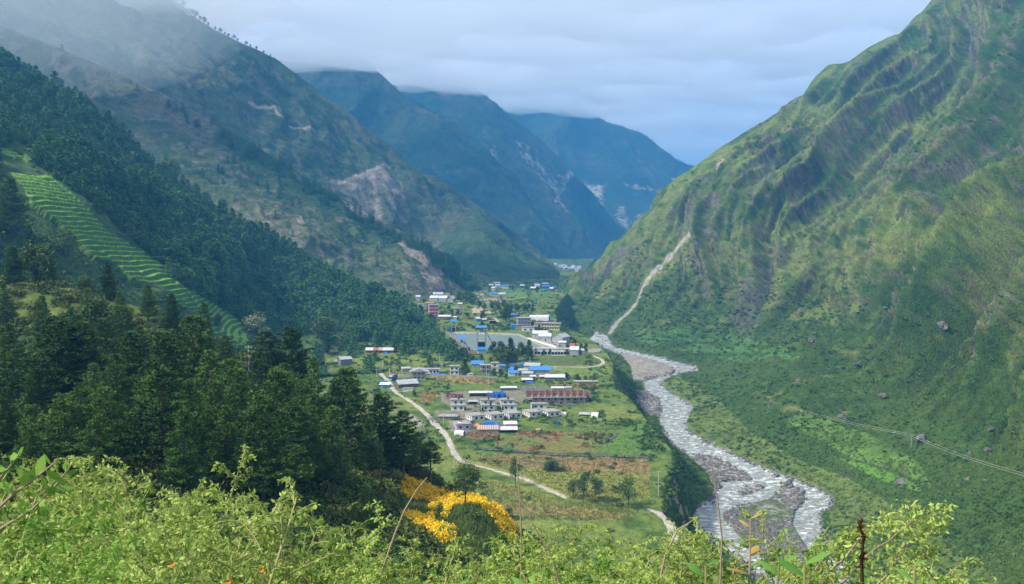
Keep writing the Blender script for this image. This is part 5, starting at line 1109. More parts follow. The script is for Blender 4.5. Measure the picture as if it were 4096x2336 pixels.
FH(1185, 1262, 985, 6, 3.0, 2, 'pale two storey house right of the projecting slab house', storeys=2, fw=(0,), bands=mSlab); FH(1262, 1310, 960, 5, 2.6, 0, 'small cream house behind the pale two storey house', wall=mYel, fw=(0,), rebar=False)
G(1278, 1332, 962, 4, 2.2, 4, 'little blue roof beside the cream house', mGrey, mBlueS, rise=.9, mono=True); G(1366, 1412, 1000, 4, 2.4, 4, 'narrow blue roofed hut above the wider blue roofed hut', mWhite, mBlueS, rise=.8, mono=True); G(1364, 1462, 1030, 5, 2.2, 3, 'wide low blue roofed hut in the village middle', mWhite, mBlueS, rise=1.0, mono=True, fd=.3)
tarp(z1_, 1405, 932, 4, 3, 1.8, 0, 'blue tarpaulin between dark trees below the reservoir', mTarp, seed=10); tarp(z1_, 1500, 936, 4, 3, 2.6, 0, 'blue tarpaulin leaning on the long tin shed', mTarp, seed=11)
G(1515, 1680, 970, 11, 3.2, -14, 'long tin roofed shed above the big blue roof', mGrey, mTin, rise=1.4); G(1585, 1790, 1030, 8, 4.2, -2, 'large open shed under a bright blue sloping roof', mTin, mBlueS, rise=1.6, mono=True, over=.7)
G(1466, 1560, 1010, 6, 2.6, 4, 'grey house left of the large blue roof', mGrey, mTin, rise=.9, fw=(.1,)); G(1500, 1614, 1036, 5, 2.3, -4, 'small grey gabled house touching the large blue roof shed', mGrey, mTin, rise=1.2, fw=(-.2, .2))
G(1500, 1612, 1095, 5, 1.6, 3, 'low stall with ragged pale roof below the small grey house', mWood, mTinW, rise=.6, mono=True, open_front=True); G(1584, 1642, 1062, 3, 1.8, 0, 'pale sheet roof above the ragged stall', mWood, mTinW, rise=.5, mono=True)
G(1735, 1942, 1080, 6, 2.4, -2, 'long house with pale ribbed sheet roof', mStone, mTinW, rise=1.2, mono=True, fw=(-.3, .1)); FH(1955, 2006, 1058, 4, 2.8, 0, 'grey concrete cistern beside the hedge', wall=mGrey, rebar=False, over=.05, name='cistern', cat='cistern')
G(2025, 2280, 1100, 2.5, .9, -1, 'very long low grey sheet roof along the maize', mStone, mTin, rise=.3, mono=True); tarp(z1_, 1577, 1108, 5, 2.5, 1.3, 0, 'blue tarpaulin heap in the shrubs under the stall', mTarp, seed=12)
G(1682, 1730, 1064, 3, 1.8, 0, 'tiny pale roof between two sheds', mWood, mTinW, rise=.5, mono=True)
# roadside
G(232, 455, 1150, 10, 2.6, 24, 'wide tin roofed farmhouse at the road bend', mWood, mTin, rise=2.2, axis='x'); FH(278, 392, 1182, 3, 1.5, 4, 'pale concrete platform under the tin roofed farmhouse', rebar=False, over=.2, name='platform', cat='platform')
G(205, 300, 1135, 4, 2.0, 0, 'lean-to with pale sheets left of the farmhouse', mWood, mTinW, rise=.7, mono=True, open_front=True)
G(42, 150, 1146, 4, 1.7, -8, 'roadside stall under white sheet', mBlueS, mCloth, rise=.8, mono=True); tarp(z1_, 78, 1112, 5, 3, 2.0, -8, 'blue tarpaulin over the back of the roadside stall', mTarp, seed=14)
# left houses (fourth frame)
g4 = lambda x0, x1, y: mpp(z4_, at(z4_, (x0 + x1) / 2, y)) * (x1 - x0)
def G4(x0, x1, y, d, h, yaw, lab, *a, **k): return gable(z4_, (x0 + x1) / 2, y, g4(x0, x1, y) * .95, d, h, yaw, lab, *a, **k)
G4(245, 450, 728, 7, 4.4, 32, 'two storey slate house with grey gabled roof on the left hillside', mStone, mTin, rise=1.6, fw=(-.2, .2)); G4(150, 262, 715, 4, 1.8, 10, 'low annex with pale roof left of the slate house', mStone, mTinW, rise=.8, mono=True)
for k, (x0, x1, rf, lab) in enumerate(((655, 790, mTinW, 'white roofed'), (785, 860, mRust, 'rust roofed'), (862, 930, mRust, 'striped roofed'), (932, 1105, mTinW, 'wide white roofed'))):
    G4(x0, x1, 535, 5, 2.3, 3, f'{lab} part of the terraced farm row on the left hillside', mRust if k < 3 else mWood, rf, rise=1.4, mono=True, name='farm_shed', ribs=mTinW if k == 2 else False, fd=0.1)
FH4 = flat_house(z4_, 775, 468, 6, 4, 3.6, 3, 'grey block house standing behind the terraced farm row', wall=mGrey, rebar=False); tarp(z4_, 978, 545, 3.6, 2.5, 1.2, 0, 'small blue tarpaulin in front of the terraced farm row', mTarp, seed=15)
ruin(z4_, 625, 302, 5, 4, 2, 0, 'left tumbled stone ruin under the forest edge', mStone, 'stone_ruin', 'ruin', 2); gable(z4_, 845, 300, 8, 4, 1.6, 0, 'patched hut with pale and blue sheets under the forest', mWood, mTinW, rise=.5, mono=True); MB()
# beyond the reservoir
FH(1452, 1594, 540, 11, 3.2, 6, 'grey three storey block with open balconies behind the reservoir', wall=mGrey, storeys=3, fw=(-.35, -.12, .12, .35), bands=mSlab, over=.9)
FH(1690, 1892, 562, 10, 3.2, -12, 'cream three storey hostel with white bands behind the reservoir', wall=mYel, storeys=2, fw=(-.42, -.28, -.14, 0, .14, .28, .42), bands=mSlab, over=.8); FH(1622, 1702, 556, 8, 3.0, -8, 'cream wing half hidden by a willow beside the hostel', wall=mYel, storeys=2, fw=(-.25, .2), bands=mSlab)
crate(z1_, 1462, 560, 13, 6, 4.5, 'bright blue container hall beside the reservoir bank', mBlueS, 'container_hall', 'hall'); 
def house_on_posts():
    e_ = flat_house(z1_, 1565, 575, 12, 7, 4.4, 2, 'small white watch house beside the reservoir corner', fw=(-.25, .2), rebar=False, wh=1.6, ww=2); return e_
house_on_posts()
G(1606, 1766, 645, 12, 4.2, -4, 'white roofed hall farthest of the three reservoir halls', mTinW, mTinW, rise=2.2, fw=(-.3, 0, .3)); G(1668, 1800, 672, 12, 4.0, -4, 'middle pale blue hall with wide doors beside the reservoir', mTinW, mTinW, rise=2.4, fw=(-.3, .3), fd=0.05)
G(1800, 1922, 690, 16, 4.5, -28, 'grey gabled hall nearest the river of the reservoir halls', mTin, mTin, rise=2.6, axis='y'); G(1872, 1950, 726, 6, 3.0, -6, 'small tin hut in front of the grey gabled hall', mTin, mTinW, rise=.8, mono=True)
def colony(x0, x1, y, lab, n):
    w = g1(x0, x1, y); e_ = flat_house(z1_, (x0 + x1) / 2, y, w, 5, 5.4, -1, lab, fw=tuple((k + .5) / n - .5 for k in range(n)), rebar=False, roof=mTinW, over=.3, wh=2.0, ww=2.0, name='staff_quarters', cat='building')
colony(1622, 1795, 822, 'left block of the long white quarters row below the reservoir', 5); colony(1800, 1985, 824, 'middle block of the long white quarters row with trees in front', 6)
G(1990, 2080, 824, 9, 4.6, -6, 'bright tin roofed shed at the right end of the white quarters', mTin, mTinW, rise=2.2); G(2082, 2135, 822, 6, 4, 0, 'grey hut at the very right of the white quarters', mTin, mTin, rise=1); G(1996, 2040, 776, 5, 4, 0, 'red roofed pavilion peeping above the tin shed', mRed, mRed, rise=2.0)
# gate towers of the reservoir
def tower(fr, x, y, w, d, h, label, hb, low=False, st=None):
    p = at(fr, x, y); e_ = empty('gate_tower', p, R(3), label, 'tower')
    for sx in (-1, 1):
        for sy in (0, 1): MB().box(sx * w / 2 - (sx > 0) * .8, sx * w / 2 + (sx < 0) * .8, sy * (d - .8), sy * (d - .8) + .8, -3, h).build('pillar', mGrey, e_)
    MB().box(-w / 2 - .2, w / 2 + .2, -.2, d + .2, h + .004, h + .5).build('deck', mSlab, e_); MB().box(-w / 2 - .1, w / 2 + .1, -.1, d + .1, h * .55, h * .55 + .4).build('deck', mSlab, e_)
    hc = h + .504
    for sx in (-w / 2, w / 2 - .25):
        for sy in (0, d - .25): MB().box(sx, sx + .25, sy, sy + .25, hc, hc + hb).build('cabin_post', mGrey, e_)
    MB().box(-w / 2 + .6, w / 2 - .6, .9, d - .9, -2, h * .5).build('gate', mBlack, e_); MB().box(-w * .2, w * .2, d * .3, d * .7, hc, hc + hb * .6).build('winch', mTin, e_)
    MB().add([(-w / 2 - 1, -1, hc + hb), (w / 2 + 1, -1, hc + hb), (w / 2 + 1, d + 1, hc + hb), (-w / 2 - 1, d + 1, hc + hb), (-w / 2 - .5, d / 2, hc + hb + 1.6), (w / 2 + .5, d / 2, hc + hb + 1.6)], [(0, 1, 5, 4), (1, 2, 5), (2, 3, 4, 5), (3, 0, 4), (3, 2, 1, 0)]).build('roof', mBlueS, e_)
    if low: MB().box(-w / 2, w / 2, -4, -.3, -2, 2.6).build('lower_room', mWhite, e_); MB().slab([(-w / 2 - .7, -5, 3.0), (w / 2 + .7, -5, 3.0), (w / 2 + .7, -.25, 4.8), (-w / 2 - .7, -.25, 4.8)], .1).build('lower_roof', mBlueS, e_)
    if st:
        sx = st; b = MB(); n = 12
        for k in range(n): xx = sx * (w / 2 + .5 + k * h * .5 / n); b.box(min(xx, xx + sx * .5), max(xx, xx + sx * .5), d * .3, d * .3 + 1.6, h - (k + 1) * h / n, h - (k + 1) * h / n + .25)
        for yy in (d * .3 - .1, d * .3 + 1.6): b.slab([(sx * (w / 2), yy, h + .9), (sx * (w / 2 + h * .55), yy, 0.6), (sx * (w / 2 + h * .55), yy + .12, .6), (sx * (w / 2), yy + .12, h + .9)], .9)
        b.build('stair', mBlueS, e_)
tower(z1_, 1088, 795, 7.2, 6, 16, 'tall gate tower with blue roof over the reservoir outlet', 3.2, low=True, st=1); tower(z1_, 886, 822, 5.2, 5, 9.5, 'shorter gate tower with blue roof left of the tall tower', 2.6, st=1); tower(z1_, 803, 585, 4.6, 4, 8, 'farthest gate tower with blue stair at the reservoir corner', 2.4, st=-1)
# hillside houses left beyond the reservoir
FH(550, 648, 440, 9, 3.4, 10, 'rose and white four storey building at the forest tip', wall=mPink, storeys=4, fw=(-.3, 0, .3), bands=mWhite, roof=mSlab, over=.5); FH(508, 604, 350, 8, 3.4, 6, 'orange topped two storey house behind the rose building', wall=mGrey, storeys=2, fw=(-.25, .25), bands=mOran, roof=mOran)
FH(440, 500, 325, 7, 3.2, 0, 'small pale house left of the orange topped house', fw=(0,), rebar=False); FH(805, 905, 400, 8, 3.0, 4, 'cream two storey house on stilts above the maize', wall=mYel, storeys=2, fw=(-.3, 0, .3), bands=mSlab); G(845, 890, 316, 6, 2.6, 0, 'tiny pale roofed house on the upper slope', mGrey, mTinW, rise=.8, mono=True)
G(640, 770, 455, 7, 3.0, -3, 'low red brick house with pale roof below the rose building', mBrick, mTinW, rise=1.2, mono=True, fw=(-.3, 0, .3)); G(800, 835, 450, 4, 2, 0, 'white sheet hut right of the red brick house', mWhite, mTinW, rise=.5, mono=True)
G(310, 400, 232, 14, 5, 4, 'left red roofed factory hall', mGrey, mRed, rise=3); G(395, 500, 236, 14, 5, 4, 'right red roofed factory hall', mGrey, mRed, rise=3); G(415, 462, 262, 8, 5, 0, 'teal hall under the red factory roofs', mTin, mTinW, rise=1.5)
G(590, 695, 228, 12, 4, 0, 'grey roofed hall behind the white halls', mTin, mTin, rise=2.5); FH(702, 765, 228, 8, 4, 0, 'yellow house behind the white halls', wall=mYel, fw=(-.3, 0, .3))
for x0, x1, y, l in ((552, 642, 272, 'left'), (646, 732, 274, 'middle'), (736, 800, 278, 'right')): G(x0, x1, y, 14, 4.5, -8, f'{l} white hall of the workshop yard', mTin, mTinW, rise=2.6, axis='y' if l == 'right' else 'x')
G(1385, 1450, 425, 6, 1.8, 0, 'blue tarpaulin roofs under the big round tree', mTarp, mTarp, rise=.9, mono=True); G(1036, 1078, 476, 6, 3, 20, 'blue and white hut beside the dark tree', mBlueS, mTinW, rise=1.2); G(1092, 1135, 474, 5, 2, 0, 'white sheets hut right of the dark tree', mWood, mTinW, rise=.6, mono=True)
FH(1165, 1240, 498, 4, 3.0, 0, 'dark railed platform with tanks on the bank', wall=mBlack, rebar=False, name='platform', cat='platform'); tarp(z1_, 1645, 462, 12, 6, 5, 10, 'white canvas store behind the hostel', mCloth, 'canvas_store', 'tent', 17); tarp(z1_, 1712, 470, 12, 6, 6, 0, 'pale canvas store beside the blue hut behind the hostel', mCloth, 'canvas_store', 'tent', 18); G(1755, 1792, 466, 5, 4, 0, 'blue hut on the rise behind the hostel', mBlueS, mBlueS, rise=1)
for i, (x0, x1, y, rf, wl, lab) in enumerate(((1215, 1282, 104, mTinW, mBlueS, 'blue walled house with white roof at the far terraces'), (1282, 1362, 138, mBlueS, mWhite, 'white house with bright blue roof at the far terraces'), (1165, 1212, 126, mTinW, mWood, 'pale roofed hut at the left end of the far houses'),
        (1186, 1222, 156, mTinW, mYel, 'cream hut under the far houses'), (1176, 1256, 216, mTarp, mYel, 'long blue roofed house above the bare bank'), (1256, 1330, 222, mTin, mGrey, 'grey open house right of the long blue roofed house'), (1486, 1530, 130, mTinW, mBlueS, 'blue house alone among the far dark trees'),
        (1622, 1672, 110, mBlueS, mWhite, 'blue roofed house high in the far right group'), (1712, 1772, 112, mTinW, mWood, 'white roofed house in the far right group'), (1702, 1782, 138, mTarp, mTarp, 'long blue tarpaulin house in the far right group'), (1818, 1848, 152, mTarp, mTarp, 'blue hut under the nose of the right mountain'),
        (1586, 1640, 156, mTinW, mWood, 'pale roof low in the far right group'), (1790, 1822, 162, mTinW, mWood, 'white roof lowest at the mountain nose'), (1630, 1680, 128, mTinW, mYel, 'cream walled house of the far right group'), (1230, 1282, 128, mTinW, mWhite, 'small white house left of the bright blue roof'))):
    G(x0, x1, y, 8, 3.2, (-1) ** i * 6, lab, wl, rf, rise=1.8, mono=True, name='farmhouse', cat='house')
# far village as one cluster of separate houses
rv = random.Random(12); FV = [(2000 + x / 2.427, 900 + y / 2.427) for x, y in ((500, 370), (575, 392), (690, 405), (780, 408), (775, 440), (740, 462), (690, 450), (600, 425), (540, 400))]
prot = None; cnt = 0
for _ in range(400):
    X = rv.uniform(2195, 2325); Y = rv.uniform(1048, 1094)
    if not inpoly(np.array([X]), np.array([Y]), FV)[0] or cnt > 46: continue
    p = hit(X, Y)
    if p is None: continue
    k = cnt % 4
    if cnt < 4:
        e_ = empty('village_house', p, 0, 'tiny house in the packed far village at the gorge mouth', 'house', 'houses of the far village'); MB().box(-5, 5, 0, 7, -4, 5).build('wall', (mWhite, mGrey, mBlueS, mWhite)[k], e_)
        MB().slab([(-5.6, -.6, 5.1), (5.6, -.6, 5.1), (5.6, 7.6, 7.0), (-5.6, 7.6, 7.0)], .2).build('roof', (mTinW, mTinW, mCloth, mBlueS)[k], e_); prot = (prot or []) + [e_]
    else:
        s0 = prot[k]; e_ = s0.copy(); COL.objects.link(e_); e_.location = p
        for c in s0.children: c2 = c.copy(); COL.objects.link(c2); c2.parent = e_
    e_.rotation_euler = (0, 0, rv.uniform(-.4, .4)); s = rv.uniform(.4, .8); e_.scale = (s, s, s); cnt += 1
for x, lab in ((2690, 'left white building on the distant ridge road'), (2712, 'right white building on the distant ridge road')):
    p = hit(x, 718, ['distant_mountain'])
    if p: e_ = empty('hill_house', p, 0, lab, 'house'); MB().box(-11, 11, 0, 9, -6, 6).build('wall', mWhite, e_); MB().slab([(-12, -1, 6.1), (12, -1, 6.1), (12, 10, 9), (-12, 10, 9)], .3).build('roof', mTinW, e_)
# compound walls
def wall_line(fr, pts, h, t, mat, label, name='compound_wall'):
    P = [at(fr, x, y) for x, y in pts]; b = MB()
    for a, c in zip(P[:-1], P[1:]):
        d = (c - a); d.z = 0; n = Vector((-d.y, d.x, 0)).normalized() * t / 2
        b.add([a - n - Vector((0, 0, 1)), c - n - Vector((0, 0, 1)), c + n - Vector((0, 0, 1)), a + n - Vector((0, 0, 1)), a - n + Vector((0, 0, h)), c - n + Vector((0, 0, h)), c + n + Vector((0, 0, h)), a + n + Vector((0, 0, h))], [(0, 1, 5, 4), (1, 2, 6, 5), (2, 3, 7, 6), (3, 0, 4, 7), (4, 5, 6, 7)])
    o = b.build(name, mat); o.data.name = name; tag(o, label, 'wall')
wall_line(z1_, [(145, 975), (155, 1030), (250, 1038), (370, 1046)], 1.8, .3, mGrey, 'grey compound wall curving by the road near the school'); wall_line(z1_, [(560, 1034), (800, 1042), (1000, 1048), (1250, 1056)], 1.3, .3, mGrey, 'long grey wall above the ripe maize')
wall_line(z1_, [(1560, 655), (1700, 700), (1850, 745)], 1.6, .3, mWhite, 'white wall along the reservoir edge below the halls'); wall_line(z5_, [(1500, 1042 - 420), (1640, 700 + 5)], .8, .6, mSlab, 'pale road parapet above the yellow meadow') if False else None
wall_line(z1_, [(570, 918), (700, 925), (770, 905)], 1.6, .4, mGrey, 'grey retaining wall under the dirt track left of the conifer')
wall_line(z1_, [(738, 605), (800, 665), (900, 745), (960, 770)], 2.6, 2.2, mStone, 'dark feeder canal wall left of the reservoir', 'canal_wall')
wall_line(z1_, [(950, 790), (1040, 800)], 1.2, 1.0, mRust, 'rusty red railing bridge between the gate towers', 'railing_bridge')
# rubble walls in the fields
def rubble(fr, pts, n, r, label, name, seed, sp=1.0):
    g = random.Random(seed); V = []; Q = []; P = [at(fr, x, y) for x, y in pts]; b = MB()
    for _ in range(n):
        k = g.randrange(len(P) - 1); t = g.random(); p = P[k].lerp(P[k + 1], t); s = r * g.uniform(.5, 1.3); a = [s * g.uniform(.7, 1.2) for _ in range(6)]; c = p + Vector((g.gauss(0, sp), g.gauss(0, sp), s * .3))
        b.add([c + Vector((a[0], 0, 0)), c - Vector((a[1], 0, 0)), c + Vector((0, a[2], 0)), c - Vector((0, a[3], 0)), c + Vector((0, 0, a[4])), c - Vector((0, 0, a[5]))], [(0, 2, 4), (2, 1, 4), (1, 3, 4), (3, 0, 4), (2, 0, 5), (1, 2, 5), (3, 1, 5), (0, 3, 5)])
    tag(b.build(name, mRoadStone), label, 'stones', kind='stuff')
rubble(z5_, [(1210, 515), (1500, 532), (1750, 557), (1950, 562), (2200, 567), (2430, 577)], 700, .5, 'rough stone terrace wall crossing the fields', 'terrace_stones', 1, .5); rubble(z2_, [(1820, 495), (2190, 510)], 260, .45, 'pale rubble bank below the barracks', 'rubble', 2, 1.2); rubble(z5_, [(2215, 415), (2140, 470)], 80, .5, 'stone wall climbing the green field', 'field_stones', 3, .4); rubble(z2_, [(60, 690), (200, 760)], 120, .4, 'rubble beside the road and lavender house', 'rubble', 4, 1.5)

# ---- roads and tracks draped on the ground
def road(name, pts, wpx, layers, lift=0.12, mat=None, label=None, step=5):
    """pts photo pixels (centre line), wpx half widths in pixels measured across the picture"""
    L, Rr = [], []; P = []
    for (x0, y0), (x1, y1), w0, w1 in zip(pts[:-1], pts[1:], wpx[:-1], wpx[1:]):
        n = max(2, int(math.hypot(x1 - x0, y1 - y0) / step))
        for i in range(n): t = i / n; P.append((x0 + (x1 - x0) * t, y0 + (y1 - y0) * t, w0 + (w1 - w0) * t))
    P.append((*pts[-1], wpx[-1])); V = []
    C = [hit(x, y, layers) for x, y, _ in P]; W = [w_ for _, _, w_ in P]; ok = [(c, w_) for c, w_ in zip(C, W) if c is not None]
    C = [c for c, _ in ok]; W = [w_ * c.y / F for c, w_ in ok]; nc = 7
    # smooth the centre line a little so rays that graze a crest do not kink it
    for _ in range(3): C = [C[0]] + [(C[i - 1] + C[i] * 2 + C[i + 1]) / 4 for i in range(1, len(C) - 1)] + [C[-1]]
    for i, c in enumerate(C):
        d = (C[min(i + 1, len(C) - 1)] - C[max(0, i - 1)]); d.z = 0; d.normalize(); s = Vector((d.y, -d.x, 0))
        wv = W[i] * (1 + .12 * math.sin(i * .7) + .1 * math.sin(i * 1.9))
        for k in range(nc):
            q = c + s * wv * (k / (nc - 1) * 2 - 1); z = ground(q.x, q.y, layers); z = c.z if z is None or abs(z - c.z) > 1.6 else z
            V.append((q.x, q.y, z + lift - (0.1 if k in (0, nc - 1) else 0) + 0.05 * math.sin(k * 3 + i)))
    me = fast_mesh(name, V, grid_quads(len(C), nc), mats=[mat or mRoad]); tag(link(name, me), kind='structure')
rd1 = RD1
road('road', rd1, [8, 8, 9, 9, 10, 9, 9, 9, 10, 10, 13, 13, 12, 12, 13, 13, 10, 9, 10, 11, 11, 10, 8], ['village_ground'])
rd2 = [(2590, 2035), (2640, 2055), (2680, 2090), (2692, 2130), (2700, 2170), (2722, 2215), (2745, 2260), (2790, 2300)]
road('road', rd2, [6, 14, 22, 20, 16, 13, 10, 6], ['village_ground'])
road('track', RD3, [3, 3.5, 4, 4.5, 6, 7, 6, 4], ['village_ground'])
road('track', [z1_(560, 905), z1_(640, 915), z1_(720, 905), z1_(765, 872)], [4, 6, 6, 5], VG); road('track', [z1_(768, 735), z1_(800, 765), z1_(830, 815)], [4, 4, 4], VG); road('track', [z1_(150, 1160), z1_(240, 1190), z1_(345, 1190)], [5, 4, 2], VG)
road('track', [z1_(540, 440), z1_(590, 500), z1_(605, 560), z1_(595, 605)], [4, 4, 5, 5], VG); road('track', [z1_(1205, 425), z1_(1245, 455), z1_(1265, 492)], [5, 5, 5], VG)

# ---- poles
def pole(fr, x, yt, yb, label, arm=False, r=0.16, layers=None):
    p = at(fr, x, yb, layers); h = (yb - yt) * mpp(fr, p); e_ = empty('power_pole', p, R(10), label, 'pole'); v, q = tube([(0, 0, -1), (0, 0, h * .6), (0, 0, h)], [r, r * .85, r * .6], 8); MB().add(v, q).build('mast', mPole, e_, True)
    MB().box(-.9, .9, -.06, .06, h - .55, h - .42).build('crossarm', mPole, e_)
    for k in (-.8, 0, .8): v, q = tube([(k, 0, h - .42), (k, 0, h - .18)], [.05, .07], 6); MB().add(v, q).build('insulator', mFrameW, e_)
    return e_, p + Vector((0, 0, h - .2))
PL = {}
for i, (fr, x, yt, yb, lab) in enumerate(((z1_, 80, 865, 945, 'pole on the maize slope left of the road top'), (z1_, 150, 830, 910, 'pole higher on the maize slope above the road top'), (z1_, 18, 958, 1045, 'pole at the far left of the road bend'), (z1_, 622, 655, 742, 'pole on the bushy slope left of the reservoir'), (z1_, 660, 800, 880, 'pole above the dirt track left of the conifer'),
        (z1_, 672, 512, 565, 'left of two near poles at the reservoir top left'), (z1_, 687, 505, 560, 'right of two near poles at the reservoir top left'), (z1_, 727, 500, 682, 'tall pole beside the feeder canal'), (z1_, 772, 595, 665, 'pole on the grass between canal and reservoir'), (z1_, 1134, 818, 895, 'pole rising behind the projecting slab house'),
        (z1_, 1139, 905, 1022, 'thick pale pole in front of the projecting slab house'), (z1_, 1258, 362, 420, 'left of twin poles beside the big round tree'), (z1_, 1271, 362, 420, 'right of twin poles beside the big round tree'), (z1_, 1188, 500, 552, 'pole on the bank behind the reservoir'), (z1_, 1198, 425, 472, 'pole above the dark railed platform'),
        (z1_, 1391, 480, 537, 'pole left of the blue container hall'), (z1_, 1457, 378, 420, 'pole right of the blue tarpaulin roofs'), (z1_, 1520, 400, 455, 'pole behind the grey three storey block'), (z1_, 1638, 405, 455, 'pole behind the white canvas store'), (z1_, 1600, 560, 690, 'tall pole between watch house and halls'), (z1_, 1662, 598, 672, 'pole in front of the middle reservoir hall'),
        (z1_, 1583, 832, 900, 'pole above the long tin shed'), (z1_, 1158, 1010, 1142, 'thin dark pole in the ripe maize'), (z1_, 281, 958, 1040, 'pole beside the compound wall and school'), (z1_, 72, 1100, 1166, 'pole in front of the roadside stall'), (z1_, 186, 1235, 1345, 'pole beside the road below the farmhouse'), (z2_, 268, 572, 800, 'pale pole beside the road left of the lavender house'),
        (z5_, 1074, 548, 655, 'pole on the grass verge where the road bends below the fields'), (z5_, 1551, 680, 772, 'pole beside the thin roadside tree'), (lambda x, y: (x, y), 2634, 1880, 1985, 'pole standing alone in the meadow near the river cliff'))):
    if i == 29: SCL[fr] = 1.0
    PL[i] = pole(fr, x, yt, yb, lab, layers=['village_ground'] if i > 19 else None)
pole(zA, 1400, 112, 300, 'tall white pole with crossarm behind the slope pines', layers=['near_hillside', 'village_ground', 'forest_hill'], r=.2); pole(zA, 1832, 165, 250, 'white pole left of the slate house', layers=['near_hillside', 'village_ground', 'forest_hill'])
# cable across the right slope
def frz(x, y): return (2400 + x / 1.282, 1200 + y / 1.282)
SCL[frz] = 1.282; RM = ['right_mountain']
cab = [pole(frz, x, yt, yb, lab, layers=RM, r=.1)[1] for x, yt, yb, lab in ((866, 515, 553, 'small pole on the right bank meadow'), (1595, 688, 760, 'pole beside the big grey boulder on the right slope'), (2230, 905, 960, 'pole at the right edge carrying the cables'))]
for off in (-.5, .5):
    path = []
    for a, b in zip(cab[:-1], cab[1:]):
        for k in range(12): t = k / 12; q = a.lerp(b, t); path.append((q.x + off * .6, q.y, q.z - 4 * 1.5 * t * (1 - t) + off * .8))
    path.append(tuple(cab[-1])); v, q = tube(path, [.045] * len(path), 4); o = MB().add(v, q).build('power_cable', mPole); tag(o, ('upper' if off > 0 else 'lower') + ' of two cables crossing the right slope', 'cable')

# ---- vehicles
def truck():
    p = at(z1_, 154, 1082, ['village_ground']); e_ = empty('decorated_truck', (p.x, p.y, p.z + .12), R(-28), 'blue and red high sided truck driving on the road', 'truck')
    w, l = 2.5, 7.2
    MB().box(-w / 2, w / 2, 2.3, l, 1.0, 3.4).build('cargo_box', mTarp, e_); MB().box(-w / 2 + .02, w / 2 - .02, 2.32, l - .02, 3.404, 3.8).build('cargo_cover', mRed, e_)
    MB().add([(-1.15, 0.1, .6), (1.15, .1, .6), (1.15, 2.2, .6), (-1.15, 2.2, .6), (-1.15, 0, 1.6), (1.15, 0, 1.6), (1.15, .35, 2.7), (-1.15, .35, 2.7), (1.15, 2.2, 2.7), (-1.15, 2.2, 2.7)], [(0, 1, 5, 4), (4, 5, 6, 7), (7, 6, 8, 9), (0, 4, 7, 9, 3), (1, 2, 8, 6, 5), (2, 3, 9, 8), (3, 2, 1, 0)]).build('cab', mBlueS, e_)
    MB().add([(-1.0, -.0, 1.72), (1.0, -.0, 1.72), (1.0, .27, 2.6), (-1.0, .27, 2.6)], [(0, 1, 2, 3)]).build('windscreen', mPane, e_); MB().box(-1.25, 1.25, .3, 2.2, 2.704, 3.3).build('crown_board', mCloth, e_); MB().box(-1.2, 1.2, -.15, .08, .5, .85).build('bumper', mCloth, e_)
    for sx in (-1, 1):
        MB().box(sx * .85 - .15, sx * .85 + .15, -.02, .06, 1.0, 1.25).build('headlight', mFrameW, e_)
        for yy in (1.0, 5.4, 6.4):
            v, q = tube([(sx * 1.0 - .16, yy, .48), (sx * 1.0 + .16, yy, .48)], [.48, .48], 14); wv = MB().add(v, q); wv.add(v, [tuple(range(14)), tuple(range(27, 13, -1))]); wv.build('wheel', mBlack, e_)
truck()
def van(fr, x, y, yaw, label):
    p = at(fr, x, y); e_ = empty('parked_van', p, R(yaw), label, 'van'); pr = [(-2.1, .4), (-2.1, 1.0), (-1.7, 1.1), (-1.2, 1.85), (1.9, 1.9), (2.1, 1.0), (2.1, .4)]
    V = [(a, yv, b) for yv in (0, 1.7) for a, b in pr]; n = 7; MB().add(V, [tuple(range(n)), tuple(range(2 * n - 1, n - 1, -1))] + [(i, (i + 1) % n, n + (i + 1) % n, n + i) for i in range(n)]).build('body', mCloth, e_)
    MB().box(-1.1, 1.7, -.02, -.004, 1.15, 1.65).build('side_window', mPane, e_)
    for a in (-1.3, 1.3):
        for yv in (0, 1.55): v, q = tube([(a, yv - .05, .35), (a, yv + .2, .35)], [.35, .35], 12); MB().add(v, q).add(v, [tuple(range(12)), tuple(range(23, 11, -1))]).build('wheel', mBlack, e_)
van(z1_, 974, 1036, 5, 'white van parked on the grass below the annex')

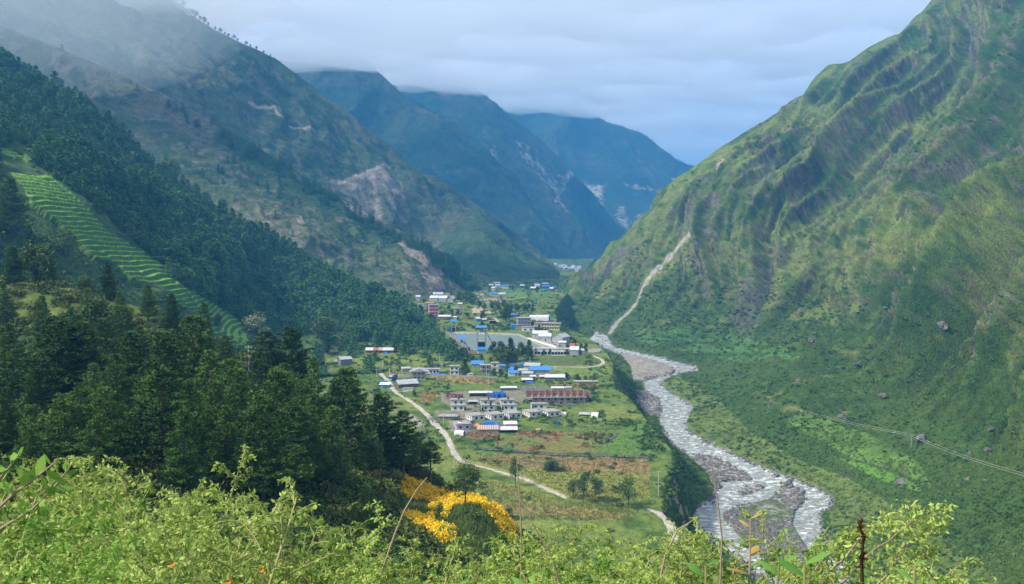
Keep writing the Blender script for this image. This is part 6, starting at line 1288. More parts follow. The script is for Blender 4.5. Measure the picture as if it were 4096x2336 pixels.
# ---- people on the road (a few pixels tall each)
def person(fr, x, y, label, shirt, seed):
    p = at(fr, x, y, ['village_ground']); g = random.Random(seed); me = bpy.data.meshes.new('person'); bm = __import__('bmesh').new()
    J = [((0, 0, .93), .15), ((0, 0, 1.15), .14), ((0, 0, 1.40), .15), ((0, 0, 1.52), .06), ((0, -.01, 1.64), .105), ((0, 0, 1.74), .08), ((-.19, 0, 1.40), .06), ((-.25, .02, 1.12), .045), ((-.24, -.08, .88), .035), ((.19, 0, 1.40), .06), ((.25, .02, 1.12), .045), ((.24, -.08, .88), .035), ((-.10, 0, .85), .09), ((-.12, -.10, .48), .065), ((-.12, -.02, .08), .045), ((-.12, -.14, .03), .04), ((.10, 0, .85), .09), ((.12, .12, .48), .065), ((.12, .18, .08), .045), ((.12, .08, .03), .04)]
    E = [(0, 1), (1, 2), (2, 3), (3, 4), (4, 5), (2, 6), (6, 7), (7, 8), (2, 9), (9, 10), (10, 11), (0, 12), (12, 13), (13, 14), (14, 15), (0, 16), (16, 17), (17, 18), (18, 19)]
    vs = [bm.verts.new(c) for c, _ in J]; [bm.edges.new((vs[a], vs[b])) for a, b in E]; bm.to_mesh(me); bm.free()
    o = link('person', me); o.location = (p.x, p.y, p.z + .12); m_ = o.modifiers.new('skin', 'SKIN'); 
    for i, (_, r) in enumerate(J): me.skin_vertices[0].data[i].radius = (r, r)
    me.skin_vertices[0].data[0].use_root = True; o.modifiers.new('sub', 'SUBSURF').levels = 1; me.materials.append(shirt); tag(o, label, 'person')
    h_ = MB(); v, q = tube([(0, .01, 1.62), (0, .01, 1.74), (0, 0, 1.80)], [.115, .11, .04], 8); h_.add(v, q).build('hair', mBlack, o)
person(z4_, 1290, 1278, 'person in dark clothes walking down the road alone', M_plain('dark_clothes', (0.03, 0.03, 0.04), .9, .2, 2), 1); person(z4_, 1062, 1068, 'person in dark clothes beside the roadside stall', M_plain('navy_clothes', (0.03, 0.035, 0.08), .9, .2, 2), 2); person(z4_, 1318, 1378, 'person in orange clothes on the stony verge', M_plain('orange_clothes', (0.5, 0.2, 0.08), .9, .2, 2), 3)
person(z4_, 2117, 512, 'left person walking on the canal path', M_plain('black_clothes', (0.02, 0.02, 0.02), .9, .2, 2), 4); person(z4_, 2132, 530, 'right person walking on the canal path', M_plain('grey_clothes', (0.05, 0.05, 0.06), .9, .2, 2), 5)

# ---- village trees
CT = pine_proto(12, 0.06, 2.6, 8, 0.75, 0.28, 6, 60, mPine, limbs_on=False, shape=.75, gap=.7)
VT = [broad_proto(10, 7.5, 1100, 0.75, 61, mLeafD, .16, 10), broad_proto(10, 6, 1000, 0.75, 62, mLeafM, .16, 10), broad_proto(10, 8, 1100, 0.8, 63, mLeafD, .1, 12)]
def vt(x, yt, yb, k, wf, lab, grp=None): 
    pr = CT if k == 'c' else VT[k]; X, Y0 = z1_(x, yt); _, Y1 = z1_(x, yb); p = hit(X, Y1, VG)
    if p: tree('conifer' if k == 'c' else 'village_tree', pr, (p.x, p.y, p.z - .2), (Y1 - Y0) * p.y / F, x, lab, wide=wf, group=grp)
vt(915, 845, 1018, 'c', 1.25, 'dark conical conifer standing before the two storey white house')
for x, yt, yb, k, wf, lab in ((1385, 636, 820, 'c', 1.3, 'tallest conical tree in the grove below the reservoir'), (1572, 655, 830, 'c', 1.2, 'conical tree at the right end of the grove'), (1500, 682, 840, 0, .9, 'slim tree between two conical trees of the grove'), (1208, 672, 820, 1, 1.2, 'pale round tree at the left of the grove'), (1292, 676, 830, 0, 1.1, 'round tree right of the pale grove tree'),
        (1250, 740, 880, 2, 1.2, 'low dark tree filling the left grove'), (1350, 750, 890, 2, 1.3, 'dark tree low in the middle of the grove'), (1440, 750, 880, 0, 1.2, 'bushy tree in the right half of the grove'), (1300, 790, 910, 0, 1.3, 'dark tree nearest the blue roofs'), (1570, 760, 870, 2, 1.1, 'dark tree under the right conical tree'), (1080, 800, 870, 1, 1.2, 'bushy tree under the tall gate tower'), (995, 820, 890, 1, 1.6, 'green bushes left of the grove'),
        (1185, 830, 910, 1, 1.2, 'green tree right of the gate towers'), (1210, 960, 1040, 0, 1.2, 'dark tree before the pale two storey house'), (1280, 955, 1035, 2, 1.0, 'dark tree left of the wide blue roof'), (1435, 925, 995, 0, 1.0, 'tree above the wide blue roof'), (1350, 910, 990, 1, 1.2, 'tree behind the narrow blue hut'), (1340, 300, 478, 0, 1.05, 'big round tree beyond the reservoir'),
        (1100, 375, 460, 0, 1.0, 'dark tree beside the blue and white hut'), (1095, 470, 545, 2, 1.0, 'dark tree on the reservoir bank'), (680, 370, 420, 2, 1.3, 'dark trees right of the rose building'), (760, 300, 350, 0, 1.2, 'tree above the cream stilt house'), (850, 350, 405, 2, 1.0, 'tree left of the cream stilt house'), (940, 380, 430, 0, 1.2, 'tree right of the cream stilt house'), (590, 485, 600, 0, .8, 'leaning tree over the dirt road at the forest tip'),
        (870, 170, 270, 2, 1.2, 'left of the large dark trees behind the workshop yard'), (930, 160, 285, 2, 1.1, 'largest dark tree behind the workshop yard'), (990, 185, 300, 2, 1.1, 'right of the large dark trees behind the workshop yard'), (500, 240, 290, 2, 1.4, 'dark tree below the red factory roofs'),
        (1060, 255, 320, 0, 1.3, 'dark tree left of the bare bank'), (1120, 285, 345, 2, 1.2, 'dark tree under the bare bank'), (1190, 265, 350, 0, 1.1, 'tree before the bare bank'), (1250, 270, 360, 2, 1.1, 'tree right of the bare bank centre'), (1320, 250, 330, 0, 1.2, 'dark tree right of the bare bank'), (1390, 290, 370, 2, 1.3, 'dark tree in the riverside wood'), (1450, 285, 370, 0, 1.3, 'second dark tree in the riverside wood'), (1520, 290, 365, 2, 1.4, 'dark tree beside the blue tipped mast'), (1570, 290, 350, 0, 1.2, 'tree left of the far river glimpse'),
        (1400, 110, 150, 2, 1, 'small dark tree among far fields'), (1545, 105, 150, 2, 1.6, 'dark tree behind the lone far blue house'), (1660, 118, 165, 2, 1.4, 'dark tree in the far right group of houses'), (1672, 490, 580, 1, .8, 'willow like tree before the cream hostel'), (1745, 540, 590, 1, 1.2, 'pale tree right of the willow'), (1800, 565, 600, 1, 1.5, 'bush above the reservoir halls'),
        (1960, 690, 770, 1, 1.0, 'pale tree right of the tin hut'), (2030, 640, 740, 1, 1.1, 'pale green tree on the river side slope'), (2100, 690, 800, 1, 1.0, 'tree behind the right end of the quarters'), (2150, 690, 790, 1, 1.1, 'pale tree at the terrace corner above the river'), (1990, 600, 680, 1, 1.2, 'tree behind the grey gabled hall'), (560, 820, 930, 0, .8, 'tree beside the dirt track'), (705, 895, 945, 1, .9, 'small tree on the dirt track edge'),
        (1950, 990, 1060, 0, 1.1, 'dark tree left of the cistern'), (2060, 1010, 1080, 2, 1.5, 'dark hedge tree right of the cistern'), (2150, 1020, 1075, 1, 1.4, 'green tree in the hedge above the maize'), (2240, 1010, 1080, 1, 1.2, 'light tree at the hedge end'), (1340, 1000, 1060, 1, 1.4, 'green bush below the wide blue roof'), (400, 1175, 1240, 0, 1.0, 'bushy tree below the farmhouse'), (1640, 890, 935, 0, 1, 'bush behind the long tin shed')): vt(x, yt, yb, k, wf, lab)
for i, x in enumerate((1640, 1680, 1722, 1785, 1862, 1885, 1920, 1945, 1965, 2095)): vt(x, 738 + (i * 37) % 20, 822, 0, .62, 'young tree planted before the long white quarters', 'young trees before the white quarters')
# ---- ground cover of the terrace
X, Y, P = sample_layer('village_ground', 26000, t_vill, 41); jj = X > interp(EDGE, Y) - 2
pls = [(p[0], p[1], p[2] - .2, rng.uniform(.5, 1.3) * (1.3 if y_ < 1320 else 1), 1.3) for p, y_ in zip(P, Y)]
mass('cliff_shrubs', merged(BVt, [q for q, m_ in zip(pls, jj) if m_], 13), mLeafD, 'dense shrubs hanging on the terrace edge above the river', 'shrubs')
mass('field_shrubs', merged(BVt, [q for q, m_ in zip(pls, jj) if not m_], 14), mLeafM, 'shrubs and hedges between the village fields', 'shrubs')
def fill(name, polys, n, V, mat, label, cat, lo, hi, seed, layer_='village_ground', wd=1.0):
    X, Y, P = sample_layer(layer_, n, lambda X, Y, P: np.maximum.reduce([inpoly(X, Y, q) for q in polys]) * (dline(X, Y, RD1) > 13), seed)
    if len(P): mass(name, merged(V, [(p[0], p[1], p[2], rng.uniform(lo, hi), wd) for p in P], seed), mat, label, cat)
CV = [tuft_V(9, 2.2, .28, 11, .22, .5), tuft_V(9, 2.0, .28, 12, .22, .5)]
q1 = lambda *p: [z1_(x, y) for x, y in p]; q2 = lambda *p: [z2_(x, y) for x, y in p]
fill('ripe_maize', [q1((545, 1035), (900, 1045), (1240, 1085), (1230, 1118), (900, 1100), (560, 1065)), q1((450, 1205), (640, 1205), (640, 1255), (460, 1240)), q1((470, 1262), (600, 1270), (600, 1300), (470, 1290))], 60000, CV, mCorn, 'ripe yellow maize standing above the building site', 'maize', .7, 1.1, 51)
fill('dry_stalks', [q2((560, 915), (1070, 930), (1060, 980), (760, 1010), (600, 960)), q2((1330, 905), (2000, 905), (2010, 960), (1550, 1000), (1340, 950)), q2((2180, 950), (2548, 930), (2700, 990), (2180, 1010)), q2((1500, 1180), (1560, 1110), (1700, 1080), (1740, 1110), (1640, 1180)), q2((1730, 1030), (1930, 1000), (1950, 1050), (1740, 1065)), q2((2220, 1110), (2400, 1085), (2400, 1140), (2230, 1150)), q2((1010, 980), (1050, 1000), (1080, 1100), (1040, 1100)), q2((1300, 1060), (1370, 1045), (1385, 1085), (1310, 1090))], 120000, CV, M_leaf('dry_stalks', (.16, .085, .045), (.30, .19, .11), .5), 'brown bundles of cut maize stalks in the fields', 'stalks', .35, .65, 52)
fill('green_maize', [q1((1760, 1110), (2250, 1090), (2290, 1150), (2000, 1178), (1760, 1150)), q1((640, 400), (1050, 420), (1000, 470), (640, 470))], 60000, CV, M_leaf('green_maize', (.09, .10, .03), (.20, .18, .06), .3), 'standing green maize beside the hedges', 'maize', .7, 1.1, 53)
q5b = lambda *p: [z5_(x, y) for x, y in p]
GV = [tuft_V(6, 1.0, .22, 21, .35, .5), tuft_V(6, .9, .22, 22, .35, .5)]
fill('meadow_grass', [q5b((1000, 620), (1300, 640), (1860, 860), (2438, 860), (2438, 590), (1850, 560), (1215, 545), (1250, 600)), q5b((1230, 700), (1860, 880), (2400, 900), (2300, 1010), (1500, 1010), (1280, 950))], 120000, GV, M_leaf('meadow_grass', (.10, .125, .028), (.26, .24, .075), .08, rnd=0), 'tall yellow green grass of the meadows beside the road', 'grass', .35, .9, 54)
fill('terrace_grass', [q5b((2080, 420), (2438, 250), (2700, 420), (2500, 560), (2080, 550)), q5b((0, 0), (640, 160), (800, 330), (1000, 420), (1400, 380), (2000, 360), (2438, 200), (2438, 420), (1300, 430), (1200, 560), (1000, 600))], 50000, GV, M_leaf('terrace_grass', (.04, .085, .02), (.11, .17, .04), .1, rnd=0), 'rank green grass on the terrace field edges', 'grass', .3, .8, 55)
# ---- boulders
def boulder_mesh(seed):
    import bmesh
    bm = bmesh.new(); bmesh.ops.create_icosphere(bm, subdivisions=3, radius=1); me = bpy.data.meshes.new('boulder'); V = np.array([v.co[:] for v in bm.verts]); n = 1 + .6 * fbm(V, .9, 3, seed=seed) + .3 * fbm(V, .35, 2, seed=seed); V = V * n[:, None] * np.array([1.2, .95, .75])
    for v, c in zip(bm.verts, V): v.co = c
    bm.to_mesh(me); bm.free(); me.materials.append(mRoadStone); return me
BM = [boulder_mesh(s) for s in (1.5, 7.7, 13.1)]
def boulder(fr, x, y, rpx, label, layers=RM, group=None):
    X, Y = fr(x, y); p = hit(X, Y, layers)
    if p is None: return
    o = link('boulder', BM[int(x + y) % 3]); s = rpx * p.y / F * .62; o.location = (p.x, p.y, p.z - s * .05); o.scale = (s, s, s); o.rotation_euler = (0, 0, x); tag(o, label, 'boulder', group)
for x, y, r_, lab in ((1650, 715, 42, 'largest grey boulder on the right slope beside the cables'), (1755, 130, 34, 'rock outcrop high on the right slope'), (1085, 205, 22, 'pale slab rock on the spur edge'), (1510, 682, 13, 'white boulder on the right slope meadow'), (1545, 935, 32, 'grey boulder under the bright green strip'), (1575, 870, 17, 'round boulder right of the bright green strip'), (1985, 770, 22, 'grey boulder among dark scrub at the right'), (1900, 785, 16, 'pale boulder below the cables'),
        (1240, 600, 24, 'flat boulder on the terraced meadow'), (1455, 855, 15, 'boulder at the tip of the bright green strip'), (2005, 665, 18, 'boulder near the right photo edge'), (1190, 1190, 20, 'boulder on the right bank below the river bend'), (1300, 1048, 15, 'boulder on the bank above the bend boulder'), (1890, 920, 18, 'dark boulder low on the right slope'), (1975, 925, 12, 'upright brown boulder low on the right slope'), (1660, 1300, 22, 'boulder at the bottom of the right slope'), (1020, 415, 20, 'boulder on the spur above the meadow'),
        (1320, 330, 22, 'rock outcrop below the spur crest'), (1460, 40, 13, 'white rock high on the spur'), (1285, 90, 9, 'small white rock high on the spur'), (1445, 490, 26, 'rock face beside the lone slope tree')): boulder(frz, x, y, r_, lab)
for x, y, r_ in ((905, 925, 22), (845, 925, 13), (700, 970, 12), (660, 935, 16), (820, 955, 14), (660, 1075, 12), (1110, 1082, 13), (1155, 1020, 9), (600, 1100, 14), (585, 1010, 14), (640, 1130, 12), (535, 1190, 12), (410, 640, 8), (415, 580, 7), (380, 555, 7), (650, 1090, 9), (1000, 1115, 10), (565, 960, 12), (620, 1010, 10), (750, 955, 9), (1205, 1385, 15), (1190, 1410, 12), (560, 830, 9), (480, 800, 8), (690, 870, 8), (30, 215, 14), (430, 360, 9), (95, 262, 7), (220, 432, 9), (960, 940, 10), (1030, 1015, 9), (500, 1060, 9), (520, 1230, 10), (1020, 1170, 8)):
    boulder(frz, x, y, r_, 'wet dark boulder standing in or beside the white river', group='boulders in the river')
pl = []
L = LAY['right_mountain']; e_ = np.minimum(dline(L['X'], L['Y'], RV_R), dline(L['X'], L['Y'], RV_L)); ri, la = river_masks(L['X'], L['Y'])
sel = np.argwhere(((e_ < np.interp(L['Y'], [1350, 1800, 2300], [5, 10, 16])) | (la & (fbm(L['P'], 14, 4, seed=9) < .05)) | (inpoly(L['X'], L['Y'], GRAV2))) & (L['Y'] > 1330) & (L['Y'] < 2380))
BR_ = []
for s in range(3):
    g = np.random.default_rng(s + 40); o8 = np.array([[1, 0, 0], [-1, 0, 0], [0, 1, 0], [0, -1, 0], [0, 0, 1], [0, 0, -1]]) * g.uniform(.6, 1.2, (6, 1)); BR_.append(np.concatenate([o8[list(t)] for t in ((0, 2, 4), (2, 1, 4), (1, 3, 4), (3, 0, 4), (2, 0, 5), (1, 2, 5), (3, 1, 5), (0, 3, 5))]))
for k in rng.integers(0, len(sel), 3600): i, j = sel[k]; p = L['P'][i, j]; pl.append((p[0] + rng.normal() * .8, p[1] + rng.normal() * 1.2, p[2] + .1, float(rng.gamma(2.0, .22)) + .1, 1.2))
mass('river_stones', merged(BR_, pl, 5), mRoadStone, 'dark cobbles and stones lining the river banks and bars', 'stones')
for x, y, r_, lab in ((1135, 1075, 34, 'pale grey boulder under the pines on the near slope'), (1060, 1195, 30, 'brownish boulder half hidden by the left weeds')): boulder(zA, x, y, r_, lab, ['near_hillside'])
# mast and far water glimpsed at the gorge
p = hit(*z1_(1612, 372)); e_ = empty('blue_tipped_mast', p, 0, 'thin dark mast with a blue box on top beside the far river', 'mast'); MB().box(-.6, .6, 0, 1.2, -1, 11).build('mast', mBlack, e_); MB().box(-1.6, 1.6, -.6, 2, 11.01, 12.6).build('box', mBlueS, e_)
# ================================================================== FOREGROUND WEEDS AT THE VIEWPOINT
mWeed = M_leaf('feathery_weed', (0.17, 0.27, 0.04), (0.44, 0.56, 0.14), 3.0, 0.7, 0.2, 0.35)
mWeedG = M_leaf('green_weed', (0.07, 0.18, 0.02), (0.22, 0.38, 0.06), 3.0, 0.6, 0.25, 0.35)
mStem = M_plain('weed_stem', (0.24, 0.25, 0.10), 0.8, 0.2, 5.0)
mDryS = M_plain('dry_stem', (0.30, 0.23, 0.17), 0.8, 0.2, 5.0)
mDryL = M_leaf('dry_leaf', (0.035, 0.02, 0.014), (0.12, 0.06, 0.035), 5.0, 0.8, 0.1, 0.2)
mBroad = M_leaf('fresh_leaf', (0.07, 0.20, 0.02), (0.16, 0.36, 0.045), 4.0, 0.4, 0.4, 0.35)
mFlow = M_plain('orange_petal', (0.75, 0.22, 0.02), 0.6, 0.1, 5.0)
def rhomb(c, d, side, L, W):
    """four corner leaves folded along the middle -> quads"""
    a = c; b = c + d * L[:, None] * .45 + side * W[:, None] * .5; e = c + d * L[:, None]; f = c + d * L[:, None] * .45 - side * W[:, None] * .5
    return np.stack([a, b, e, f], 1).reshape(-1, 3)
def curve(p0, d0, L, n, bend, rng, wob=0.05):
    P = [np.array(p0, float)]; d = np.array(d0, float)
    for k in range(n): d = unit(d + np.array(bend) / n + rng.normal(size=3) * wob); P.append(P[-1] + d * L / n)
    return np.array(P)
def mugwort(seed, H=1.6, branches=26, spread=0.55, leaf=0.023, dens=84, lean=(0.25, 0)):
    rng = np.random.default_rng(seed); st = curve((0, 0, 0), (rng.normal() * .1, rng.normal() * .1, 1), H, 14, (lean[0], lean[1], -0.15), rng, .03)
    V = []; tv, tq = tube(st, [0.011 * (1 - .8 * i / 14) + .001 for i in range(15)], 5); tv = list(tv); tq = list(tq)
    def leaves(path, m, L, thin=1.0):
        t = rng.random(m) ** .8 * (len(path) - 1.001); i = t.astype(int); f = (t - i)[:, None]; c = path[i] * (1 - f) + path[i + 1] * f; tan = unit(path[i + 1] - path[i])
        d = unit(rng.normal(size=(m, 3)) * .8 + tan * .5 + np.array([0, 0, -.55])); s = unit(np.cross(d, rng.normal(size=(m, 3)))); l = L * rng.uniform(.6, 1.5, m); V.append(rhomb(c + d * .004, d, s, l, l * .42 * thin))
    for b in range(branches):
        t = .22 + .78 * (b + rng.random() * .5) / branches; i = min(13, int(t * 14)); p = st[i] + (st[i + 1] - st[i]) * (t * 14 - i); a = b * 2.4 + rng.normal() * .3
        L = H * spread * (1.05 - t) * rng.uniform(.45, 1.0) + .10; br = curve(p, (math.cos(a) * .75, math.sin(a) * .75, .95), L, 7, (0, 0, -.9 * rng.uniform(.3, 1.3)), rng, .09)
        v, q = tube(br, [.0045 - .0004 * k for k in range(8)], 3); o_ = len(tv); tv += v; tq += [tuple(x + o_ for x in f) for f in q]
        leaves(br, int(dens * L / .5) + 6, leaf)
        for k in range(3):      # twigs
            j = rng.integers(2, 7); tw = curve(br[j], (math.cos(a + rng.normal()), math.sin(a + rng.normal()), .5), L * .35, 4, (0, 0, -1.2), rng, .12); leaves(tw, int(dens * L * .35 / .5) + 4, leaf * .85)
            v, q = tube(tw, [.0025] * 5, 3); o_ = len(tv); tv += v; tq += [tuple(x + o_ for x in f) for f in q]
    leaves(st[7:], 40, leaf)
    V = np.concatenate(V); return V, (tv, tq)
MUG = []
for s, (H, br, sp_, ln) in enumerate(((1.7, 26, .5, (.25, 0)), (1.5, 22, .6, (.5, 0)), (1.9, 28, .38, (.15, .1)), (1.4, 20, .7, (-.4, 0)), (1.6, 24, .5, (-.2, .2)), (1.8, 20, .45, (.7, 0)))):
    V, (tv, tq) = mugwort(100 + s, H, br, sp_, lean=ln); MUG.append((fast_mesh('sprays', V, np.arange(len(V)).reshape(-1, 4), mats=[mWeed if s != 3 else mWeedG], smooth=False), fast_mesh('stem', tv, tq, mats=[mStem]), V, H))
rw = random.Random(77)
def weed(X, Ytip, D, k, lab, grp=None, jitter=0):
    p = PW(X, Ytip, D); z = ground(p[0], p[1], ['knoll'])
    if z is None: return
    h = p[2] - z
    if h < .3: return
    me = MUG[k]; top = me[2][:, 2].max(); s = h / top; e_ = bpy.data.objects.new('feathery_weed', None); COL.objects.link(e_); e_.location = (p[0], p[1], z - .02); e_.scale = (s * 1.0, s * 1.0, s); e_.rotation_euler = (0, 0, rw.uniform(0, 6.28)); tag(e_, lab, 'weed', grp)
    link('sprays', me[0], e_); link('stem', me[1], e_)
# crest of the weeds as the photo shows it (display pixels of the zoomed picture)
CREST = [(-30, 1130), (20, 1150), (60, 1180), (120, 1215), (180, 1190), (240, 1180), (300, 1150), (350, 1140), (385, 1190), (420, 1215), (470, 1290), (560, 1345), (640, 1300), (690, 1290), (740, 1350), (790, 1370), (850, 1320), (890, 1345), (950, 1365), (1000, 1340), (1060, 1395), (1130, 1430), (1200, 1435), (1290, 1405), (1340, 1370), (1400, 1345), (1480, 1335), (1550, 1305), (1640, 1335), (1720, 1350), (1790, 1370), (1870, 1350), (1960, 1345), (2050, 1370), (2100, 1350), (2190, 1320), (2250, 1290), (2340, 1285), (2420, 1360), (2560, 1460)]
n_ = 0
for x in range(-30, 2400, 26):
    y = float(np.interp(x, [c[0] for c in CREST], [c[1] for c in CREST])); D = rw.uniform(4.2, 6.5)
    if x > 1650 and rw.random() < .45: continue
    weed((x + rw.uniform(-8, 8)) * k16, (y + rw.uniform(-42, 40)) * k16, D, rw.randrange(6), 'tall pale green feathery weed in the foreground thicket', 'feathery weeds in the foreground'); n_ += 1
for _ in range(125):
    x = rw.uniform(-40, 2250); y0 = float(np.interp(x, [c[0] for c in CREST], [c[1] for c in CREST])); 
    if x > 1700 and rw.random() < .6: continue
    weed(x * k16, (y0 + rw.uniform(25, 60 + max(0, 1440 - y0) * .9)) * k16, rw.uniform(3.0, 5.5), rw.randrange(6), 'tall pale green feathery weed in the foreground thicket', 'feathery weeds in the foreground')
extra = []
for _ in range(120):
    x = rw.uniform(-60, 2350); y0 = float(np.interp(x, [c[0] for c in CREST], [c[1] for c in CREST]))
    if x > 1680 and rw.random() < .6: continue
    D = rw.uniform(2.8, 7.0); p = PW(x * k16, (y0 + rw.uniform(55, 200)) * k16, D); z = ground(p[0], p[1], ['knoll'])
    if z is None or p[2] - z < .35: continue
    k = rw.randrange(6); extra.append((k, (p[0], p[1], z, (p[2] - z) / MUG[k][2][:, 2].max(), 1.0)))
for nm_, mt_, sel_ in (('weed_sprays', mWeed, (0, 1, 2, 4, 5)), ('weed_sprays', mWeedG, (3, 1))):
    ex = [e for i, e in enumerate(extra) if (i % 3 == 0) == (mt_ is mWeedG)]
    V = np.concatenate([merged([MUG[k][2]], [q], i) for i, (k, q) in enumerate(ex)])
    tag(link(nm_, fast_mesh(nm_, V, np.arange(len(V)).reshape(-1, 4), mats=[mt_], smooth=False)), 'dense ' + ('pale' if mt_ is mWeed else 'greener') + ' feathery sprays between the foreground weeds', 'weeds', kind='stuff')
# leafy undergrowth that fills the thicket
def leafpatch(seed, n=420, r=.36, h=.5, leaf=.022):
    g = np.random.default_rng(seed); c = np.c_[g.normal(size=(n, 2)) * r * .6, g.random(n) * h]; d = unit(g.normal(size=(n, 3)) * np.array([1, 1, .6])); s = unit(np.cross(d, g.normal(size=(n, 3)))); l = leaf * g.uniform(.5, 1.4, n); return rhomb(c, d, s, l, l * .5)
LPV = [leafpatch(s) for s in (1, 2, 3)]
pl = []
for _ in range(480):
    x = rw.uniform(-60, 2450); y0 = float(np.interp(x, [c[0] for c in CREST], [c[1] for c in CREST])); thick = 1.0 if x < 480 else (.7 if x < 950 else (.22 if x < 1650 else .04))
    if rw.random() > thick: continue
    D = rw.uniform(2.6, 7.5); off = 120 if x < 480 else (125 if x < 950 else 150); yy = y0 + off + rw.random() ** .7 * 260
    p = PW(x * k16, yy * k16, D); pl.append((p[0], p[1], p[2] - .55 * (D / 5), rw.uniform(.75, 1.15) * D / 5 + .1, 1.0))
def mergedq(protos, places, seed): return merged(protos, places, seed)
V = mergedq(LPV, pl[::2], 3); tag(link('weed_leaves', fast_mesh('weed_leaves', V, np.arange(len(V)).reshape(-1, 4), mats=[mWeedG], smooth=False)), 'small green leaves filling the foreground thicket', 'leaves', kind='stuff')
V = mergedq(LPV, pl[1::2], 4); tag(link('weed_leaves', fast_mesh('weed_leaves', V, np.arange(len(V)).reshape(-1, 4), mats=[mWeed], smooth=False)), 'pale yellowish leaves filling the foreground thicket', 'leaves', kind='stuff')
# broad leaved plants
def broad_leaf_plant(X, Y, D, n, L, lab, mat=None, seed=0, smat=None, cone=.9):
    p = PW(X, Y, D); z = ground(p[0], p[1], ['knoll']); h = p[2] - z; g = np.random.default_rng(seed); e_ = empty('broad_leaved_plant', (p[0], p[1], z), 0, lab, 'plant')
    st = curve((0, 0, 0), (0, 0, 1), h, 8, (.1, 0, 0), g, .03); MB().tube([tuple(q) for q in st], [.010 - .0008 * i for i in range(9)], 6).build('stem', smat or mStem, e_)
    for k in range(n):
        t = 1 - (k / n) ** 1.3 * .45; i = min(7, int(t * 8)); b = st[i] + (st[i + 1] - st[i]) * min(1, t * 8 - i); a = k * 2.4; d = np.array([math.cos(a), math.sin(a), cone - .5 * k / n]); d = d / np.linalg.norm(d); sd_ = np.array([-math.sin(a), math.cos(a), 0]); up = np.cross(d, sd_) * -1
        l = L * .72 * g.uniform(.7, 1.15) * (.6 + .4 * min(1, k / 3)); w_ = l * .36; rows = []
        for u in np.linspace(0, 1, 7):
            ww = w_ * .5 * math.sin(math.pi * min(1, u ** .75)) + .001; c = b + d * l * u - np.array([0, 0, 1]) * l * .35 * u * u; rows += [c - sd_ * ww + up * ww * .35, c, c + sd_ * ww + up * ww * .35]
        link('leaf', fast_mesh('leaf', np.array(rows), grid_quads(7, 3), mats=[mat or mBroad]), e_)
for i, (x, y, D, n, L, lab) in enumerate(((1905, 1400, 3.2, 9, .22, 'broad leaved green plant at the bottom right of centre'), (2010, 1425, 3.0, 8, .24, 'broad leaved green plant right of its neighbour at the bottom edge'), (1790, 1425, 3.4, 8, .20, 'broad leaved green plant left of its neighbour at the bottom edge'), (1180, 1420, 3.2, 10, .16, 'bright green leafy plant at the bottom centre'), (1080, 1435, 3.3, 9, .14, 'small bright leafy plant left of the bottom centre plant'), (1290, 1440, 3.2, 8, .16, 'bright leafy plant low beside the thin dry stalk'), (2230, 1440, 3.0, 7, .16, 'leafy plant low at the bottom right'))):
    broad_leaf_plant(x * k16, y * k16, D, n, L, lab, seed=i)
broad_leaf_plant(1865 * k16, 1300 * k16, 4.2, 9, .17, 'plant with yellowing curled leaves above the river', mat=M_leaf('yellowing_leaf', (.35, .22, .06), (.50, .45, .14), 6, transl=.3), seed=22, smat=mDryS)
def twig(pts, D, r, mat, lab, name='dry_stalk', leaves=0, lmat=None, L=.05):
    g = np.random.default_rng(len(lab)); W = [PW(x * k16, y * k16, D) for x, y in pts]; e_ = empty(name, W[0], 0, lab, 'stalk'); P = [q - W[0] for q in W]; b = MB(); n = len(P); b.tube([tuple(q) for q in P], [r * (1 - .7 * i / (n - 1)) for i in range(n)], 5); b.build('stem', mat, e_)
    for k in range(leaves):
        t = (.25 + .75 * k / leaves) * (n - 1); i = min(n - 2, int(t)); c = P[i] + (P[i + 1] - P[i]) * (t - i); d = unit(g.normal(size=3) + np.array([0, 0, .5])); s_ = unit(np.cross(d, g.normal(size=3))); l = L * g.uniform(.6, 1.3); V = np.array([c, c + d * l * .3 + s_ * l * .22, c + d * l * .7 + s_ * l * .18, c + d * l, c + d * l * .7 - s_ * l * .18, c + d * l * .3 - s_ * l * .22])
        me = bpy.data.meshes.new('leaf'); me.from_pydata([tuple(v) for v in V], [], [(0, 1, 2, 3, 4, 5)]); me.materials.append(lmat); link('leaf', me, e_)
twig([(940, 1460), (985, 1330), (1010, 1270), (1040, 1220), (1065, 1190)], 4.5, .006, mDryS, 'thin arched dry stalk leaning right beside the marigolds'); twig([(1299, 1470), (1300, 1330), (1296, 1240), (1290, 1170), (1288, 1150)], 4.8, .005, mDryS, 'upright thin dry stalk in front of the meadow road')
twig([(1795, 1470), (1800, 1340), (1788, 1240), (1776, 1180), (1773, 1130)], 4.6, .005, mDryS, 'tall thin dry stalk in front of the river'); twig([(1400, 1470), (1372, 1380), (1330, 1310), (1300, 1250), (1265, 1215)], 4.2, .005, mDryS, 'dry stalk leaning left across the meadow', leaves=0)
twig([(1640, 1470), (1660, 1380), (1690, 1320), (1740, 1290)], 4.4, .007, mDryS, 'short dry stalk bending right before the gravel road')
twig([(-30, 1290), (40, 1225), (90, 1190), (140, 1150)], 3.6, .008, mDryS, 'leafy twig reaching up at the left edge', 'leafy_twig', 9, mWeedG, .085); twig([(-20, 1330), (80, 1270), (140, 1210), (185, 1150)], 3.8, .008, mDryS, 'lower leafy twig at the left edge', 'leafy_twig', 10, mWeedG, .08); twig([(-20, 1215), (20, 1170), (50, 1130)], 3.6, .007, mStem, 'short leafy twig tip at the left edge', 'leafy_twig', 6, mWeedG, .07)
twig([(2150, 1470), (2148, 1400), (2152, 1340), (2140, 1300)], 4.0, .009, mDryL, 'dead brown plant with shrivelled dark leaves', 'dead_plant', 60, mDryL, .026)
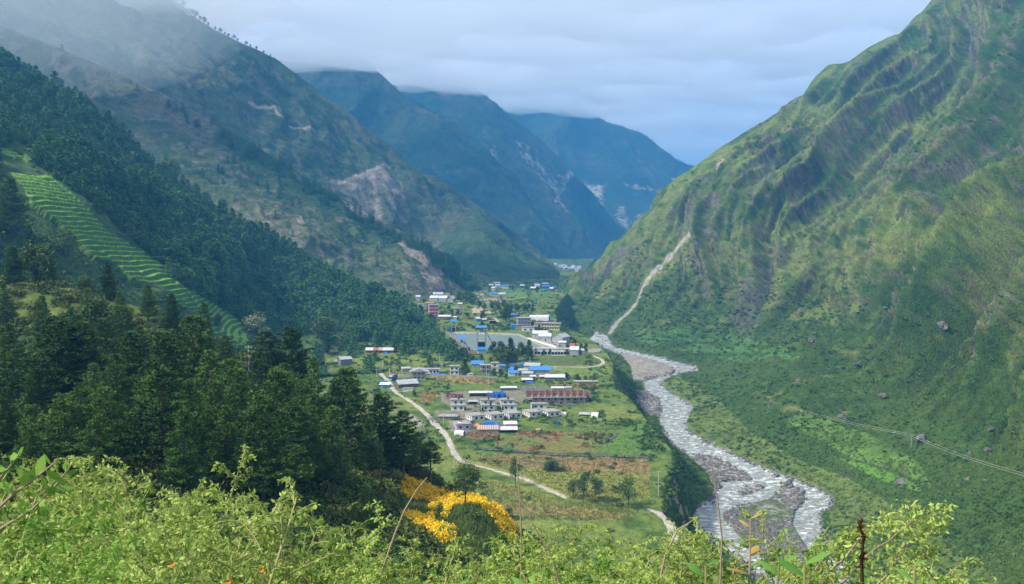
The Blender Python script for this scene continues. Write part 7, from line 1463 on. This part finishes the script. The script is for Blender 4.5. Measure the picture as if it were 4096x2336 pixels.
for x, y, tx, ty in ((2080, 1470, 2370, 1262), (2040, 1460, 2290, 1262), (2190, 1465, 2350, 1300), (2000, 1470, 2160, 1330), (2250, 1470, 2330, 1370)):
    g = np.random.default_rng(tx); A0 = PW(x * k16, y * k16, 4.4); B0 = PW(tx * k16, ty * k16, 4.6); e_ = empty('arching_weed', A0, 0, {2370: 'longest arching seed spray leaning right over the dark slope', 2290: 'arching seed spray left of the longest spray', 2350: 'lower arching seed spray under the longest spray', 2160: 'arching seed spray over the river bend', 2330: 'short seed spray at the lower right'}[tx], 'weed'); t = np.linspace(0, 1, 10)[:, None]; P = (B0 - A0) * t; P[:, 2] += np.sin(t[:, 0] * math.pi) * .06; P += g.normal(size=P.shape) * .006
    MB().tube([tuple(q) for q in P], [.006 - .0005 * i for i in range(10)], 4).build('stem', mDryS, e_); m = 330; tt = g.random(m) ** .7 * 8.99; i = tt.astype(int); c = P[i] + (P[i + 1] - P[i]) * (tt - i)[:, None] + g.normal(size=(m, 3)) * .022; d = unit(g.normal(size=(m, 3)) + np.array([0, 0, -.4])); s_ = unit(np.cross(d, g.normal(size=(m, 3)))); l = .028 * g.uniform(.6, 1.4, m); V = rhomb(c, d, s_, l, l * .4); link('sprays', fast_mesh('sprays', V, np.arange(len(V)).reshape(-1, 4), mats=[mWeed], smooth=False), e_)
for i, (x, y, lab) in enumerate(((430, 1405, 'red orange flower low in the left weeds'), (1047 * .623 + 0, 1420, 'orange flower right of the red orange one'), (570, 1450, 'small orange flower at the bottom edge'))):
    p = PW(x * k16, y * k16, 3.0); e_ = empty('orange_flower', p, 0, lab, 'flower'); V = []
    for k in range(8): a = k * .785; d = np.array([math.cos(a), -.4, math.sin(a)]) * .009; s_ = np.array([-math.sin(a), 0, math.cos(a)]) * .004; V += [np.zeros(3), d * .6 + s_, d, d * .6 - s_]
    link('petals', fast_mesh('petals', np.array(V), np.arange(32).reshape(-1, 4), mats=[mFlow], smooth=False), e_); MB().tube([(0, 0, 0), (.01, .02, -.3)], .002, 4).build('stem', mStem, e_)
# ---------- air
def vol_mat(name, colr, dens, aniso=0.0):
    m = bpy.data.materials.new(name); m.use_nodes = True; t = m.node_tree; t.nodes.clear()
    o = N('ShaderNodeOutputMaterial', t); v = N('ShaderNodeVolumePrincipled', t)
    v.inputs['Color'].default_value = colr + (1,); v.inputs['Density'].default_value = dens; v.inputs['Anisotropy'].default_value = aniso
    t.links.new(v.outputs[0], o.inputs['Volume']); return m
def box_mesh(name, x0, x1, y0, y1, z0, z1, m):
    V = [(x, y, z) for x in (x0, x1) for y in (y0, y1) for z in (z0, z1)]
    Q = [(0, 1, 3, 2), (4, 6, 7, 5), (0, 4, 5, 1), (2, 3, 7, 6), (0, 2, 6, 4), (1, 5, 7, 3)]
    return link(name, fast_mesh(name, V, Q, mats=[m], smooth=False))
HAZE = 1.3e-4
tag(box_mesh('haze', -7200, 7200, -700, 13200, -75, 1500, vol_mat('haze_air', (0.10, 0.45, 1.0), HAZE)), 'thin blue haze filling the whole valley air', 'haze', kind='stuff')

def cloud():
    nx, ny = 170, 150
    x, y = np.meshgrid(np.linspace(-6800, 6800, nx), np.linspace(1300, 12800, ny))
    q_ = np.stack([x, y, 0 * x], -1)
    zb = 735 + 100 * sstep(3300, 6000, y) + 70 * fbm(q_, 800, 3, seed=3) + 85 * fbm(q_, 230, 4, seed=5) - 0.34 * np.clip(-x - 400, 0, 650) * (1 - sstep(2300, 3000, y)) + 60 * sstep(300, 1500, x)
    ed = np.minimum.reduce([x + 6800, 6800 - x, y - 1300, 12800 - y]); th = 125 * sstep(0, 900, ed) + 6
    zb = zb + (1 - sstep(0, 900, ed)) * 60
    lo = np.stack([x, y, zb], -1).reshape(-1, 3); hi = np.stack([x, y, zb + th], -1).reshape(-1, 3)
    q = grid_quads(ny, nx); n = nx * ny; i = np.arange(n).reshape(ny, nx)
    loop = np.concatenate([i[0], i[1:, -1], i[-1, -2::-1], i[-2:0:-1, 0]]); nxt = np.roll(loop, -1)
    side = np.stack([loop, nxt, nxt + n, loop + n], -1)
    me = fast_mesh('low_cloud', np.concatenate([lo, hi]), np.concatenate([q, q[:, ::-1] + n, side]), mats=[vol_mat('cloud_vapour', (0.87, 0.92, 1.0), 0.0046, 0.3)])
    tag(link('low_cloud', me), 'grey blue cloud bank swallowing the tops of the far ridges', 'cloud', kind='stuff')
cloud()

def mist():
    u, v = np.meshgrid(np.linspace(0, 2 * math.pi, 49), np.linspace(0.02, math.pi - .02, 25)); n = np.stack([np.cos(u) * np.sin(v), np.sin(u) * np.sin(v), np.cos(v)], -1)
    r = 1 + .18 * fbm(np.stack([np.cos(u) * np.sin(v), np.sin(u) * np.sin(v), np.cos(v)], -1), .9, 3, seed=3); P = n * r[..., None] * np.array([560, 330, 300]) + np.array([-860, 1500, 590])
    P[:, -1] = P[:, 0]; q = grid_quads(25, 49); V = P.reshape(-1, 3)
    top = len(V); V = np.concatenate([V, [P[0].mean(0)], [P[-1].mean(0)]]); T = [(i, i + 1, top, top) for i in range(48)]; B_ = [(24 * 49 + i + 1, 24 * 49 + i, top + 1, top + 1) for i in range(48)]
    import bmesh
    bm = bmesh.new(); vs = [bm.verts.new(p) for p in V]
    for f in q.tolist() + [t[:3] for t in T + B_]:
        try: bm.faces.new([vs[i] for i in f])
        except ValueError: pass
    bmesh.ops.remove_doubles(bm, verts=bm.verts, dist=.01); bmesh.ops.recalc_face_normals(bm, faces=bm.faces); me = bpy.data.meshes.new('hill_mist'); bm.to_mesh(me); bm.free(); me.materials.append(vol_mat('thin_mist', (0.92, 0.96, 1.0), 0.0011, 0.2))
    tag(link('hill_mist', me), 'pale mist drifting over the upper left mountain flank', 'mist', kind='stuff')
mist()
